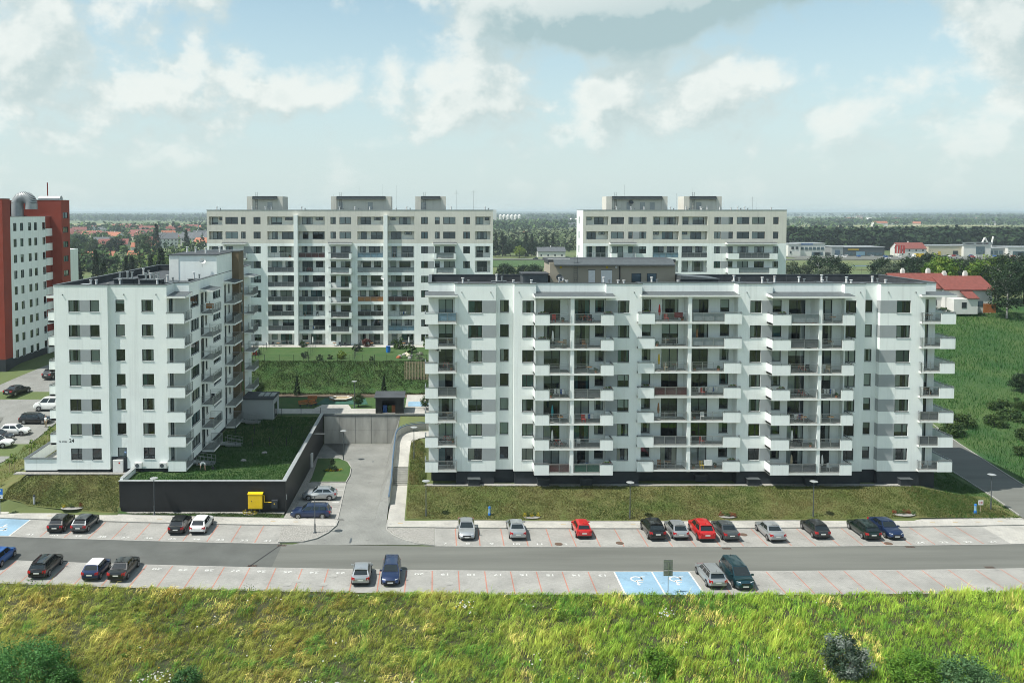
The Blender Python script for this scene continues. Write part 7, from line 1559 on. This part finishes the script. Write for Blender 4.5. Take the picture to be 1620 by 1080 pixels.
# ------------------------------------------------------------------ things on balconies and in the gardens
ORD = ['top floor', 'sixth floor', 'fifth floor', 'fourth floor', 'third floor', 'second floor', 'lowest']
def it_plant(e, r=None, cols=GREEN):
    b = MB(); b.lathe([(.13, 0), (.18, .3), (.16, .3), (.15, .26)], 12, 'terracotta'); b.build('pot', e); link('foliage', crown_mesh(('pl', id(cols) % 97), 3, .26, .3, .25, 14, 20, .06, cols), e)
def it_chair(e, m='cloth_dark'):
    b = MB(); b.box(-.23, .23, -.23, .23, .42, .46, m); b.build('seat', e); b = MB(); b.box(-.23, .23, .2, .24, .46, .9, m); b.build('backrest', e)
    for x in (-.2, .2):
        for y in (-.2, .2): b = MB(); b.box(x - .02, x + .02, y - .02, y + .02, 0, .42, m); b.build('leg', e)
def it_table(e, m='wood'):
    b = MB(); b.lathe([(.36, .68), (.38, .7), (.38, .73), (.01, .73)], 16, m); b.build('table_top', e); b = MB(); b.tube((0, 0, .03), (0, 0, .68), .035, n=8, m='steel'); b.build('leg', e); b = MB(); b.lathe([(.25, 0), (.25, .03), (.04, .05)], 12, 'steel'); b.build('base', e)
def it_rack(e):
    b = MB(); [b.tube((-.7, y, .95), (.7, y, .95), .01, n=5, m='steel') for y in (-.25, -.1, .1, .25)]; [b.tube((x, -.3, 0), (x, .3, .95), .012, n=5, m='steel') for x in (-.7, .7)]; [b.tube((x, .3, 0), (x, -.3, .95), .012, n=5, m='steel') for x in (-.7, .7)]; b.build('rack_frame', e)
    for i, m in enumerate(('cloth_white', 'cloth_white', 'cloth_blue', 'cloth_white')): b = MB(); b.box(-.62 + .32 * i, -.36 + .32 * i, -.27 + .15 * (i % 3), -.255 + .15 * (i % 3), .35 + .1 * (i % 2), .96, m); b.build('garment', e)
def it_box(e):
    b = MB(); b.box(-.5, .5, -.1, .1, 0, .16, 'cap_metal'); b.build('trough', e); link('flowers', crown_mesh('fb', 6, .42, .12, .12, 16, 18, .05, [(.03, .07, .015), (.05, .1, .02), (.06, .12, .03), (.3, .06, .06)]), e).scale = (1.1, .3, 1)
def it_parasol(e, m='cloth_white'):
    b = MB(); b.tube((0, 0, 0), (0, 0, 2.1), .025, n=6, m='steel'); b.build('pole', e); b = MB(); b.lathe([(.10, .8), (.15, 1.2), (.09, 1.9), (.02, 2.1)], 10, m); b.build('folded_canopy', e); b = MB(); b.lathe([(.25, 0), (.25, .08), (.05, .1)], 12, 'concrete'); b.build('base', e)
def it_towel(e, m='cloth_white'):
    b = MB(); b.box(-.5, .5, -.03, .0, -.62, .0, m); b.box(-.5, .5, -.03, .06, .0, .02, m); b.build('cloth', e)
def it_bike(e):
    for y in (-.5, .5):
        b = MB(); n = 16
        for i in range(n): t0, t1 = 6.283 * i / n, 6.283 * (i + 1) / n; b.tube((0, y + .33 * math.cos(t0), .33 + .33 * math.sin(t0)), (0, y + .33 * math.cos(t1), .33 + .33 * math.sin(t1)), .02, n=5, m='rubber', caps=False)
        b.build('wheel', e)
    b = MB(); [b.tube(p, q, .02, n=6, m='cloth_red') for p, q in (((0, -.5, .33), (0, -.15, .85)), ((0, -.15, .85), (0, .35, .85)), ((0, .5, .33), (0, .35, .95)), ((0, -.05, .35), (0, .35, .85)), ((0, -.5, .33), (0, -.05, .35)), ((0, -.05, .35), (0, -.15, .85)))]; b.tube((-.25, .35, .98), (.25, .35, .98), .015, n=5, m='trim_black'); b.build('frame', e); b = MB(); b.box(-.07, .07, -.28, -.05, .88, .93, 'trim_black'); b.build('saddle', e)
def item(kind, x, y, z, label, cat, rz=0., **k):
    e = empty(kind, (x, y, z), rz); tag(e, label, cat, 'things on the balconies')
    {'potted_plant': it_plant, 'chair': it_chair, 'garden_table': it_table, 'drying_rack': it_rack, 'flower_box': it_box, 'parasol': it_parasol, 'towel': it_towel, 'bicycle': it_bike}[kind](e, **k); return e
BAY = {'A': (.5, 2.2, 103.9, 'left corner balcony'), 'B': (13.7, 15.7, 102.6, 'second balcony bay'), 'C': (16.8, 19.3, 102.6, 'third balcony bay'), 'D': (26.6, 30.1, 104.0, 'fourth balcony bay'), 'E': (31.2, 34.5, 104.0, 'fifth balcony bay'), 'F': (42.4, 45.2, 102.6, 'sixth balcony bay'), 'G': (46.2, 48.1, 102.6, 'seventh balcony bay'), 'H': (58.8, 60.4, 103.9, 'right corner balcony')}
def bal(k, bay, kind, fx, desc, cat, dz=0., dy=0., **kw):
    x0, x1, y, nm = BAY[bay]; item(kind, x0 + (x1 - x0) * fx, y + dy, 21.72 - 3 * k - .02 + dz, '%s on the %s %s of the long block' % (desc, ORD[k], nm), cat, rz=kw.pop('rz', rb.uniform(-.5, .5)), **kw)
for a in ((0, 'B', 'potted_plant', .75, 'tall green plant', 'plant'), (0, 'B', 'chair', .2, 'red chair', 'chair'), (0, 'C', 'garden_table', .3, 'round table', 'table'), (0, 'C', 'chair', .7, 'dark chair', 'chair'), (1, 'B', 'chair', .85, 'pale wooden chair', 'chair'), (1, 'B', 'garden_table', .45, 'wooden table', 'table'),
          (3, 'B', 'drying_rack', .6, 'drying rack', 'drying rack'), (4, 'C', 'drying_rack', .6, 'drying rack with laundry', 'drying rack'), (4, 'B', 'garden_table', .6, 'small table', 'table'), (5, 'C', 'chair', .15, 'white chair', 'chair'), (6, 'C', 'drying_rack', .5, 'rack of coloured laundry', 'drying rack'), (6, 'B', 'potted_plant', .8, 'potted plant', 'plant'),
          (0, 'D', 'potted_plant', .95, 'bushy potted plant', 'plant'), (1, 'D', 'chair', .7, 'dark chair', 'chair'), (1, 'D', 'garden_table', .4, 'round table', 'table'), (3, 'D', 'bicycle', .5, 'red bicycle', 'bicycle'), (3, 'E', 'drying_rack', .35, 'rack of white laundry', 'drying rack'), (3, 'E', 'drying_rack', .75, 'second rack of white laundry', 'drying rack'), (2, 'D', 'garden_table', .7, 'small table', 'table'), (6, 'D', 'garden_table', .5, 'garden table', 'table'), (6, 'D', 'chair', .2, 'brown chair', 'chair'), (6, 'E', 'potted_plant', .9, 'leafy potted plant', 'plant'), (0, 'E', 'parasol', .6, 'folded parasol', 'parasol'), (4, 'E', 'potted_plant', .1, 'flowering potted plant', 'plant'),
          (2, 'F', 'chair', .8, 'dark chair', 'chair'), (2, 'F', 'garden_table', .5, 'table', 'table'), (3, 'F', 'chair', .6, 'dark armchair', 'chair'), (4, 'F', 'drying_rack', .45, 'rack of pale laundry', 'drying rack'), (5, 'F', 'chair', .5, 'dark chair', 'chair'), (1, 'F', 'potted_plant', .2, 'potted plant', 'plant'), (2, 'G', 'chair', .3, 'white chair', 'chair'), (3, 'G', 'drying_rack', .6, 'rack with a blue towel', 'drying rack'), (1, 'G', 'garden_table', .6, 'dark table', 'table'), (6, 'G', 'chair', .7, 'white chair', 'chair'),
          (0, 'H', 'chair', .3, 'dark chair', 'chair'), (0, 'H', 'garden_table', .7, 'dark table', 'table'), (3, 'H', 'garden_table', .4, 'dark table', 'table'), (3, 'H', 'chair', .8, 'dark chair', 'chair'), (0, 'A', 'flower_box', .3, 'flower box', 'flower box'), (6, 'A', 'chair', .6, 'dark chair', 'chair'), (2, 'A', 'potted_plant', .8, 'potted plant', 'plant')):
    m_ = {'red chair': 'cloth_red', 'pale wooden chair': 'wood_pale', 'white chair': 'cloth_white', 'brown chair': 'wood'}.get(a[4]); kw = {'m': m_} if m_ else {}
    if a[2] == 'bicycle': kw['rz'] = PI / 2
    bal(*a, **kw)
rq = random.Random(88)
for k_ in range(7):
    for bn in BAY:
        for kd, de, ca, fx in rq.sample([('potted_plant', 'shrubby pot plant', 'plant', .05), ('chair', 'folding chair', 'chair', .35), ('potted_plant', 'second leafy pot plant', 'plant', .93), ('garden_table', 'bistro table', 'table', .6), ('parasol', 'furled sunshade', 'parasol', .12), ('bicycle', 'leaning bicycle', 'bicycle', .5)], 2):
            if rq.random() < .55:
                kw = {'rz': PI / 2} if kd == 'bicycle' else {}
                if kd in ('chair', 'parasol'): kw['m'] = rq.choice(('cloth_white', 'cloth_teal', 'wood', 'cloth_red', 'cloth_yellow', 'wood_pale'))
                bal(k_, bn, kd, fx, de, ca, dy=-.45 if bn not in 'AH' else .25, **kw)
for k, x, lab, m_ in ((6, 33.0, 'white banner cloth hung over the lowest fifth bay railing', 'cloth_white'), (0, 29.2, 'brown cloth hung on the top floor fourth bay railing', 'screen_maroon')): item('towel', x, 103.06, 21.72 - 3 * k + 1.1, lab, 'cloth', m=m_)
for k, x, y, lab in ((0, 12.6, 101.72, 'second bay, top'), (1, 12.6, 101.72, 'second bay, sixth floor'), (0, 20.4, 101.72, 'third bay, top'), (3, 20.4, 101.72, 'third bay, fourth floor'), (6, 20.4, 101.72, 'third bay, lowest'), (3, 25.3, 103.1, 'fourth bay, fourth floor'), (0, 25.3, 103.1, 'fourth bay, top'), (3, 35.8, 103.1, 'fifth bay, fourth floor'), (3, 41.1, 101.72, 'sixth bay, fourth floor'), (0, 41.1, 101.72, 'sixth bay, top'), (6, 35.8, 103.1, 'fifth bay, lowest')):
    item('flower_box', x, y, 21.72 - 3 * k + 1.07, 'flower trough along the white parapet, %s of the long block' % lab, 'flower box')
for k, z_ in ((2, 0), (5, 0), (6, 0)):
    m = MB(); m.box(-.15, .6, 104.45, 104.88, 23.9 - 3 * k, 24.35 - 3 * k, 'frame_white'); ac = m.build('air_conditioner', RB); m = MB(); m.tube((.2, 104.449, 24.12 - 3 * k), (.2, 104.43, 24.12 - 3 * k), .17, n=14, m='steel_dark'); m.build('fan_grille', ac)
# side balconies of the numbered block
for k, y, kind, lab in ((6, 113, 'garden_table', 'white clothed table on the lowest side balcony'), (5, 113.5, 'garden_table', 'table on the second side balcony up'), (4, 114, 'chair', 'dark chair on the third side balcony up'), (3, 126.5, 'chair', 'dark chair on the rear side balcony, fourth floor'), (2, 127, 'garden_table', 'dark table on the rear side balcony, fifth floor'), (0, 113.2, 'towel', 'orange towel on the top side balcony')):
    item(kind, -29.9, y, 21.75 - 3 * k + (0 if kind != 'towel' else 1.05), lab + ' of the numbered block', {'garden_table': 'table', 'chair': 'chair', 'towel': 'towel'}[kind], **({'m': 'screen_orange'} if kind == 'towel' else ({'m': 'cloth_white'} if k == 6 else {})))
# loggias of the tall left block
LG = {'first': -31.7, 'second': -25.4, 'third': -13.4, 'fourth': -7.1}; FLN = ['top', 'ninth', 'eighth', 'seventh', 'sixth', 'fifth', 'fourth', 'third', 'ground']
for n_, k, kind, dx in (('first', 2, 'flower_box', 0), ('first', 2, 'potted_plant', 1.8), ('second', 3, 'bicycle', -.5), ('second', 6, 'potted_plant', -1.5), ('second', 6, 'chair', 1), ('second', 7, 'drying_rack', 0), ('fourth', 2, 'potted_plant', -1.5), ('fourth', 2, 'chair', 1.2), ('fourth', 6, 'drying_rack', .3), ('third', 4, 'garden_table', -1), ('fourth', 5, 'flower_box', .5), ('third', 3, 'parasol', -1.8), ('first', 7, 'chair', .5), ('second', 2, 'garden_table', 1)):
    z = 31.55 - 3 * k; item(kind, LG[n_] + dx, 175.9, z + (1.06 if kind == 'flower_box' else .02), '%s in the %s loggia stack, %s floor, of the tall left block' % (kind.replace('_', ' '), n_, FLN[k]), kind.split('_')[-1], rz=PI / 2 if kind == 'bicycle' else 0.)
# ground floor gardens of the tall left block
ZG = 7.6
for i, (x, y, s_, cols, lab) in enumerate(((-38.5, 172, 1.1, GREEN, 'beside the playhouse'), (-34.2, 164, .8, DARK, 'by the first dividing fence'), (-27, 173, 1.0, GREEN, 'under the second loggia stack'), (-24.6, 160, .9, DARK, 'by the second dividing fence'), (-19.8, 158.5, .7, DARK, 'left of the yellow shrub'), (-17.6, 159, 1.2, LIME, 'glowing yellow green'), (-15.6, 168, 1.2, DARK, 'by the middle dividing fence'), (-14, 173.5, 1.3, [(.07, .02, .02), (.1, .04, .03)], 'dark red leaved, under the third loggia stack'),
        (-7.6, 171, 1.6, GREEN, 'right of the blue barrel'), (-5, 166, 1.3, GREEN, 'beside the rockery'), (-3.0, 158, 1.1, [(.1, .12, .08), (.3, .3, .25), (.05, .09, .03)], 'white flowering, at the right plot corner'), (-1.2, 173, 1.7, BRIGHT, 'tall bright one under the fourth loggia stack'), (-21.5, 157.2, .8, DARK, 'along the bank fence, left'), (-12, 157.4, .6, DARK, 'along the bank fence, right'), (-40, 158, 1.2, DARK, 'near the stair tower'))):
    e = empty('garden_shrub', (x, y, ZG)); tag(e, 'garden shrub %s on the terrace' % lab, 'shrub', 'terrace garden shrubs'); e.scale = (s_,) * 3
    link('foliage', crown_mesh(('gs', i), 40 + i, .85, .8, .1, 26, 26, .1, cols), e); b = MB(); b.tube((0, 0, -.1), (0, 0, .8), .06, .02, 6, 'bark'); b.build('stem', e)
e = empty('playhouse', (-40.3, 163, ZG), .2); tag(e, 'small wooden playhouse in the leftmost terrace garden', 'playhouse'); b = MB(); b.box(-1, 1, -.9, .9, 0, 1.6, 'wood'); [b.face([(-1, y, 1.6), (1, y, 1.6), (0, y, 2.4)], 'wood') for y in (-.9, .9)]; b.build('wall', e)
for s_ in (-1, 1): b = MB(); b.hexa([(s_ * 1.25, -1.1, 1.42), (0, -1.1, 2.45), (0, 1.1, 2.45), (s_ * 1.25, 1.1, 1.42), (s_ * 1.25, -1.1, 1.5), (0, -1.1, 2.54), (0, 1.1, 2.54), (s_ * 1.25, 1.1, 1.5)], 'terracotta'); b.build('roof_slope', e)
b = MB(); b.box(-.3, .3, -.95, -.901, 0, 1.2, 'frame'); b.build('door', e)
e = empty('slide', (-35.2, 162, ZG), -.5); tag(e, 'pale yellow garden slide right of the playhouse', 'slide'); b = MB(); b.hexa([(-.3, -1.6, .1), (.3, -1.6, .1), (.3, 1, 1.3), (-.3, 1, 1.3), (-.3, -1.6, .22), (.3, -1.6, .22), (.3, 1, 1.42), (-.3, 1, 1.42)], 'cloth_yellow'); b.build('chute', e); b = MB(); [b.box(x - .03, x + .03, 1.0, 1.5, 0, 1.5, 'cloth_red') for x in (-.3, .3)]; [b.box(-.3, .3, 1.2, 1.26, .3 * i, .3 * i + .05, 'cloth_red') for i in range(1, 5)]; b.build('steps', e)
e = empty('rain_barrel', (-9.3, 166, ZG)); tag(e, 'blue rain barrel in the terrace garden', 'barrel'); b = MB(); b.lathe([(.38, 0), (.46, .6), (.42, 1.2), (.44, 1.25), (.01, 1.25)], 16, 'sign_blue'); b.build('drum', e, smooth=True); b = MB(); b.lathe([(.45, 1.25), (.45, 1.3), (.01, 1.32)], 16, 'cloth_blue'); b.build('lid', e)
e = empty('rockery', (-5.6, 160, ZG)); tag(e, 'heaped stone rockery in the right terrace garden', 'rockery'); rr_ = random.Random(4)
for i in range(16):
    a = rr_.uniform(0, 6.28); r = rr_.uniform(0, 1.8); s_ = rr_.uniform(.25, .5); b = MB(); b.lathe([(s_, 0), (s_ * .9, s_ * .5), (s_ * .4, s_ * .9), (.02, s_)], 7, rr_.choice(('concrete', 'plaster_cream', 'terracotta'))); b.build('stone', e, (r * math.cos(a), r * math.sin(a) * .7, (1.8 - r) * .4), rr_.uniform(0, 3))
for x, lab, kinds in ((-32, 'first', 'ct'), (-26, 'second', 'ctp'), (-19.5, 'middle', 'tcc'), (-13, 'third', 'ct'), (-6.5, 'fourth', 'ctp')):
    for i, c_ in enumerate(kinds):
        kd = {'c': 'chair', 't': 'garden_table', 'p': 'parasol'}[c_]; item(kd, x - 1.2 + 1.1 * i, 174.0 - .3 * i, ZG, '%s on the %s ground floor terrace of the tall left block%s' % (kd.replace('_', ' '), lab, ', right one' if kinds[:i].count(c_) else ''), kd.split('_')[-1])
# ------------------------------------------------------------------ people
def person(x, y, z, rz, J, E_, label, paint_fn, hair):
    """one skinned body: J name -> (pos, radius); E_ edges"""
    names = list(J); me = bpy.data.meshes.new('person'); me.from_pydata([J[n][0] for n in names], [(names.index(a), names.index(b_)) for a, b_ in E_], [])
    o = bpy.data.objects.new('tmp', me); COL.objects.link(o); o.modifiers.new('skin', 'SKIN'); s_ = o.modifiers.new('sub', 'SUBSURF'); s_.levels = 2; s_.render_levels = 2
    for i, n in enumerate(names): me.skin_vertices[0].data[i].radius = (J[n][1],) * 2
    me.skin_vertices[0].data[names.index('pelvis')].use_root = True
    bpy.context.view_layer.update(); m2 = bpy.data.meshes.new_from_object(o.evaluated_get(bpy.context.evaluated_depsgraph_get())); bpy.data.objects.remove(o)
    m2.materials.clear(); ml = ['skin', 'cloth_white', 'cloth_dark', 'wood_pale']
    for q in ml: m2.materials.append(MATS[q])
    for p in m2.polygons: p.material_index = paint_fn(p.center); p.use_smooth = True
    e = empty('person', (x, y, z), rz); tag(e, label, 'person'); m2.name = 'body'; link('body', m2, e)
    b = MB(); hp = Vector(hair[0]); b.lathe([(.02, -.02), (.095, .0), (.105, .05), (.08, .1), (.02, .125)], 12, 'hair'); h_ = b.build('hair', e, hp, smooth=True); h_.rotation_euler = hair[1]
ED = [('pelvis', 'waist'), ('waist', 'chest'), ('chest', 'neck'), ('neck', 'head'), ('head', 'crown'), ('head', 'nose')] + [e_ for s_ in 'LR' for e_ in (('pelvis', 'hip' + s_), ('hip' + s_, 'knee' + s_), ('knee' + s_, 'ankle' + s_), ('ankle' + s_, 'toe' + s_), ('chest', 'sh' + s_), ('sh' + s_, 'el' + s_), ('el' + s_, 'wr' + s_), ('wr' + s_, 'palm' + s_))] + [('palm' + s_, 'f%d%s' % (i, s_)) for s_ in 'LR' for i in range(4)] + [('wr' + s_, 'th' + s_) for s_ in 'LR']
def legs(d, sp=.11, kb=0.):
    for s_, g in (('L', -1), ('R', 1)):
        d['hip' + s_] = ((g * .1, 0, d['pelvis'][0][2] - .05), .09); d['knee' + s_] = ((g * sp, -.03 - kb, .48), .06); d['ankle' + s_] = ((g * sp * 1.05, .03, .09), .042); d['toe' + s_] = ((g * sp * 1.2, -.14, .035), .035)
def hand(d, s_, w, down=(0, 0, -1)):
    w = Vector(w); dn = Vector(down); d['wr' + s_] = (tuple(w), .03); d['palm' + s_] = (tuple(w + dn * .07), .03)
    for i in range(4): d['f%d%s' % (i, s_)] = (tuple(w + dn * (.15 + .012 * (i in (1, 2))) + Vector((0, -.03 + .02 * i, 0))), .009)
    d['th' + s_] = (tuple(w + dn * .07 + Vector((0, -.05, 0))), .011)
D1 = {'pelvis': ((0, 0, .92), .12), 'waist': ((0, -.02, 1.05), .12), 'chest': ((0, 0, 1.3), .14), 'neck': ((0, 0, 1.47), .05), 'head': ((0, -.01, 1.6), .085), 'crown': ((0, .0, 1.69), .08), 'nose': ((0, -.1, 1.6), .02)}
legs(D1)
for s_, g in (('L', -1), ('R', 1)): D1['sh' + s_] = ((g * .19, 0, 1.38), .065); D1['el' + s_] = ((g * .25, .03, 1.1), .045); hand(D1, s_, (g * .26, -.04, .86))
person(-57.6, 125.6, hz(-57.6, 125.6) + .08, -.4, D1, ED, 'person in pale clothes standing beside the black estate in the left lot', lambda c: 0 if c.z > 1.45 or (abs(c.x) > .22 and c.z < 1.15) else (1 if c.z > .95 else (3 if c.z > .12 else 2)), ((0, .02, 1.66), (0, 0, 0)))
D2 = {'pelvis': ((0, 0, .90), .13), 'waist': ((0, -.16, .98), .12), 'chest': ((0, -.42, .98), .14), 'neck': ((0, -.58, .93), .05), 'head': ((0, -.69, .86), .085), 'crown': ((0, -.77, .83), .08), 'nose': ((0, -.70, .76), .02)}
legs(D2, .2, -.03)
for s_, g in (('L', -1), ('R', 1)): D2['sh' + s_] = ((g * .19, -.46, .95), .065); D2['el' + s_] = ((g * .22, -.5, .68), .045); hand(D2, s_, (g * .16, -.55, .44))
person(-28.3, 103.9, 3.33, -1.2, D2, ED, 'person in white bending over in the shaded garden below the metal stair', lambda c: 1 if c.z > .74 and c.y > -.56 and abs(c.x) < .3 else (0 if c.z > .1 else 2), ((0, -.76, .93), (-.9, 0, 0)))
e = empty('bucket', (-27.4, 104.2, 3.35)); tag(e, 'dark garden bucket right of the bending person', 'bucket'); b = MB(); b.lathe([(.13, 0), (.18, .32), (.165, .32), (.12, .03)], 14, 'cloth_dark'); b.build('pail', e); b = MB(); b.tube((-.17, 0, .32), (0, 0, .5), .008, n=5, m='steel'); b.tube((0, 0, .5), (.17, 0, .32), .008, n=5, m='steel'); b.build('handle', e)
for i, (x, y, lab) in enumerate(((-22.5, 111.5, 'pale stone lying in the shaded garden, nearer the podium corner'), (-24.5, 108, 'flat pale stone lying in the shaded garden near the stairs'))):
    b = MB(); b.lathe([(.4, 0), (.36, .12), (.2, .2), (.02, .22)], 8, 'concrete'); tag(b.build('stone', None, (x, y, 3.33)), lab, 'stone')
for i, (x, y) in enumerate(((-8.4, 64.0), (-7.6, 64.3))): b = MB(); b.lathe([(.36, -.2), (.33, .12), (.2, .25), (.02, .28)], 9, 'concrete'); tag(b.build('stone', None, (x, y, hz(x, y)), i), ('pale boulder low in the meadow, left of its neighbour', 'pale boulder low in the meadow, right of its neighbour')[i], 'stone')
# leafy herbs that break up the meadow grass
def herbs():
    rng = np.random.RandomState(77); n = 420; x = rng.uniform(-38, 52, n); yr = rng.uniform(60, 76.8, n); k = rng.rand(n) < np.where(x > 0, .9, .4); x, yr = x[k], yr[k]; n = len(x); y = yr + CVv(x); z = HZ(x, y)
    r = rng.uniform(.25, .75, n); c = np.stack([x, y, z + r * .55], 1); V, C = leaf_cloud(rng, c, r, 70, .075, [(.06, .13, .02), (.10, .20, .03), (.15, .25, .04), (.20, .27, .06), (.07, .15, .05)], squash=1.1)
    tag(link('meadow_herbs', np_mesh('meadow_herbs', V, np.arange(len(V)).reshape(-1, 4), ['leaf'], C)), 'leafy green herbs growing through the meadow', 'herbs', kind='stuff')
herbs()
